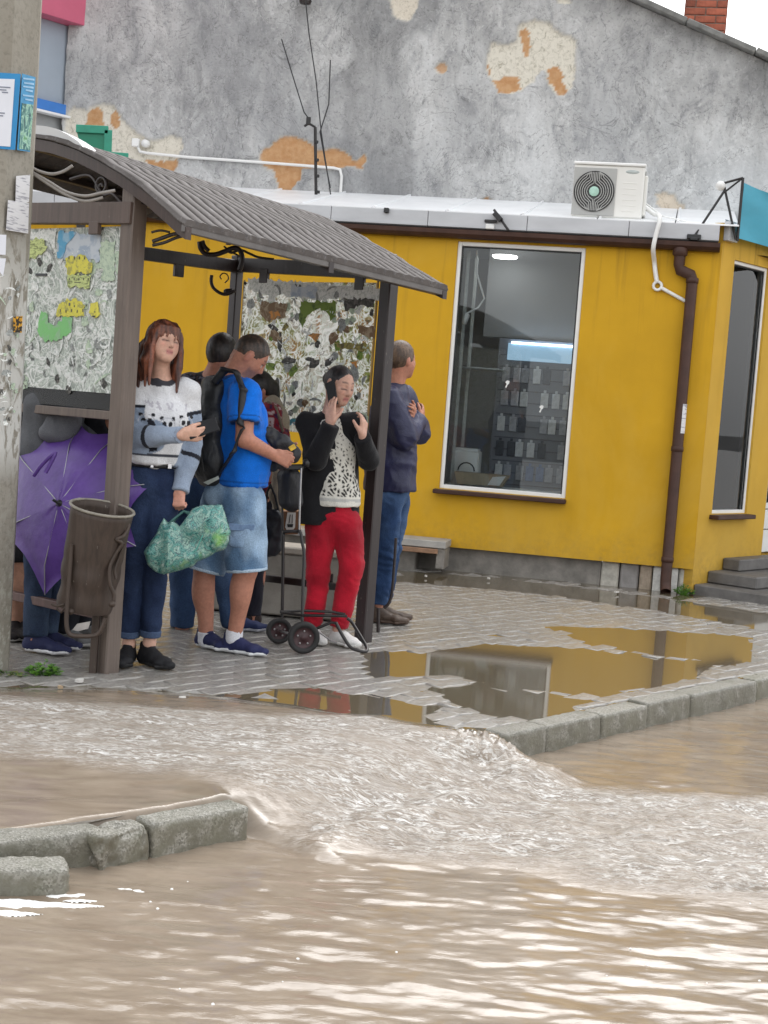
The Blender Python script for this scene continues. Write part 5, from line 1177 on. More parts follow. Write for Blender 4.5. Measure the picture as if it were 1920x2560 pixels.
# ================================================================== IMPLICIT-SURFACE FIGURES
class SDF:
    """smooth union of tapered elliptical limbs, meshed by surface nets"""
    def __init__(s, k=.02): s.pr = []; s.k = k
    def seg(s, a, b, r0, r1=None, w=None, k=None, ca=False, cb=False, sub=False):
        a = np.asarray(a, float); b = np.asarray(b, float)
        if r1 is None: r1 = r0
        r0 = np.array(r0 if hasattr(r0, '__len__') else (r0, r0), float); r1 = np.array(r1 if hasattr(r1, '__len__') else (r1, r1), float)
        s.pr.append((a, b, r0, r1, None if w is None else nrm(w), s.k if k is None else k, ca, cb, sub)); return s
    def chain(s, pts, rs, w=None, k=None, ca=False, cb=False):
        n = len(pts)-1
        for i in range(n): s.seg(pts[i], pts[i+1], rs[i], rs[i+1], w, k, ca and i == 0, cb and i == n-1)
        return s
    def ell(s, c, x, y, z, k=None, sub=False):
        """ellipsoid, half-axis vectors"""
        M_ = np.stack([np.asarray(x, float), np.asarray(y, float), np.asarray(z, float)]); L = np.linalg.norm(M_, axis=1)
        s.pr.append(('E', np.asarray(c, float), M_/(L**2)[:, None], L, s.k if k is None else k, sub)); return s
    def plane(s, p, n): s.pr.append(('P', np.asarray(p, float), nrm(n))); return s
    def mesh(s, h=.007, pad=.02):
        lo = np.full(3, 1e9); hi = -lo
        for p in s.pr:
            if isinstance(p[0], str) and p[0] == 'P': continue
            if isinstance(p[0], str): c, L, sub = p[1], p[3], p[5]; l_, h_ = c-L.max(), c+L.max()
            else: r = max(p[2].max(), p[3].max()); l_, h_ = np.minimum(p[0], p[1])-r, np.maximum(p[0], p[1])+r; sub = p[8]
            if not sub: lo = np.minimum(lo, l_); hi = np.maximum(hi, h_)
        lo -= pad; hi += pad; N_ = np.ceil((hi-lo)/h).astype(int)+1
        ax = [lo[i]+h*np.arange(N_[i]) for i in range(3)]; F = np.full(N_, .08, np.float32)
        for p in s.pr:
            if isinstance(p[0], str) and p[0] == 'P':
                d = ((ax[0][:, None, None]-p[1][0])*p[2][0]+(ax[1][None, :, None]-p[1][1])*p[2][1]+(ax[2][None, None, :]-p[1][2])*p[2][2]).astype(np.float32); F = np.maximum(F, d); continue
            if isinstance(p[0], str): c, L, k, sub = p[1], p[3], p[4], p[5]; l_, h_ = c-L.max(), c+L.max()
            else: r = max(p[2].max(), p[3].max()); k, sub = p[5], p[8]; l_, h_ = np.minimum(p[0], p[1])-r, np.maximum(p[0], p[1])+r
            m = k+3*h; i0 = np.clip(np.floor((l_-m-lo)/h).astype(int), 0, N_-1); i1 = np.clip(np.ceil((h_+m-lo)/h).astype(int)+1, 1, N_)
            if np.any(i1 <= i0): continue
            sl_ = tuple(slice(i0[i], i1[i]) for i in range(3))
            X = ax[0][sl_[0]][:, None, None]; Y = ax[1][sl_[1]][None, :, None]; Zz = ax[2][sl_[2]][None, None, :]
            if isinstance(p[0], str):
                M_ = p[2]; q = [(X-c[0])*M_[i][0]+(Y-c[1])*M_[i][1]+(Zz-c[2])*M_[i][2] for i in range(3)]
                d = (np.sqrt(q[0]**2+q[1]**2+q[2]**2)-1)*L.min()
            else:
                a, b, r0, r1, w = p[0], p[1], p[2], p[3], p[4]; D = b-a; LL = max(D@D, 1e-9)
                hx = ((X-a[0])*D[0]+(Y-a[1])*D[1]+(Zz-a[2])*D[2])/LL; t = np.clip(hx, 0, 1)
                qx, qy, qz = X-a[0]-t*D[0], Y-a[1]-t*D[1], Zz-a[2]-t*D[2]; q2 = qx*qx+qy*qy+qz*qz
                if w is None: d = np.sqrt(q2)-(r0[0]+t*(r1[0]-r0[0]))
                else:
                    qw = qx*w[0]+qy*w[1]+qz*w[2]; ra = r0[0]+t*(r1[0]-r0[0]); rb = r0[1]+t*(r1[1]-r0[1])
                    d = (np.sqrt(qw*qw/(ra*ra)+np.maximum(q2-qw*qw, 0)/(rb*rb))-1)*np.minimum(ra, rb)
                Ls = sqrt(LL)
                if p[7]: d = np.maximum(d, (hx-1)*Ls)
                if p[6]: d = np.maximum(d, -hx*Ls)
            f = F[sl_]; d = d.astype(np.float32)
            if sub:
                d = -d; e_ = np.maximum(k-np.abs(f-d), 0)/max(k, 1e-6); F[sl_] = np.maximum(f, d)+e_*e_*k*.25
            else:
                e_ = np.maximum(k-np.abs(f-d), 0)/max(k, 1e-6); F[sl_] = np.minimum(f, d)-e_*e_*k*.25
        return nets(F, lo, h)
def nets(F, lo, h):
    n = F.shape; ins = F < 0
    cnt = np.zeros((n[0]-1, n[1]-1, n[2]-1), np.int8)
    for dx in (0, 1):
        for dy in (0, 1):
            for dz_ in (0, 1): cnt += ins[dx:n[0]-1+dx, dy:n[1]-1+dy, dz_:n[2]-1+dz_]
    act = (cnt > 0) & (cnt < 8); ci = np.argwhere(act); idx = np.full(act.shape, -1, np.int32); idx[act] = np.arange(len(ci))
    acc = np.zeros((len(ci), 3), np.float32); num = np.zeros(len(ci), np.float32)
    cs = [(0, 0, 0), (1, 0, 0), (0, 1, 0), (1, 1, 0), (0, 0, 1), (1, 0, 1), (0, 1, 1), (1, 1, 1)]
    val = [F[ci[:, 0]+c[0], ci[:, 1]+c[1], ci[:, 2]+c[2]] for c in cs]
    for i in range(8):
        for j in range(i+1, 8):
            if sum(abs(cs[i][k]-cs[j][k]) for k in range(3)) != 1: continue
            m = (val[i] < 0) != (val[j] < 0); t = np.where(m, val[i]/np.where(m, val[i]-val[j], 1), 0)
            p = np.array(cs[i], np.float32)[None]+t[:, None]*(np.array(cs[j])-np.array(cs[i]))[None].astype(np.float32)
            acc += np.where(m[:, None], p, 0); num += m
    v = lo[None]+h*(ci+acc/np.maximum(num, 1)[:, None])
    qs = []
    for a in range(3):
        b, c = (a+1) % 3, (a+2) % 3
        s0 = [slice(1, n[k]-1) for k in range(3)]; s1 = list(s0); s0[a] = slice(0, n[a]-1); s1[a] = slice(1, n[a])
        A_ = ins[tuple(s0)]; B_ = ins[tuple(s1)]; e = np.argwhere(A_ != B_)
        if not len(e): continue
        base = e.copy()
        for k in range(3):
            if k != a: base[:, k] += 1
        q = []
        for (db, dc) in ((-1, -1), (0, -1), (0, 0), (-1, 0)):
            t = base.copy(); t[:, b] += db; t[:, c] += dc; q.append(idx[t[:, 0], t[:, 1], t[:, 2]])
        q = np.stack(q, 1); flip = ~A_[e[:, 0], e[:, 1], e[:, 2]]; q[flip] = q[flip][:, ::-1]; qs.append(q)
    q = np.concatenate(qs); q = q[(q >= 0).all(1)]
    # vertex normals from the field
    g = np.stack([(val[1]+val[3]+val[5]+val[7]-val[0]-val[2]-val[4]-val[6]), (val[2]+val[3]+val[6]+val[7]-val[0]-val[1]-val[4]-val[5]), (val[4]+val[5]+val[6]+val[7]-val[0]-val[1]-val[2]-val[3])], 1)
    g /= np.maximum(np.linalg.norm(g, axis=1, keepdims=True), 1e-9)
    return v.astype(np.float64), g, q
def n3(v, f, seed=0.0):
    x, y, z = v[:, 0]*f+seed, v[:, 1]*f+seed*1.7, v[:, 2]*f+seed*.6
    return (noise2(x+z*.37, y-z*.31)+noise2(y+3.1+x*.21, z+7.7)+noise2(z-5.2+y*.33, x+1.3))*.6
def folds(amp, f=14, stretch=(1, 1, .45), seed=0):
    def fn(v, n):
        s = v*np.array(stretch); a = n3(s+.02*n3(s, f*.7, seed)[:, None], f, seed); b = n3(s, f*2.3, seed+5)
        return amp*(1-np.abs(a)*2.2)+amp*.45*b
    return fn
def wrinkles(base, pts, amp=.005, wl=.042, R_=.11, seed=1.0):
    def fn(v, n):
        o = base(v, n)
        for i, (p, ax) in enumerate(pts):
            q = v-p; g_ = np.exp(-(q*q).sum(1)/(R_*R_)); a = q@nrm(ax); o = o+amp*.5*g_*(1-2*np.abs(np.sin(pi*a/wl+3.6*n3(v, 7, seed+i)+i)))*np.clip(.5+1.6*n3(v, 6, seed+9), 0, 1.3)
        return o
    return fn
def jw(J, ks, ax=(0, 0, 1)): return [(J[k], ax) for k in ks]
def m_vcol(name, rough, scale=90, var=.10, bump=.15, sub=0.0, spec=.4, sheen=0.0, crease=0.0):
    t = NT(name); c = t.attr('Col', True); n = t.noise(scale, 3, .6); lo_ = t.noise(7, 3, .6)
    col = t.mix(1.0, c, t.ramp(n, [(.3, 1-var), (.7, 1+var)]), 'MULTIPLY'); col = t.mix(1.0, col, t.ramp(lo_, [(.3, 1-var), (.7, 1+var)]), 'MULTIPLY')
    t.set(base=col, rough=rough, spec=spec, sub=sub, sheen=sheen)
    if sub: t.b.inputs['Subsurface Radius'].default_value = (.012, .004, .002); t.b.inputs['Subsurface Scale'].default_value = 1.0
    if crease:
        c1 = t.noise(7.5, 4, .55, (1, 1, .7), 1.2); rg = t.math('ABSOLUTE', t.math('SUBTRACT', c1, .5)); t.bump(t.math('ADD', t.math('MULTIPLY', n, .12), t.math('MULTIPLY', rg, -crease)), .6, .02)
    elif bump: t.bump(n, bump, .003)
    return t.m
M_SKIN = m_vcol('skin', .55, 60, .12, .12, .06); M_CLOTH = m_vcol('woven_cloth', .85, 220, .16, .25, spec=.2, sheen=.1, crease=.8); M_DENIM = m_vcol('denim', .85, 160, .22, .3, spec=.2, crease=.9)
M_HAIRM = m_vcol('hair', .45, 110, .35, .4, spec=.5); M_SHOE = m_vcol('shoe_fabric', .7, 150, .12, .3, spec=.3); M_SOLE = m_vcol('rubber_sole', .6, 60, .1, .1)
M_NYLON = m_vcol('nylon', .5, 120, .12, .2, spec=.5, crease=1.0); M_LEATH = m_vcol('leather', .5, 60, .2, .2)
def sdf_part(name, sd, mt, col, parent=None, h=.007, fold=None, org=None):
    v, n, q = sd.mesh(h)
    if fold: v = v+n*fold(v, n)[:, None]
    c = col(v, n) if callable(col) else np.tile(np.array(col, np.float32), (len(v), 1))
    o = WL.get(parent.name, np.zeros(3)) if parent is not None else np.asarray(org, float)
    return link_mesh(name, np_mesh(name, v-o, q, True, c), mt, parent, org)
def frame(f, u=(0, 0, 1)):
    f = nrm(f); u = np.asarray(u, float); u = nrm(u-f*(u@f)); return f, np.cross(f, u), u          # forward, (person's) right, up
SKIN = np.array([.50, .27, .185])
class Head:
    def __init__(s, c, f, u=(0, 0, 1), sc=.9): s.c = np.asarray(c, float); s.f, s.r, s.u = frame(f, u); s.s = sc
    def at(s, f, r, u): return s.c+(s.f*f+s.r*r+s.u*u)*s.s
    def build(s, b, nb, nr=.05, ears=True):
        k = s.s; at = s.at
        b.ell(at(-.008, 0, .012), s.f*.094*k, s.r*.074*k, s.u*.095*k, .02)
        b.ell(at(.030, 0, -.035), s.f*.058*k, s.r*.060*k, s.u*.070*k, .03)
        b.ell(at(.036, 0, -.075), s.f*.046*k, s.r*.046*k, s.u*.034*k, .03)
        b.seg(at(.066, -.010, -.098), at(.066, .010, -.098), .017*k, k=.02)
        for sg in (-1, 1):
            b.seg(at(.052, sg*.036, -.026), at(.040, sg*.044, -.040), .024*k, k=.025)
            b.seg(at(.072, sg*.014, .022), at(.060, sg*.042, .020), .011*k, k=.015)
            b.ell(at(.092, sg*.031, .000), s.f*.016*k, s.r*.018*k, s.u*.011*k, .012, True)
            b.ell(at(.070, sg*.031, -.002), s.f*.0135*k, s.r*.015*k, s.u*.012*k, .006)
            if ears: b.ell(at(-.008, sg*.076, -.010), s.f*.017*k, s.r*.009*k, s.u*.031*k, .008)
        b.seg(at(.084, 0, .012), at(.103, 0, -.030), .0075*k, .0105*k, k=.012); b.seg(at(.090, -.010, -.036), at(.090, .010, -.036), .0085*k, k=.010)
        b.seg(at(.080, -.016, -.060), at(.080, .016, -.060), .0085*k, k=.008); b.seg(at(.078, -.013, -.072), at(.078, .013, -.072), .0085*k, k=.008)
        b.seg(at(.094, -.02, -.066), at(.094, .02, -.066), .003*k, k=.004, sub=True)
        b.seg(at(-.018, 0, -.062), nb, nr, nr*1.12, k=.03)
    def color(s, v, skin=SKIN, lips=(.42, .15, .13), brow=(.10, .06, .045), closed=True, stubble=0.0, flush=.0):
        q = (v-s.c)/s.s; f, r, u = q@s.f, q@s.r, q@s.u; c = np.tile(np.asarray(skin, float), (len(v), 1))
        near = (np.abs(r) < .09) & (np.abs(u) < .14) & (f > -.12) & (f < .13)
        face = near & (f > .035)
        def blend(m, col): 
            nonlocal c
            m = np.clip(m, 0, 1)[:, None]; c = c*(1-m)+np.asarray(col)*m
        if flush: blend(np.where(near, flush, 0)*np.exp(-((np.abs(r)-.038)/.018)**2-((u+.028)/.02)**2)*face, (.62, .25, .19))
        if stubble: blend(stubble*face*sstep(-.035, -.06, u)*sstep(-.125, -.11, u), (.20, .14, .12))
        blend(face*.95*np.exp(-(((u+.060+.012*(u < -.066))/.0075)**2))*sstep(.024, .016, np.abs(r))*(u > -.083), lips)
        blend(face*.8*np.exp(-((u+.066)/.0028)**2)*sstep(.026, .018, np.abs(r)), (.16, .05, .05))
        blend(face*.9*np.exp(-((u-.026-.006*np.cos((np.abs(r)-.03)*50))/.0045)**2)*sstep(.010, .016, np.abs(r))*sstep(.052, .044, np.abs(r)), brow)
        ey = np.abs(np.abs(r)-.031)
        if closed: blend(face*.95*np.exp(-((u+.007+.10*ey)/.0046)**2)*sstep(.021, .016, ey), (.045, .028, .024)); blend(face*.15*np.exp(-((u-.006)/.006)**2)*sstep(.019, .014, ey), (.30, .15, .12))
        else:
            blend(face*sstep(.0072, .005, np.abs(u+.001))*sstep(.0155, .0125, ey), (.52, .48, .45)); blend(face*sstep(.0068, .005, np.sqrt(ey**2+(u+.001)**2)), (.035, .025, .02)); blend(face*np.exp(-((u-.0075)/.003)**2)*sstep(.019, .014, ey), (.05, .03, .028))
        blend(face*.8*sstep(.0045, .003, np.sqrt((np.abs(r)-.008)**2+(u+.043)**2))*(f > .08), (.16, .06, .05))
        blend(near*.35*(np.abs(r) > .078), (.55, .22, .17))
        return c
def hand(b, w, d, n, t, curl=(.5, .6, .7, .8), sc=1.0, spread=.05, thumb=(.6, .75, .25), tcurl=.4):
    """wrist, pointing direction, direction the palm faces, thumb side"""
    d = nrm(d); n = nrm(np.asarray(n, float)-d*np.dot(n, d)); t0 = np.cross(n, d); t = t0 if np.dot(t0, t) > 0 else -t0
    ofs = (.027, .0095, -.0085, -.026); ln = (.068, .076, .070, .053)
    w = np.asarray(w, float)
    for i in range(4):
        k0 = w+(d*.012+t*ofs[i]*.55)*sc; k1 = w+(d*(.086-.004*abs(i-1))+t*ofs[i])*sc; b.seg(k0, k1, .0145*sc, .0105*sc, k=.012)
        a = 0; p = k1; rr_ = .0092*sc*(1-.08*(i == 3)); dd = nrm(d+t*(1.5-i)*spread)
        for j, fr_ in enumerate((.46, .30, .24)):
            a += curl[i]*(1.0 if j == 0 else 1.1); e = p+(dd*cos(a)+n*sin(a))*ln[i]*fr_*sc; b.seg(p, e, rr_, rr_*.9, k=.004); p = e; rr_ *= .9
    p = w+(d*.022+t*.022)*sc; q = p+nrm(d*thumb[0]+t*thumb[1]+n*thumb[2])*.046*sc; b.seg(w+d*.012*sc, p, .016*sc, .016*sc, k=.012); b.seg(p, q, .0145*sc, .0112*sc, k=.010)
    q2 = q+nrm(d*(thumb[0]+.5)+t*(thumb[1]*(1-tcurl))+n*(thumb[2]+tcurl))*.036*sc; b.seg(q, q2, .0108*sc, .0088*sc, k=.004)
def shoe(parent, heel, toe, gz, L=.27, W=.046, upper=(.02, .02, .02), sole=(.6, .6, .6), hgt=.10, mt=None, h=.006, name='shoe', ank=None):
    d = np.array([toe[0], toe[1], 0.0]); d = nrm(d); w = np.array([-d[1], d[0], 0]); hp = np.array([heel[0], heel[1], gz])
    so = SDF(.01); pts = [hp+d*.03, hp+d*.10, hp+d*(L*.66), hp+d*(L-.035)]; ws = [W*.78, W*.74, W*1.05, W*.70]
    for i in range(3): so.seg(pts[i]+Z*.014, pts[i+1]+Z*(.014 if i < 2 else .020), (ws[i], .017), (ws[i+1], .015), w, .012)
    so.plane((0, 0, gz+.001), (0, 0, -1))
    up = SDF(.02); f = np.asarray(ank if ank is not None else hp+d*.06+Z*.09, float)
    up.seg(pts[0]+Z*.035, pts[1]+Z*.04, (W*.72, .030), (W*.70, .034), w, .02); up.seg(pts[1]+Z*.045, pts[2]+Z*.032, (W*.74, .034), (W*.98, .022), w, .03); up.seg(pts[2]+Z*.030, pts[3]+Z*.026, (W*.96, .024), (W*.66, .018), w, .02)
    up.seg(hp+d*.045+Z*.03, hp+d*.055+Z*hgt, (W*.72, .045), (W*.72, .044), w, .02, cb=True)
    up.plane((0, 0, gz+.012), (0, 0, -1))
    s_ = sdf_part(name, up, mt or M_SHOE, upper, parent, h, folds(.0012, 40)); sdf_part('sole', so, M_SOLE, sole, s_, h); return s_
def body_sdf(J, hd, nr=.05, arm=.040, leg=.07, k=.025, fat=1.0):
    b = SDF(k); fw = J['f']; rt = nrm(np.cross(fw, Z))
    b.seg(J['hip'], J['waist'], (.135*fat, .095*fat), (.115*fat, .085*fat), rt, .03); b.seg(J['waist'], J['chest'], (.115*fat, .085*fat), (.14*fat, .10*fat), rt, .03); b.seg(J['chest'], J['nb']-Z*.05, (.14*fat, .095*fat), (.085, .06), rt, .03)
    for s in 'LR':
        b.seg(J['nb']-Z*.035, J['sh'+s], .045, .046, k=.03); b.chain([J['sh'+s], J['el'+s], J['wr'+s]], [arm*1.1, arm*.92, arm*.62], k=.015)
        b.chain([J['hip'+s], J['kn'+s], J['an'+s]], [leg*1.1, leg*.72, leg*.50], k=.02)
        ca = (J['kn'+s]*.72+J['an'+s]*.28)-nrm(np.array([fw[0], fw[1], 0]))*.018; b.ell(ca, rt*leg*.72, fw*leg*.70, Z*.11, .03)
        td = nrm(J['toe'+s]); e = J['an'+s]+td*.09; e[2] = .045; m_ = J['an'+s]*1.0; m_[2] = .065; b.seg(J['an'+s]-Z*.02, m_, leg*.46, .030, k=.02); b.seg(m_, e, .028, .022, k=.01)
    hd.build(b, J['nb'], nr); return b
def top_sdf(J, ease=.014, sleeve=1.0, hem=None, fat=1.0, arm=.045, cuff=.7, k=.03, belly=0.0):
    t = SDF(k); fw = J['f']; rt = nrm(np.cross(fw, Z)); e = ease
    wa = J['waist']; ch = J['chest']; hp = J['hip'] if hem is None else hem
    t.seg(hp, wa, (.142*fat+e, .105*fat+e), (.125*fat+e, .098*fat+e+belly*.3), rt, .04, ca=True); t.seg(wa, ch, (.125*fat+e, .098*fat+e+belly*.3), (.146*fat+e, .105*fat+e), rt, .04)
    t.seg(ch, J['nb']-Z*.045, (.146*fat+e, .103*fat+e), (.088+e*.4, .062+e*.4), rt, .03)
    if belly: t.ell(wa+fw*belly, rt*.11*fat, fw*.09, Z*.14, .05)
    for s in 'LR':
        t.seg(J['nb']-Z*.042, J['sh'+s], .044+e*.6, .050+e*.6, k=.03)
        if sleeve >= 1: t.seg(J['sh'+s], J['el'+s], arm*1.12+e*.7, arm*1.0+e*.6, k=.02); t.seg(J['el'+s], J['wr'+s], arm*1.0+e*.6, arm*cuff+e*.3, k=.015, cb=True)
        elif sleeve > 0: q = J['sh'+s]+(J['el'+s]-J['sh'+s])*sleeve; t.seg(J['sh'+s], q, arm*1.12+e*.7, arm*1.15+e*.9, k=.03, cb=True)
    return t
def legs_sdf(J, rs=(.098, .070, .056), top=None, upto=1.0, k=.02, fat=1.0, flare=None):
    t = SDF(k); fw = J['f']; rt = nrm(np.cross(fw, Z)); tp = J['waist'] if top is None else top
    t.seg(J['hip'], tp, (.140*fat, .105*fat), (.125*fat, .095*fat), rt, .03, cb=True)
    t.ell(J['hip']-fw*.03-Z*.03, rt*.135*fat, fw*.115*fat, Z*.10, .04)
    for s in 'LR':
        H_, K_, A_ = J['hip'+s], J['kn'+s], J['an'+s]
        if upto <= 1: q = H_+(K_-H_)*upto if upto < .999 else K_; t.seg(H_-Z*.02, q, rs[0], flare or rs[1], k=.03, cb=True)
        else: q = K_+(A_-K_)*(upto-1); t.seg(H_-Z*.02, K_, rs[0], rs[1], k=.03); t.seg(K_, q, rs[1], flare or rs[2], k=.02, cb=True)
    return t
def joints(Y0, f, **kw):
    J = {'f': nrm((f[0], f[1], 0))}
    for k_, q in kw.items(): J[k_] = np.array([q[0], q[1], 0.]) if k_.startswith('toe') else P(q[0], q[1], Y0+(q[2] if len(q) > 2 else 0))
    return J
def gzero(p): return np.array([p[0], p[1], 0.0])
DENIM = np.array([.035, .060, .13])
def denim_col(base, fadec=(.16, .24, .38), amt=.5, J=None):
    def fn(v, n):
        a = n3(v*np.array([1, 1, .5]), 11, 2.); f = np.clip(.35+a*1.2, 0, 1)*amt
        if J is not None:
            for s in 'LR':
                mid = (J['hip'+s]+J['kn'+s])/2; dd = np.abs(v[:, 2]-mid[2]); f = f+amt*.6*np.exp(-(dd/.16)**2)*np.clip(n@J['f'], 0, 1)
        return np.asarray(base)*(1-np.clip(f, 0, 1)[:, None])+np.asarray(fadec)*np.clip(f, 0, 1)[:, None]
    return fn
GP_ = .010     # paving level under the waiting people

# ------------------------------------------------------------------ 1 woman in the panda sweater
Yw = 7.17
J = joints(Yw, (.30, -.95), nb=(404, 953), shL=(466, 978, .01), shR=(346, 980, -.02), chest=(407, 1045), waist=(390, 1135), hip=(384, 1205), hem=(388, 1152), elR=(341, 1092, -.08), wrR=(452, 1088, -.27), elL=(480, 1108, .05), wrL=(451, 1228, -.06),
           hipL=(412, 1215), hipR=(356, 1215), knL=(392, 1400, -.03), knR=(333, 1405, -.02), anL=(374, 1602, .0), anR=(322, 1604, .0), toeL=(.75, -.66), toeR=(-.05, -1))
hd = Head(P(407, 853, Yw-.03), (.60, -.78, .10), (.10, .08, 1), .90)
b = body_sdf(J, hd, .043, .033, .062, fat=.9)
hand(b, J['wrR'], (1, -.05, .10), (.05, .95, .25), (0, -.25, .95), (.55, .62, .70, .78), .95, .03, (.85, .45, .30), .5)
hand(b, J['wrL']+Z*.008, (-.05, -.15, -1), (.35, .9, 0), (-.8, -.5, 0), (1.0, 1.1, 1.15, 1.2), .92, .02, (.7, .3, .5), .8)
SKW = np.array([.60, .36, .27])
def cw(v, n):
    c = hd.color(v, SKW, (.45, .17, .16), (.13, .06, .04), True, flush=.45); d = np.linalg.norm(v-(J['wrL']-Z*.05), axis=1); m = (.45*sstep(.09, .05, d))[:, None]; return c*(1-m)+np.array([.55, .20, .14])*m
w1 = sdf_part('person', b, M_SKIN, cw, None, .006, org=gzero(P(360, 1660, Yw)))
tag(w1, 'young woman with auburn hair in a white and grey panda print sweater, phone in hand', 'person')
t = top_sdf(J, .018, 1.0, J['hem'], .90, .043, .80)
t.seg(J['hem']-Z*.005, J['hem']+Z*.035, (.138, .110), (.140, .112), nrm(np.cross(J['f'], Z)), .02, ca=True)
FX, RX = J['f'], nrm(np.cross(J['f'], Z))
def sweater(v, n):
    c = np.tile(np.array([.70, .71, .735]), (len(v), 1))
    def sd_seg(a, b_): D = b_-a; h_ = np.clip((v-a)@D/(D@D), 0, 1); return np.linalg.norm(v-a-h_[:, None]*D, axis=1), h_
    grey = np.array([.27, .33, .43])
    low = (v[:, 2] < J['hem'][2]+.030); c[low & (np.abs((v-J['waist'])@RX) < .16)] = (.62, .63, .65)
    c[np.abs(v[:, 2]-J['hem'][2]-.034) < .006] = (.05, .055, .07)
    for s in 'LR':
        for (a, b_, up) in ((J['sh'+s], J['el'+s], True), (J['el'+s], J['wr'+s], False)):
            d, h_ = sd_seg(a, b_); m = (d < .082) & ((h_ > .36) if up else (h_ >= 0)); tr = np.abs((v-J['chest'])@RX) > .10 if up else np.ones(len(v), bool)
            c[m & tr] = grey
            if up: m2 = (d < .09) & (np.abs(h_-.40) < .035) & tr; c[m2] = (.015, .017, .025)
            else: m2 = (d < .075) & (np.abs(h_-.30) < .045); c[m2] = (.015, .017, .025)
    arm_ = np.zeros(len(v), bool)
    for s in 'LR':
        d, h_ = sd_seg(J['el'+s], J['wr'+s]); arm_ |= (d < .075)
    nk = np.linalg.norm((v-J['nb'])*np.array([1, 1, 1.6]), axis=1); c[(nk < .083) & (v[:, 2] > J['nb'][2]-.07)] = (.05, .05, .06)
    front = ((n@FX) > .25) & ~arm_
    x = (v-J['chest'])@RX; z = v[:, 2]-J['chest'][2]
    for px_ in (-.098, -.005, .092):          # three generic panda faces: ears, eye patches, nose
        zc = -.018-.012*(px_ == -.005)
        for (dx, dz_, rx, rz) in ((-.027, .031, .010, .009), (.027, .031, .010, .009), (-.014, .004, .0105, .0125), (.014, .004, .0105, .0125), (0, -.013, .006, .004)):
            m = front & (((x-px_-dx)/rx)**2+((z-zc-dz_)/rz)**2 < 1); c[m] = (.018, .018, .022)
        m = front & (np.abs(((x-px_)/.036)**2+((z-zc)/.034)**2-1) < .10) & (z-zc > -.03); c[m] = (.45, .46, .50)
    a_ = n3(v, 60, 3.); m = front & (np.abs(z-.060) < .022) & (np.abs(x) < .10) & (a_ > .16); c[m] = (.50, .49, .54)
    m = front & (np.abs(z+.080) < .026) & (np.abs(x) < .075) & (a_ > .22); c[m] = (.55, .55, .59)
    return c
sdf_part('sweater', t, M_CLOTH, sweater, w1, .0045, wrinkles(folds(.006, 9, (1, 1, .6), 1), jw(J, ('elL', 'elR', 'hem'), (.4, 0, 1))))
tr = legs_sdf(J, (.083, .060, .046), J['hem']+Z*.005, 1.93, fat=.92); sdf_part('jeans', tr, M_DENIM, denim_col((.014, .025, .062), (.036, .058, .12), .5), w1, .007, wrinkles(folds(.005, 11, (1, 1, .7), 2), jw(J, ('knL', 'knR', 'anL', 'anR', 'hipL', 'hipR'), (.3, 0, 1))))
bl = SDF(.005); bl.seg(J['hem']-Z*.030, J['hem']-Z*.004, (.136, .106), (.134, .104), RX, ca=True, cb=True); bt = sdf_part('belt', bl, M_LEATH, (.012, .012, .013), w1, .006)
m = MB(); cb_ = J['hem']-Z*.016-RX*.01
for (x, w_) in ((-.045, .010), (.040, .008)):
    p = cb_+RX*x+FX*(.110*sqrt(max(.1, 1-(x/.15)**2))); m.bbox(p, RX*w_, FX*.004, Z*.013, .003)
m.build('buckle', simple('buckle_steel', (.62, .62, .64), .25, .05, 5, 1.0), bt)
for s in 'LR':
    cf = SDF(.006); a = J['kn'+s]+(J['an'+s]-J['kn'+s])*.86; e = J['kn'+s]+(J['an'+s]-J['kn'+s])*.945; cf.seg(a, e, .054, .052, ca=True, cb=True); sdf_part('cuff', cf, M_DENIM, (.06, .09, .16), w1, .006)
    tdv = J['toe'+s]; shoe(w1, J['an'+s]-tdv*.065, tdv, GP_, .265, .044, (.012, .012, .014), (.016, .016, .017), .105)
# hair: auburn, shoulder length, fringe
hr = SDF(.012); k = hd.s
hr.ell(hd.at(-.012, 0, .018), hd.f*.104*k, hd.r*.086*k, hd.u*.102*k, .01); hr.ell(hd.at(.090, 0, -.022), hd.f*.072*k, hd.r*.060*k, hd.u*.084*k, .010, True); hr.plane(hd.at(0, 0, -.060), (0, 0, -1))
rh = random.Random(3)
for s in (-1, 1):
    for i in range(11):
        a0 = hd.at(.052-.012*i+rh.uniform(-.004, .004), s*(.066+.010*(i % 3)), .045-.008*i); a1 = hd.at(.046-.013*i, s*(.086+.004*(i % 3)), -.045); a2 = hd.at(.040-.013*i+rh.uniform(-.01, .01), s*(.092+rh.uniform(-.008, .012)), -.125)
        e = hd.at(.055-.014*i+rh.uniform(-.01, .014), s*(.082+rh.uniform(-.016, .020)), -.235+rh.uniform(-.03, .03)); hr.chain([a0, a1, a2, e], [.015, .017, .017, .006], k=.010)
for i in range(15):
    x = -.063+.009*i; hr.chain([hd.at(.050, x*.55, .094), hd.at(.080-5*x*x, x*.95, .068), hd.at(.0875-7*x*x, x*1.10+rh.uniform(-.004, .004), .026-.30*abs(x-.012)+rh.uniform(-.016, .012))], [.009, .0066, .0036], k=.005)
def hcol(c0, c1, f=60):
    def fn(v, n): a = np.clip(.5+1.4*n3(v*np.array([1, 1, .16]), f, 3.), 0, 1)[:, None]; return np.asarray(c0)*(1-a)+np.asarray(c1)*a
    return fn
sdf_part('hair', hr, M_HAIRM, hcol((.050, .016, .010), (.19, .062, .032)), w1, .005, lambda v, n: .0028*n3(v*np.array([1, 1, .12]), 95, 1.))
ls = MB()
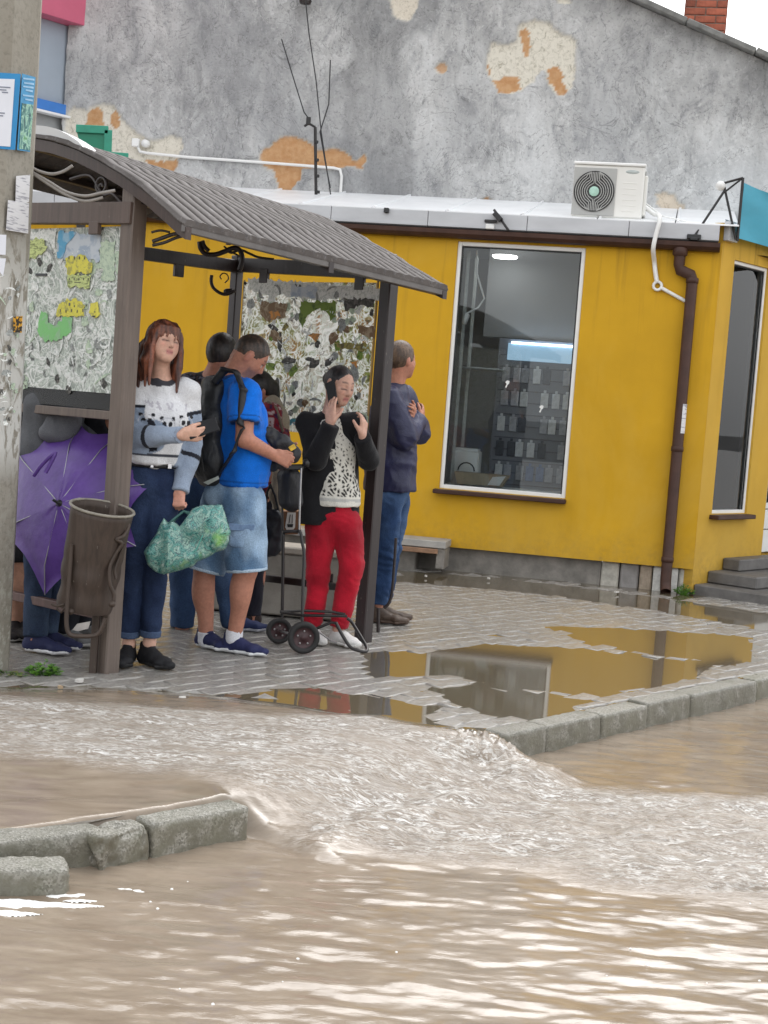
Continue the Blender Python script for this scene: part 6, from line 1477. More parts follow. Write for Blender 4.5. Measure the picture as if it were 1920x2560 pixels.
for i in range(46):
    sg = rh.choice((-1, 1)); q0 = hd.at(rh.uniform(-.05, .05), sg*rh.uniform(.07, .09), rh.uniform(-.02, .045)); q1 = q0+hd.r*sg*rh.uniform(.004, .02)-Z*rh.uniform(.05, .10); q2 = q1+hd.r*sg*rh.uniform(-.012, .014)+hd.f*rh.uniform(-.01, .015)-Z*rh.uniform(.04, .10)
    ls.tube(catm([q0, q1, q2], 3), .0013, 4, False)
tag(ls.build('loose_strands', simple('auburn_strand', (.16, .055, .03), .5, .3, 40), w1), kind='stuff')
# phone in her right hand
ph = MB(); pc = J['wrR']+np.array([.098, .012, .040]); l1 = nrm((.86, .18, .34)); l2 = nrm(np.cross(l1, (.25, -.80, .50))); ph.bbox(pc, l1*.072, l2*.036, nrm(np.cross(l1, l2))*.0045, .004)
M_PHONE = simple('dark_phone', (.008, .008, .010), .45, .1, 10, spec=.25)
tag(ph.build('phone', M_PHONE, org=pc), 'dark phone held flat by the woman in the panda sweater', 'phone')
# green patterned bag in her left hand
def m_bag():
    t = NT('green_pattern_bag'); v = t.n('ShaderNodeTexVoronoi'); v.inputs['Scale'].default_value = 34; t.l(t.coord(), v.inputs['Vector']); n = t.noise(20, 4, .7, (1, 1, 1), 1.8); b_ = t.noise(5, 3)
    col = t.ramp(n, [(.33, (.006, .022, .035)), (.40, (.03, .17, .16)), (.46, (.16, .40, .34)), (.51, (.02, .05, .08)), (.56, (.36, .56, .46)), (.61, (.06, .22, .20)), (.68, (.50, .62, .56)), (.76, (.26, .10, .20))])
    col = t.mix(t.ramp(b_, [(.54, 0), (.66, .75)]), col, (.20, .46, .03)); col = t.mix(t.ramp(v.outputs['Distance'], [(.0, .5), (.10, 0)]), col, (.42, .60, .54))
    t.set(base=col, rough=.42, spec=.5); t.bump(t.noise(12, 3), .2, .012); return t.m
Yb = 7.02; bgd = thing('shopping_bag', 'crumpled green patterned shopping bag hanging from the woman\'s lowered hand', 'bag', P(455, 1430, Yb))
qb = lambda x, y, dy=0: P(300+x*.4581, 1180+y*.4581, Yb+dy)
BO = [(130, 435), (165, 380), (200, 330), (240, 250), (262, 275), (290, 262), (325, 300), (352, 262), (395, 200), (440, 182), (555, 178), (575, 225), (602, 330), (598, 375), (570, 425), (520, 440), (470, 470), (420, 490), (400, 515), (330, 535), (240, 560), (195, 545), (150, 505), (140, 470)]
bo = np.array([[qb(x, y)[0], qb(x, y)[2]] for x, y in BO]); hx = np.arange(bo[:, 0].min()-.01, bo[:, 0].max()+.012, .0035); hz_ = np.arange(bo[:, 1].min()-.01, bo[:, 1].max()+.012, .0035); A_, B_ = np.meshgrid(hx, hz_, indexing='ij')
d = poly_sd(bo, A_, B_)+.004*fbm(A_*16, B_*16, 2); th = .062*np.sqrt(np.clip(1-(1-np.clip(d/.085, 0, 1))**2, 0, 1)); cr = .016*(1-2.4*np.abs(noise2(A_*9+2, B_*7)))
fade_ = np.clip(d/.03, 0, 1); qy = np.array([qb(0, 0)[1]])[0]; fr_ = np.stack([A_, qy-th-cr*fade_, B_], -1).reshape(-1, 3); bk2 = np.stack([A_, qy+th+cr[::-1]*fade_, B_], -1).reshape(-1, 3); n_ = A_.size; id_ = np.arange(n_).reshape(A_.shape)
ij = np.argwhere((d[:-1, :-1] > -.002) & (d[1:, :-1] > -.002) & (d[1:, 1:] > -.002) & (d[:-1, 1:] > -.002)); f1_ = np.stack([id_[ij[:, 0], ij[:, 1]], id_[ij[:, 0]+1, ij[:, 1]], id_[ij[:, 0]+1, ij[:, 1]+1], id_[ij[:, 0], ij[:, 1]+1]], 1)
bs_ = link_mesh('body', np_mesh('body', np.concatenate([fr_, bk2])-WL[bgd.name], np.concatenate([f1_, f1_[:, ::-1]+n_])), m_bag(), bgd)
m = MB(); m.tube(catm([qb(250, 300, -.02), qb(290, 260, -.02), qb(335, 225, .02), qb(350, 215, .03), qb(380, 230, .02), qb(430, 230, -.02)], 4), .006, 6); m.tube(catm([qb(270, 300, .03), qb(310, 250, .04), qb(345, 218, .04), qb(400, 225, .04), qb(470, 215, .03)], 4), .006, 6)
m.build('handle', simple('bag_strap', (.03, .10, .09), .6), bgd)
m = MB(); m.tube([qb(470, 300, -.05), qb(420, 420, -.06), qb(360, 470, -.05)], .004, 5); m.build('cord', simple('bag_cord', (.10, .35, .30), .6), bgd)

# ------------------------------------------------------------------ 2 man in the blue T-shirt
Ym = 7.74
J = joints(Ym, (.93, .36), nb=(580, 945), shR=(613, 985, -.165), shL=(592, 975, .16), chest=(597, 1045), waist=(603, 1145), hip=(588, 1225), hem=(600, 1212), elR=(611, 1098, -.22), wrR=(683, 1137, -.13), elL=(640, 1100, .16), wrL=(705, 1135, .08),
           hipR=(606, 1245, -.085), hipL=(562, 1245, .085), knR=(617, 1425, -.09), knL=(512, 1425, .06), anR=(585, 1592, -.05), anL=(515, 1596, .05), toeR=(.93, -.36), toeL=(.80, -.60))
hd = Head(P(628, 888, Ym), (.72, .12, -.64), (.62, .0, .78), .96)
SKM = np.array([.44, .20, .135]); b = body_sdf(J, hd, .058, .048, .075, fat=1.12)
hand(b, J['wrR'], (.85, .1, -.28), (.1, .85, -.2), (.2, .1, .9), (.9, 1.0, 1.05, 1.1), 1.02, .02, (.8, .4, .4), .5); hand(b, J['wrL'], (.8, -.3, -.1), (-.1, -.9, .1), (.1, -.1, .9), (.6, .7, .8, .9), 1.0)
m2 = sdf_part('person', b, M_SKIN, lambda v, n: hd.color(v, SKM, (.36, .14, .12), (.07, .045, .035), False, .55), None, .006, org=gzero(P(570, 1625, Ym)))
tag(m2, 'stocky man in a bright blue T-shirt and denim shorts looking down at his hands', 'person')
t = top_sdf(J, .020, .62, J['hem'], 1.10, .056, belly=.045)
def tee(v, n):
    c = np.tile([.005, .15, .66], (len(v), 1))*(1+.25*n3(v, 6, 1.)[:, None]); d_ = J['elR']-J['shR']; L_ = np.linalg.norm(d_); h_ = (v-J['shR'])@d_/L_**2; r_ = np.linalg.norm(v-J['shR']-h_[:, None]*d_, axis=1)
    c[(r_ < .10) & (np.abs(h_-.545) < .012)] *= .45; c[(r_ < .075) & (h_ > .612) & (h_ < .66)] *= .35; nk = np.linalg.norm(v-J['nb'], axis=1); c[(nk < .088) & (v[:, 2] > J['nb'][2]-.06)] *= .45; c[np.abs(v[:, 2]-J['hem'][2]-.022) < .004] *= .55; return c
sdf_part('t_shirt', t, M_CLOTH, tee, m2, .006, wrinkles(folds(.008, 8, (1, 1, .7), 7), jw(J, ('waist', 'hem', 'shR'), (-.5, 0, 1))+[(J['waist']+np.array([.06, -.1, .06]), (-.6, 0, 1))], .006, .05, .14))
sh_ = legs_sdf(J, (.118, .098, .06), J['hem']+Z*.01, .995, flare=.105, fat=1.12); shs = sdf_part('shorts', sh_, M_DENIM, denim_col((.10, .18, .30), (.32, .44, .58), .85, J), m2, .007, wrinkles(folds(.008, 8, (1, 1, .6), 8), jw(J, ('hipR', 'hipL'), (.5, 0, 1)), .007, .06, .15))
pk = SDF(.01); c = J['hipR']+(J['knR']-J['hipR'])*.55+np.array([-.01, -.100, 0]); pk.seg(c-Z*.03, c+Z*.05, (.062, .016), (.062, .016), (1, .1, 0)); sdf_part('cargo_pocket', pk, M_DENIM, denim_col((.15, .24, .38), (.33, .45, .60), .7), shs, .007, folds(.003, 20))
m = MB(); m.bbox(c+Z*.062+np.array([.0, -.012, 0]), nrm((.96, .28, 0))*.068, (0, .008, 0), Z*.018, .006); m.build('pocket_flap', simple('flap_denim', (.14, .22, .36), .85, .2, 60), shs)
for s in 'RL':
    hb_ = SDF(.006); k1 = J['knR'] if s == 'R' else J['knL']; H_ = J['hip'+s]; dd = nrm(k1-H_); hb_.seg(k1-dd*.012, k1+dd*.006, .108, .109, ca=True, cb=True); sdf_part('hem', hb_, M_DENIM, (.38, .48, .58), shs, .007)
    td = J['toe'+s]; gzs = GP_; shoe(m2, J['an'+s]-td*.065, td, gzs, .285, .049, (.018, .022, .075), (.72, .73, .74), .098)
    sk = SDF(.01); sk.seg(J['an'+s]-Z*.01, J['an'+s]+Z*.034, .045, .044, cb=True); sdf_part('sock', sk, M_CLOTH, (.66, .66, .70), m2, .006, folds(.002, 30))
def crop(hd, back=-.02, front=.066, top_=.104, c0=(.022, .016, .013), c1=(.055, .040, .032), low=-.048, parent=None, thick=.010):
    k = hd.s; h_ = SDF(.008); h_.ell(hd.at(-.010, 0, .014), hd.f*(.096+thick*.55)*k, hd.r*(.074+thick*.55)*k, hd.u*(.095+thick)*k)
    h_.ell(hd.at(.108, 0, -.036), hd.f*.082*k, hd.r*.10*k, hd.u*.116*k, .01, True); h_.ell(hd.at(.012, .0, -.055), hd.f*.040*k, hd.r*.12*k, hd.u*.045*k, .01, True); h_.plane(hd.at(0, 0, low), -hd.u+hd.f*.35)
    return sdf_part('hair', h_, M_HAIRM, hcol(c0, c1, 80), parent, .006, lambda v, n: .0012*n3(v, 120, 1.))
crop(hd, parent=m2, thick=.004, c0=(.030, .022, .017), c1=(.085, .055, .040))
# backpack
Yk = 7.74; bk_ = thing('backpack', 'black backpack worn by the man in the blue T-shirt', 'backpack', P(520, 1200, Yk))
s_ = SDF(.04); a = lambda x, y, dy=0.: P(x, y, Yk+dy); fx = nrm((.93, .36, 0)); rx = np.cross(fx, Z)
s_.seg(a(533, 965), a(520, 1050), (.12, .055), (.15, .080), rx, .05); s_.seg(a(520, 1050), a(520, 1150), (.15, .080), (.16, .090), rx, .05); s_.seg(a(520, 1150), a(527, 1195), (.16, .085), (.13, .055), rx, .05); s_.ell(a(502, 1135), rx*.11, fx*.05, Z*.10, .03)
sdf_part('body', s_, M_NYLON, (.014, .016, .020), bk_, .008, folds(.006, 9, (1, 1, 1), 3))
strapA = SDF(.01); strapA.chain([a(536, 955, -.14), a(562, 924, -.16), a(590, 930, -.19), a(608, 972, -.245), a(600, 1060, -.26)], [(.010, .024)]*5, (.4, 0, 1), .008); strapA.chain([a(604, 1075, -.262), a(584, 1130, -.235), a(548, 1185, -.13)], [(.006, .020)]*3, (.5, 0, -.8), .01)
sdf_part('strap', strapA, M_NYLON, (.012, .013, .016), bk_, .006)
m = MB(); m.tube([a(505, 1040, -.16), a(500, 1120, -.17), a(510, 1180, -.16)], .004, 5); m.build('zip', M_BLK, bk_)
m = MB(); m.prism([a(508, 1206, -.12), a(545, 1190, -.16), a(547, 1198, -.16), a(520, 1212, -.14)], (0, .02, 0)); m.build('pale_tag', simple('pale_tag', (.55, .60, .56), .6), bk_)
# black folded umbrella pouch with a yellow badge in his hands
pu = thing('black_pouch', 'black folded pouch with a yellow badge held by the man in blue', 'pouch', P(700, 1150, 7.66))
s_ = SDF(.02); y_ = 7.70; a = lambda x, y, dy=0.: P(x, y, y_+dy)
s_.seg(a(668, 1082), a(700, 1110), (.035, .03), (.05, .03), (.6, 0, .8), .02); s_.seg(a(700, 1110), a(738, 1140), (.05, .028), (.04, .025), (.6, 0, .8), .02); s_.seg(a(672, 1165, .03), a(712, 1160, .02), .03, .024)
sdf_part('body', s_, M_NYLON, (.013, .014, .017), pu, .006, folds(.006, 16, (1, 1, 1), 4))
m = MB(); m.bbox(a(731, 1119, -.048), nrm((.8, .1, .6))*.017, nrm((.1, -1, .05))*.004, nrm((-.6, 0, .8))*.013, .003); m.build('yellow_badge', simple('yellow_badge', (.62, .40, .03), .5, .3, 60), pu)

# ------------------------------------------------------------------ 3 man behind in a dark patterned shirt
Y3 = 8.35
J = joints(Y3, (.35, .94), nb=(536, 938), shL=(470, 962, .04), shR=(600, 960, -.02), chest=(530, 1040), waist=(515, 1140), hip=(508, 1215), hem=(508, 1225), elL=(455, 1075), wrL=(462, 1170, .06), elR=(612, 1075), wrR=(615, 1165, .08), hipL=(470, 1235), hipR=(540, 1235), knL=(458, 1400, .02), knR=(553, 1400, .02), anL=(455, 1572), anR=(585, 1565, .05), toeL=(-.2, .98), toeR=(.97, .22))
hd = Head(P(556, 884, Y3), (.55, .80, -.1), (0, 0, 1), .95); b = body_sdf(J, hd, .055, .042, .072, fat=1.05)
hand(b, J['wrL'], (0, .1, -1), (-1, 0, 0), (0, 1, 0)); hand(b, J['wrR'], (0, .1, -1), (1, 0, 0), (0, 1, 0))
m3 = sdf_part('person', b, M_SKIN, lambda v, n: hd.color(v, SKM, closed=False), None, .008, org=gzero(P(510, 1590, Y3))); tag(m3, 'dark haired man in a dark patterned shirt and jeans seen behind the backpack', 'person')
t = top_sdf(J, .02, 1.0, J['hem'], 1.05, .048)
def dots(v, n): a = n3(v, 45, 2.); c = np.tile([.014, .013, .020], (len(v), 1)); c[a > .22] = (.11, .10, .13); c[a < -.38] = (.08, .04, .04); return c
sdf_part('shirt', t, M_CLOTH, dots, m3, .008, folds(.005, 10, (1, 1, .7), 9)); sdf_part('jeans', legs_sdf(J, (.10, .078, .066), None, 1.97, fat=1.05), M_DENIM, denim_col((.028, .055, .12), (.08, .13, .24), .6, J), m3, .008, folds(.005, 12, (1, 1, .8), 3)); crop(hd, parent=m3, thick=.016, c0=(.014, .010, .009), c1=(.034, .024, .02))
for s in 'LR': shoe(m3, J['an'+s]-J['toe'+s]*.06, J['toe'+s], GP_, .28, .048, (.02, .03, .09), (.35, .36, .40), .09, h=.008)

# ------------------------------------------------------------------ 4 short woman in red behind the man in blue
Y4 = 8.72
J = joints(Y4, (-.85, -.45), nb=(660, 1018), shR=(648, 1040, .12), shL=(676, 1036, -.13), chest=(664, 1090), waist=(662, 1170), hip=(655, 1230), hem=(656, 1236), elL=(682, 1130, -.16), wrL=(668, 1215, -.12), elR=(636, 1130, .14), wrR=(632, 1200, .08), hipR=(640, 1250, .06), hipL=(660, 1250, -.06), knR=(632, 1400, .06), knL=(640, 1400, -.05), anR=(622, 1540, .05), anL=(628, 1545, -.05), toeR=(-.9, -.4), toeL=(-.9, -.4))
hd = Head(P(645, 972, Y4), (-.80, -.35, -.3), (0, 0, 1), .90); b = body_sdf(J, hd, .048, .040, .066)
hand(b, J['wrL'], (-.1, -.1, -1), (-.3, -.9, 0), (-.9, .2, 0), (.7, .8, .8, .9), .95); hand(b, J['wrR'], (-.3, 0, -1), (0, 1, 0), (-1, 0, 0))
p4_ = sdf_part('person', b, M_SKIN, lambda v, n: hd.color(v, SKM), None, .008, org=gzero(P(630, 1560, Y4))); tag(p4_, 'short dark haired woman in a red patterned top half hidden behind the man in blue', 'person')
def redp(v, n): a = n3(v, 38, 6.); c = np.tile([.22, .018, .032], (len(v), 1)); c[a > .30] = (.50, .40, .40); c[a < -.30] = (.05, .02, .06); return c
sdf_part('blouse', top_sdf(J, .02, .75, J['hem'], 1.05, .048), M_CLOTH, redp, p4_, .008, folds(.005, 12)); sdf_part('trousers', legs_sdf(J, (.088, .066, .052), None, 1.95), M_CLOTH, (.018, .018, .028), p4_, .008, folds(.004, 12))
h_ = SDF(.015); h_.ell(hd.at(-.012, 0, .016), hd.f*.104*.9, hd.r*.085*.9, hd.u*.106*.9); h_.ell(hd.at(.09, 0, -.04), hd.f*.075*.9, hd.r*.06*.9, hd.u*.08*.9, .01, True); h_.seg(hd.at(-.09, 0, -.02), hd.at(-.09, 0, -.10), .05, .035); h_.plane(hd.at(0, 0, -.11), (0, 0, -1)); sdf_part('hair', h_, M_HAIRM, hcol((.010, .008, .008), (.028, .02, .018)), p4_, .008)
for s in 'LR': shoe(p4_, J['an'+s]-J['toe'+s]*.06, J['toe'+s], GP_, .25, .042, (.03, .02, .02), (.08, .08, .08), .08, h=.008)
rk = thing('rucksack', 'rounded beige rucksack on the back of the woman in red', 'rucksack', P(695, 1070, 8.66))
s_ = SDF(.03); a = lambda x, y, dy=0.: P(x, y, 8.66+dy); s_.seg(a(682, 1010), a(694, 1050), (.06, .05), (.075, .06), (0, 1, 0), .04); s_.seg(a(694, 1050), a(696, 1085), (.075, .06), (.07, .05), (0, 1, 0), .04); sdf_part('body', s_, M_CLOTH, (.34, .29, .22), rk, .007, folds(.004, 14))
s_ = SDF(.008); s_.chain([a(670, 1005, -.10), a(690, 1020, -.12), a(700, 1050, -.13), a(706, 1078, -.12)], [.009]*4); sdf_part('strap', s_, M_CLOTH, (.20, .165, .12), rk, .006)
hbag = thing('handbag', 'glossy black handbag hanging below the beige sleeve beside the trolley', 'handbag', P(672, 1392, 8.45))
s_ = SDF(.03); a = lambda x, y, dy=0.: P(x, y, 8.45+dy); s_.seg(a(682, 1290), a(674, 1370), (.065, .04), (.06, .045), (1, 0, 0), .03); sdf_part('body', s_, M_LEATH, (.013, .015, .022), hbag, .007, folds(.008, 12, (1, 1, 1), 5)); s_ = SDF(.005); s_.chain([a(664, 1285), a(668, 1230), a(676, 1212), a(688, 1240), a(698, 1285)], [.007]*5); sdf_part('handle', s_, M_LEATH, (.015, .015, .018), hbag, .006)
cl = SDF(.02); a = lambda x, y, dy=0.: P(x, y, 8.5+dy); cl.chain([a(690, 1180), a(686, 1235), a(694, 1275), a(700, 1290)], [(.022, .018), (.028, .02), (.022, .016), (.014, .012)], (1, 0, 0), .02); o = sdf_part('beige_jacket', cl, M_CLOTH, (.36, .31, .24), None, .007, folds(.006, 14), org=a(694, 1285)); tag(o, 'beige jacket draped over the arm above the black handbag', 'jacket')

# ------------------------------------------------------------------ 5 woman on the phone in red trousers
Y5 = 8.22
J = joints(Y5, (.45, -.89), nb=(826, 1043), shR=(768, 1058, -.03), shL=(888, 1060, .03), chest=(832, 1125), waist=(838, 1210), hip=(836, 1285), hem=(840, 1262), elR=(790, 1150, -.14), wrR=(826, 1060, -.19), elL=(922, 1150, .0), wrL=(906, 1092, -.12), hipR=(803, 1310), hipL=(868, 1308), knR=(797, 1435, -.03), knL=(880, 1415, -.06), anR=(780, 1572), anL=(846, 1570, -.03), toeR=(.45, -.89), toeL=(.75, -.66))
hd = Head(P(849, 960, Y5-.03), (.62, -.66, -.26), (.14, -.10, 1), .93); b = body_sdf(J, hd, .044, .035, .062, fat=.88)
SK5 = np.array([.56, .33, .25])
hand(b, J['wrR'], (-.10, .16, 1), (.45, .75, .1), (.8, -.35, .2), (.18, .22, .26, .35), .97, .05, (.7, .6, .4), .3); hand(b, J['wrL'], (.05, .1, 1), (-.75, .45, .1), (-.4, -.7, .2), (.35, .45, .55, .65), .95, .04, (.7, .6, .4), .4)
w5 = sdf_part('person', b, M_SKIN, lambda v, n: hd.color(v, SK5, (.45, .17, .16), (.07, .045, .035), True, flush=.3), None, .006, org=gzero(P(820, 1610, Y5))); tag(w5, 'woman in red trousers and a black cardigan talking on the phone', 'person')
RX, FX = nrm(np.cross(J['f'], Z)), J['f']
def letters(v, n):
    c = np.tile([.60, .585, .53], (len(v), 1)); x = (v-J['chest'])@RX; z = v[:, 2]
    cell = np.sin(x*170+2.2*np.sin(z*70))*np.sin(z*150+1.5*np.sin(x*90)); dens = sstep(J['chest'][2]+.10, J['waist'][2]+.0, z)
    m = (cell > .80-.62*dens) & (z > J['hem'][2]+.055); c[m] = (.025, .024, .024); c[np.abs(z-J['hem'][2]-.035) < .008] = (.42, .42, .40); return c
t = top_sdf(J, .006, 0, J['hem'], .9, .045); t.seg(J['hem'], J['hem']+Z*.04, (.136, .108), (.136, .108), RX, .02, ca=True); sdf_part('patterned_top', t, M_CLOTH, letters, w5, .006, folds(.004, 11, (1, 1, .7), 4))
cdn = SDF(.03); e = .03
lowR, lowL = P(775, 1312, Y5-.02), P(905, 1300, Y5+.08)
cdn.seg(J['chest']-FX*.02, J['nb']-Z*.045-FX*.012, (.152, .118), (.088, .072), RX, .03); cdn.seg(J['hip']-FX*.035-Z*.02, J['chest']-FX*.02, (.160, .128), (.152, .118), RX, .04, ca=True); cdn.seg(P(782, 1308, Y5-.03), P(785, 1140, Y5-.05), (.075, .075), (.06, .06), RX, .04, ca=True)
for s in 'LR':
    cdn.seg(J['nb']-Z*.04, J['sh'+s], .056, .062, k=.03); cdn.seg(J['sh'+s], J['el'+s], .058, .052, k=.02); cdn.seg(J['el'+s], J['wr'+s]-Z*.005, .052, .042, k=.012, cb=True)
# open front: carve a gap that follows the placket edges
op = [J['nb']+FX*.16-Z*.02+RX*-.012, J['chest']+FX*.17+RX*-.035, J['waist']+FX*.18+RX*-.035, J['hip']+FX*.18+RX*-.03, J['hip']+FX*.18-Z*.12+RX*-.03]
for i in range(4): cdn.seg(op[i], op[i+1], (.044+.013*i, .105), (.057+.012*i, .105), RX, .012, sub=True)
cdn.seg(J['el'+'R'], J['wrR']-Z*.005, .058, .046, k=.012, cb=True); cdn.seg(J['elL'], J['wrL']-Z*.005, .056, .044, k=.012, cb=True)
sdf_part('cardigan', cdn, M_CLOTH, (.011, .011, .013), w5, .006, folds(.005, 9, (1, 1, .5), 5))
sdf_part('trousers', legs_sdf(J, (.086, .064, .051), J['hem']+Z*.02, 1.97, fat=.9), M_CLOTH, lambda v, n: np.tile([.36, .008, .022], (len(v), 1))*(1+.35*n3(v, 7, 2.)[:, None]), w5, .007, wrinkles(folds(.006, 10, (1, 1, .6), 6), jw(J, ('knL', 'knR', 'anL', 'anR', 'hipL'), (.35, 0, 1)), .006))
h_ = SDF(.012); k = hd.s; h_.ell(hd.at(-.012, 0, .012), hd.f*.097*k, hd.r*.077*k, hd.u*.099*k); h_.ell(hd.at(.105, 0, -.035), hd.f*.080*k, hd.r*.088*k, hd.u*.115*k, .012, True); h_.plane(hd.at(0, 0, -.065), -hd.u+hd.f*.3); h_.ell(hd.at(-.105, 0, .0), hd.f*.035*k, hd.r*.04*k, hd.u*.04*k, .02)
sdf_part('hair', h_, M_HAIRM, hcol((.012, .010, .011), (.034, .026, .026)), w5, .006, lambda v, n: .0012*n3(v*np.array([1, 1, .3]), 110, 1.))
for s in 'RL': shoe(w5, J['an'+s]-J['toe'+s]*.06, J['toe'+s], GP_, .25, .043, (.62, .61, .59), (.70, .69, .67), .075)
pc = hd.at(.012, -.0, -.04)+hd.r*(.098*k)*1; pc = hd.at(.046, .080, -.052); ph = MB(); ax1 = nrm(-hd.u*.80+hd.f*.60); ax2 = nrm(np.cross(hd.r, ax1)); ph.bbox(pc, ax1*.070, ax2*.035, hd.r*.005, .005); tag(ph.build('phone', M_PHONE, org=pc), 'black phone pressed to the ear of the woman in red trousers', 'phone')

# ------------------------------------------------------------------ 6 man in the navy jacket behind the far post
Y6 = 9.17
J = joints(Y6, (.80, .60), nb=(986, 968), shR=(972, 1000, -.15), shL=(1008, 998, .14), chest=(978, 1060), waist=(976, 1150), hip=(974, 1222), hem=(974, 1226), elR=(1012, 1092, -.17), wrR=(1048, 1050, .02), elL=(1046, 1080, .16), wrL=(1030, 1040, -.04), hipR=(972, 1245, -.075), hipL=(990, 1245, .07), knR=(965, 1380, -.06), knL=(975, 1380, .06), anR=(946, 1512, -.05), anL=(958, 1508, .06), toeR=(.95, -.1), toeL=(.96, .25))
hd = Head(P(1003, 898, Y6), (.72, .66, .02), (0, 0, 1), .97); b = body_sdf(J, hd, .054, .044, .056, fat=1.05); hand(b, J['wrR'], (.2, .6, .4), (-.8, .2, 0), (.2, -.2, .9), (.3, .3, .3, .3)); hand(b, J['wrL'], (.1, -.9, .25), (-.6, -.2, .2), (0, 0, 1), (.4, .4, .5, .5))
m6 = sdf_part('person', b, M_SKIN, lambda v, n: hd.color(v, SKM*1.1, closed=False), None, .007, org=gzero(P(970, 1560, Y6))); tag(m6, 'fair haired man in a navy jacket with crossed arms standing behind the far post', 'person')
t = top_sdf(J, .035, 1.0, J['hem'], 1.05, .054); t.seg(J['nb']-Z*.05, J['nb']+Z*.02, .078, .070, k=.02, cb=True); sdf_part('jacket', t, M_NYLON, lambda v, n: np.tile([.014, .016, .058], (len(v), 1))*(1+.3*n3(v, 6, 3.)[:, None]), m6, .007, wrinkles(folds(.008, 9, (1, 1, .9), 8), jw(J, ('elR', 'elL', 'waist', 'chest'), (.6, 0, 1)), .007, .05, .13))
sdf_part('jeans', legs_sdf(J, (.088, .066, .052), None, 1.98, fat=1.0), M_DENIM, denim_col((.022, .050, .125), (.075, .13, .24), .6, J), m6, .007, wrinkles(folds(.006, 12, (1, 1, .9), 4), jw(J, ('knR', 'knL', 'anR', 'anL'), (.2, 0, 1)), .008, .045, .16)); crop(hd, parent=m6, c0=(.06, .034, .02), c1=(.13, .08, .05), thick=.012)
for s in 'RL': shoe(m6, J['an'+s]-J['toe'+s]*.07, J['toe'+s], GP_, .285, .048, (.075, .05, .036), (.09, .06, .045), .10, M_LEATH, .007)

# ------------------------------------------------------------------ 7-9 people sheltering behind the papered panel
def hidden(label, Y0, J, hc, topc, legc, shoec, solec, skin, legs='trousers', upto=1.96, htop=None, h=.009, hairc=((.02, .015, .012), (.05, .035, .028)), rs=(.095, .070, .056)):
    hd = Head(hc, J['f']+np.array([0, 0, -.25]), (0, 0, 1), .92); b = body_sdf(J, hd, .05, .042, .07)
    for s in 'LR': d = nrm(J['wr'+s]-J['el'+s]); hand(b, J['wr'+s], d, (0, .7, -.3), (0, -.4, .8), (.6, .7, .7, .8))
    p = sdf_part('person', b, M_SKIN, lambda v, n: hd.color(v, skin), None, h, org=gzero((J['anL']+J['anR'])/2)); tag(p, label, 'person')
    sdf_part('top', top_sdf(J, .025, 1.0, J['hem'], 1.05, .05), M_CLOTH, topc, p, h, folds(.007, 9)); sdf_part(legs, legs_sdf(J, rs, None, upto), M_DENIM, legc, p, h, folds(.005, 12))
    crop(hd, parent=p, c0=hairc[0], c1=hairc[1], thick=.016)
    for s in 'LR': shoe(p, J['an'+s]-J['toe'+s]*.06, J['toe'+s], GP_, .275, .047, shoec, solec, .095, h=.007)
    return p
Y7 = 7.50
J = joints(Y7, (.85, -.35), nb=(150, 925), shR=(128, 950, -.10), shL=(170, 950, .12), chest=(140, 1015), waist=(118, 1125), hip=(105, 1215), hem=(105, 1222), elR=(160, 1075, -.14), wrR=(215, 1130, -.10), elL=(190, 1060, .10), wrL=(235, 1110, .0), hipR=(95, 1235, -.07), hipL=(118, 1235, .08), knR=(98, 1420, -.10), knL=(130, 1420, .03), anR=(88, 1600, -.20), anL=(115, 1592, -.06), toeR=(.97, -.25), toeL=(.97, -.2))
p7 = hidden('person in a grey hoodie and dark jeans bending behind the papered panel', Y7, J, P(168, 868, Y7), (.10, .105, .115), denim_col((.026, .04, .075), (.06, .09, .14), .5), (.022, .026, .075), (.70, .70, .72), SKM)
hdp = SDF(.03); hdp.seg(P(160, 1050, 7.34), P(150, 1085, 7.33), (.085, .05), (.10, .05), (1, 0, 0)); sdf_part('hood', hdp, M_CLOTH, (.13, .135, .15), p7, .009, folds(.008, 12))
Y8 = 7.68
J = joints(Y8, (.6, -.6), nb=(62, 950), shR=(20, 980), shL=(105, 978), chest=(62, 1040), waist=(60, 1130), hip=(58, 1205), hem=(58, 1240), elR=(12, 1085), wrR=(40, 1160, -.12), elL=(108, 1085), wrL=(85, 1160, -.12), hipR=(38, 1240), hipL=(78, 1240), knR=(38, 1405, -.03), knL=(66, 1405, -.03), anR=(36, 1578), anL=(52, 1576, .03), toeR=(.2, -.97), toeL=(.35, -.93))
hidden('person in black with bare shins and black shoes at the left end of the shelter', Y8, J, P(62, 890, Y8), (.012, .012, .014), (.014, .014, .016), (.016, .013, .014), (.50, .49, .47), SKIN, 'shorts', .98, rs=(.10, .085, .06))
Y9 = 7.72
J = joints(Y9, (.9, -.3), nb=(238, 935), shR=(222, 962, -.12), shL=(255, 960, .12), chest=(236, 1030), waist=(226, 1130), hip=(215, 1215), hem=(215, 1220), elR=(238, 1080, -.14), wrR=(268, 1062, -.16), elL=(262, 1075, .12), wrL=(300, 1080, .05), hipR=(205, 1235, -.07), hipL=(228, 1235, .07), knR=(190, 1410, -.06), knL=(222, 1410, .06), anR=(160, 1592, -.14), anL=(205, 1580, .02), toeR=(.95, -.32), toeL=(.95, -.3))
hidden('person in dark clothes and worn grey sneakers standing behind the near post', Y9, J, P(244, 875, Y9), (.014, .014, .018), (.016, .017, .022), (.20, .20, .20), (.62, .61, .58), SKM)

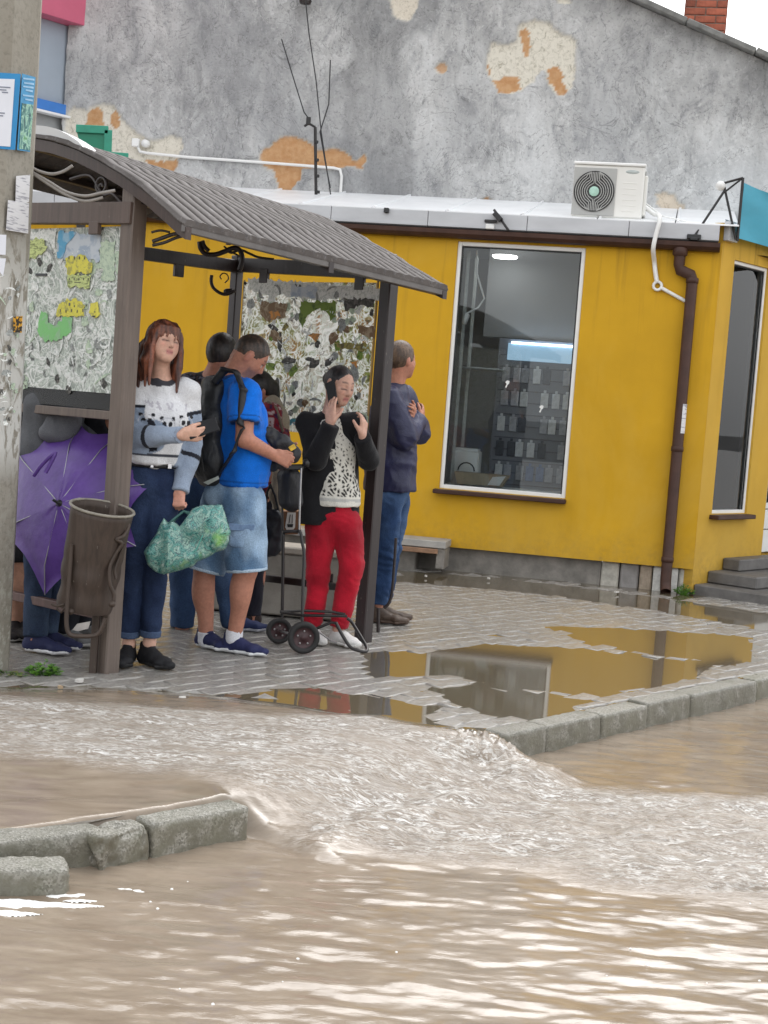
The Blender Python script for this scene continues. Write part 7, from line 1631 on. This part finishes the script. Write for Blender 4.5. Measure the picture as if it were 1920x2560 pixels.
# ================================================================== UMBRELLA, TROLLEY AND LOOSE THINGS
um = thing('umbrella', 'half open purple umbrella held low behind the litter bin', 'umbrella', P(200, 1330, 7.36))
Yu = 7.19; cen = P(203, 1288, Yu); nx_ = nrm((-.38, -.86, .33)); ap = cen+nx_*.20; Rr = .41
e1 = nrm(np.cross((0, 0, 1), nx_)); e1 = e1 if e1[0] > 0 else -e1; e2 = np.cross(nx_, e1); e2 = e2 if e2[2] > 0 else -e2; tips = []
TP = [(386, 1212), (316, 1080), (205, 1062), (40, 1118), (14, 1338), (118, 1490), (250, 1470), (345, 1368)]
for (x, y) in TP:
    h_ = hit(x, y, cen, nx_); tips.append(h_+nx_*.02)
M_PUR = NT('purple_nylon'); _n = M_PUR.noise(10, 4, .6); M_PUR.set(base=M_PUR.ramp(_n, [(.3, (.075, .030, .20)), (.7, (.115, .052, .285))]), rough=.42, spec=.5); M_PUR.bump(M_PUR.noise(26, 4), .35, .008); M_PUR = M_PUR.m
for i in range(8):
    A_, B_ = tips[i], tips[(i+1) % 8]; V_ = []; nu, nv = 10, 8; m = MB()
    for u in range(nu+1):
        f = u/nu
        for v in range(nv+1):
            g_ = v/nv; L_ = A_*(1-g_)+B_*g_; p = ap*(1-f)+L_*f; ax = ap+(cen-ap)*f; rad = p-ax; bow = 1+.30*sin(pi*f**.8)*(1-f)*2.0
            p = ax+rad*bow; p = p+(ax-p)*(.13*sin(pi*g_)*f)+nx_*.06*sin(pi*g_)*f**2+nrm(rad+1e-6)*.008*float(noise2(np.array([f*5+i]), np.array([g_*4]))[0]); V_.append(p)
    fs = [(u*(nv+1)+v, u*(nv+1)+v+1, (u+1)*(nv+1)+v+1, (u+1)*(nv+1)+v) for u in range(nu) for v in range(nv)]
    m.add(V_, fs, True); m.add([np.array(p)+(cen-np.array(p))*.006 for p in V_], [f[::-1] for f in fs], True); m.build('canopy_panel', M_PUR, um)
M_STEEL = simple('umbrella_steel', (.32, .32, .34), .3, .1, 10, .8)
for i in range(8):
    mid = (ap+tips[i])/2+(tips[i]-cen)*.22; m = MB(); m.tube([ap+(cen-ap)*.02, mid+(cen-mid)*.03, tips[i]], .0028, 5); m.build('rib', M_STEEL, um)
m = MB(); m.tube([ap+nx_*.04, ap-nx_*.62], .006, 8); m.build('shaft', M_STEEL, um); m = MB(); m.tube(catm([ap-nx_*.60, ap-nx_*.70, ap-nx_*.74+e1*.03, ap-nx_*.70+e1*.06], 4), .012, 8); m.build('handle', M_BLK, um)
m = MB(); m.lathe([(0, .05), (.006, .045), (.008, .0), (.018, -.004), (.02, -.015)], ap, nx_, 10); m.build('tip', M_BLK, um)
m = MB(); q = P(84, 1190, Yu-.14); m.tube(catm([q, q+np.array([.04, -.01, .06]), q+np.array([.10, -.01, .12]), q+np.array([.06, -.02, .02])], 4), .010, 6); m.build('tie_strap', M_PUR, um)
# folding trolley
tl = thing('luggage_trolley', 'folding black two wheeled luggage trolley standing by the red trousers', 'trolley', P(735, 1620, 7.98))
zt = lambda x, y, Yq=7.98: P(640+x*420/1659, 1280+y*420/1659, Yq)
M_TRF = simple('trolley_black_steel', (.016, .013, .013), .35, .2, 20); M_TRW = simple('dark_red_rim', (.045, .018, .020), .5, .2, 20); M_CHR = simple('worn_chrome', (.35, .34, .34), .3, .2, 20, .9)
YA, YB2 = 8.06, 7.80
for (x, y, Yq, dots_) in ((228, 1172, YA, 0), (470, 1240, YB2, 1)):
    c = zt(x, y, Yq); r_ = c[2]-.012; axw = nrm((.25, -1, 0)); w_ = MB(); w_.lathe([(r_*.66, -.014), (r_*.9, -.019), (r_, -.012), (r_, .012), (r_*.9, .019), (r_*.66, .014), (r_*.66, -.014)], c, axw, 28); wo = w_.build('wheel', M_DARKW, tl)
    w_ = MB(); w_.lathe([(0, .014), (.014, .014), (.016, .010), (r_*.66, .006), (r_*.68, .012)], c, axw, 24); w_.lathe([(0, -.014), (r_*.67, -.010)], c, axw, 24); w_.build('rim', M_TRW, wo)
    for q in range(5):
        a = 2*pi*q/5+.3; xr = nrm(np.cross(axw, Z)); w_ = MB(); w_.lathe([(0, .004), (.005, .003), (.006, 0)], c+axw*.010+(xr*cos(a)+Z*sin(a))*r_*.42, axw, 8); w_.build('bolt', M_CHR, wo)
m = MB(); m.tube([zt(228, 1172, YA), zt(470, 1240, YB2)], .007, 8); m.build('axle', M_CHR, tl)
def tb(pts, r=.0085, nm='tube', mt=None):
    m = MB(); m.tube(pts, r, 8); m.build(nm, mt or M_TRF, tl)
tb(catm([zt(258, 1040, YA), zt(265, 650, YA), zt(270, 240, YA), zt(290, 195, YA-.01), zt(400, 190, 7.95), zt(440, 200, 7.94), zt(455, 300, 7.93), zt(475, 420, 7.92), zt(465, 700, 7.90), zt(455, 1100, 7.88)], 3), .009, 'frame')
tb([zt(268, 260, YA+.01), P(705, 1230, YA+.01), P(708, 1185, YA+.01)], .006, 'slide'); tb([zt(425, 230, 7.945), P(750, 1250, 7.945), P(753, 1170, 7.945)], .006, 'slide', M_CHR)
tb([zt(235, 985, 8.0), zt(480, 975, 8.03), zt(740, 985, 8.06), zt(880, 1010, 8.04)], .008, 'side_bar'); tb([zt(245, 990, 7.97), zt(450, 1020, 7.88), zt(900, 1028, 7.86)], .008, 'side_bar')
tb([zt(500, 1200, 7.85), zt(600, 1150, 7.84), zt(745, 1090, 7.83), zt(800, 1100, 7.82)], .008, 'brace'); tb([zt(620, 1185, 7.99), zt(740, 1270, 7.97), zt(800, 1290, 7.96)], .005, 'brace', M_CHR)
tb(catm([zt(790, 1095, 7.82), zt(850, 1210, 7.78), zt(930, 1330, 7.74), zt(1010, 1368, 7.72), zt(1080, 1380, 7.72), zt(1095, 1340, 7.76), zt(1040, 1240, 7.82), zt(985, 1150, 7.87), zt(940, 1080, 7.9), zt(900, 1050, 7.9)], 4), .0095, 'toe_frame')
m = MB(); m.bbox(P(733, 1168, 7.96), (.055, .01, .004), (0, .014, 0), (0, 0, .016), .006); m.lathe([(0, -.02), (.022, -.012), (.022, .012), (0, .02)], P(765, 1158, 7.95), (1, 0, .3), 12); m.build('grip', M_BLK, tl)
ci_ = SDF(.03); a = lambda x, y, dy=0.: P(x, y, 8.02+dy); ci_.seg(a(722, 1190), a(726, 1255), (.065, .05), (.065, .05), (1, 0, 0), .03); o = sdf_part('black_bag', ci_, M_NYLON, (.012, .012, .015), None, .008, folds(.008, 10), org=a(726, 1300)); tag(o, 'soft black bag hung on the upper frame of the luggage trolley', 'bag')
# printed box behind the trolley
pb_ = thing('printed_carton', 'small white carton with brown sides and a black U mark behind the trolley', 'carton', P(728, 1330, 8.9))
a = lambda x, y, dy=0.: P(640+x*160/804, 980+y*440/2212, 8.9+dy)
m = MB(); m.prism([a(325, 1500), a(535, 1500), a(550, 1790), a(330, 1790)], (0, .12, 0)); m.build('body', simple('brown_carton', (.22, .11, .06), .7), pb_)
m = MB(); m.prism([a(395, 1515, -.004), a(500, 1515, -.004), a(490, 1700, -.004), a(455, 1755, -.004), a(400, 1755, -.004), a(365, 1700, -.004)], (0, .003, 0)); m.build('white_label', M_WHT, pb_)
m = MB(); m.prism([a(390, 1660, -.007), a(468, 1660, -.007), a(460, 1700, -.007), a(398, 1700, -.007)], (0, .002, 0)); m.prism([a(425, 1540, -.007), a(435, 1540, -.007), a(420, 1650, -.007), a(412, 1650, -.007)], (0, .002, 0)); m.prism([a(452, 1540, -.007), a(460, 1540, -.007), a(458, 1650, -.007), a(450, 1650, -.007)], (0, .002, 0)); m.build('mark', M_BLK, pb_)
ld = thing('concrete_ledge', 'pale concrete ledge behind the trolley inside the shelter', 'ledge', P(720, 1450, 9.0))
m = MB(); m.bbox((-.60, 9.18, .21), (.42, -.05, 0), (.02, .14, 0), (0, 0, .19), .01); m.build('block', simple('ledge_concrete', (.27, .25, .22), .8, .2, 8, bump=.4), ld); m = MB(); m.bbox((-.60, 9.18, .425), (.43, -.05, 0), (.02, .15, 0), (0, 0, .022), .008); m.build('slab', simple('ledge_slab', (.40, .36, .31), .75, .2, 10, bump=.4), ld)
m = MB(); o = P(1000, 1330, 9.0)
bx_ = thing('bent_stand', 'dark bent flat steel stand leaning by the brown shoes behind the far post', 'stand', P(990, 1500, 9.0))
m.tube(catm([P(990, 1345, 9.0), P(985, 1420, 9.0), P(980, 1480, 9.0), P(972, 1508, 9.0), P(960, 1520, 9.0)], 4), .010, 6); m.build('bar', M_DARKB, bx_); m = MB(); m.tube([P(946, 1520, 8.75), P(945, 1606, 8.75)], .012, 6); m.build('upright', M_DARKB, bx_); m = MB(); m.bbox(P(945, 1607, 8.75), (.05, 0, 0), (0, .03, 0), (0, 0, .004)); m.build('foot', M_DARKB, bx_)
# keys/strap hanging at the bin
# ================================================================== WEEDS, DEBRIS, FOAM
def leafy(name, label, c, n, R_, hmax, seed, mt, mt2):
    r = random.Random(seed); t = thing(name, label, 'plant', c); m = MB(); st_ = MB()
    for i in range(n):
        a = r.uniform(0, 6.28); rr_ = R_*sqrt(r.random()); hgt = hmax*(1-.6*rr_/R_)*r.uniform(.35, 1); p = np.asarray(c)+np.array([cos(a)*rr_, sin(a)*rr_*.6, hgt]); L = r.uniform(.012, .026)
        d = nrm((cos(a)+r.uniform(-.5, .5), sin(a)+r.uniform(-.5, .5), r.uniform(-.3, .6))); s_ = nrm(np.cross(d, Z))*L*.45; nn = nrm(np.cross(s_, d))
        lf = MB(); lf.add([p-d*L*.5, p+s_-nn*.002, p+d*L*.6, p-s_-nn*.002, p+nn*.002], [(0, 1, 4), (1, 2, 4), (2, 3, 4), (3, 0, 4)]); 
        if i < 70: lf.build('leaf', mt if r.random() < .6 else mt2, t)
        else: m.add(lf.v, lf.f)
        if i % 3 == 0: st_.tube([np.asarray(c)+np.array([cos(a)*rr_*.3, sin(a)*rr_*.2, 0]), p], .0018, 4)
    if m.v: tag(m.build('leaf_mass', mt, t), kind='stuff')
    st_.build('stem', mt2, t); return t
M_LF = simple('weed_leaf', (.09, .22, .02), .5, .3, 40); M_LF2 = simple('weed_leaf_dark', (.05, .13, .018), .5, .3, 40)
c = G(108, 1690); leafy('weed', 'bright green weed growing in front of the litter bin', (c[0], c[1], .0), 190, .085, .085, 1, M_LF, M_LF2)
c = G(20, 1690); leafy('weed', 'flat ragged weed at the foot of the concrete pole', (c[0], c[1], .0), 60, .10, .03, 2, simple('weed_olive', (.14, .16, .05), .6, .3, 40), M_LF2)
c = Wp(.045, .0, -.10); leafy('weed', 'green weed growing at the foot of the downpipe', c, 150, .085, .11, 3, M_LF2, M_LF)
M_LIT = simple('pale_litter', (.55, .53, .50), .6, .2, 30); M_LITB = simple('tan_litter', (.38, .28, .18), .7, .2, 30)
LT = [((200, 1705), 'white crumpled scrap in front of the near post', M_LIT), ((150, 1722), 'tan scrap of paper beside the weed', M_LITB), ((457, 1750), 'white fleck on the wet paving in front of the black shoes', M_LIT), ((1065, 1442), 'white wrapper lying by the concrete step', M_LIT), ((1222, 1448), 'round pale pebble near the wall base', M_LIT), ((1540, 1482), 'white dot of litter in the water before the plinth stones', M_LIT)]
for (q, lab, mt) in LT:
    p = G(*q, z=.012); m = MB(); s1 = random.uniform(.012, .022); m.prism([p+np.array([s1*cos(a)*random.uniform(.6, 1.2), s1*sin(a)*random.uniform(.6, 1.2), random.uniform(0, .004)]) for a in np.linspace(0, 2*pi, 8)[:-1]], (0, 0, .012)); tag(m.build('litter', mt, org=p), lab, 'litter', 'litter on the wet paving')
# foam rafts and bubbles on the road water
r = random.Random(8)
def raft(px, seed):
    pts = [G(x, y, -.106) for x, y in px]; return pts
def lens(x0, y0, x1, y1, w):
    q = []; n_ = 9
    for i in range(n_+1): t_ = i/n_; q.append((x0+(x1-x0)*t_, y0+(y1-y0)*t_-w*sin(pi*t_)**.7*r.uniform(.6, 1.1)))
    for i in range(n_, -1, -1): t_ = i/n_; q.append((x0+(x1-x0)*t_, y0+(y1-y0)*t_+w*sin(pi*t_)**.7*r.uniform(.6, 1.1)))
    return q
FL_ = [lens(-300, 2250, 215, 2262, 14), lens(-300, 2275, 120, 2284, 12), lens(-60, 2262, 275, 2264, 8), lens(100, 2240, 275, 2236, 8), lens(130, 2214, 186, 2217, 5), lens(268, 2220, 400, 2236, 8), lens(150, 2250, 250, 2252, 5), lens(-300, 2232, 60, 2238, 6)]
tv, tf = [], []
for pg in FL_:
    g0 = np.array([G(x, y, -.106)[:2] for x, y in pg]); lo_, hi_ = g0.min(0)-.012, g0.max(0)+.012; hx = np.arange(lo_[0], hi_[0], .005); hy = np.arange(lo_[1], hi_[1], .004); A_, B_ = np.meshgrid(hx, hy, indexing='ij')
    d = poly_sd(g0, A_, B_)+.006*fbm(A_*30, B_*60, 3); ok = d > 0; zz = -.112+.012*np.sqrt(np.clip(d/.03, 0, 1))+.002*fbm(A_*70, B_*70, 2)
    base = len(tv); id_ = np.arange(A_.size).reshape(A_.shape)+base; tv += np.stack([A_, B_, zz], -1).reshape(-1, 3).tolist()
    ij = np.argwhere(ok[:-1, :-1] & ok[1:, :-1] & ok[1:, 1:] & ok[:-1, 1:]); tf += [(id_[i, j], id_[i+1, j], id_[i+1, j+1], id_[i, j+1]) for i, j in ij]
M_FOAM = simple('white_foam', (.82, .82, .80), .5, .06, 60, bump=.3, bscale=200)
fm = link_mesh('foam', np_mesh('foam', np.array(tv), np.array(tf)), M_FOAM); tag(fm, kind='stuff')
bb = MB()
for i in range(20):
    nx, ny = r.uniform(0, 1920), r.uniform(2080, 2560); p = G(nx, ny, -.106); s1 = r.choice((.0025, .003, .004, .005)); bb.lathe([(s1, 0), (s1*.85, s1*.5), (s1*.4, s1*.85), (0, s1)], (p[0], p[1], water_z(p[0], p[1])-.001), seg=7)
tag(bb.build('foam_bubbles', M_FOAM), kind='stuff')
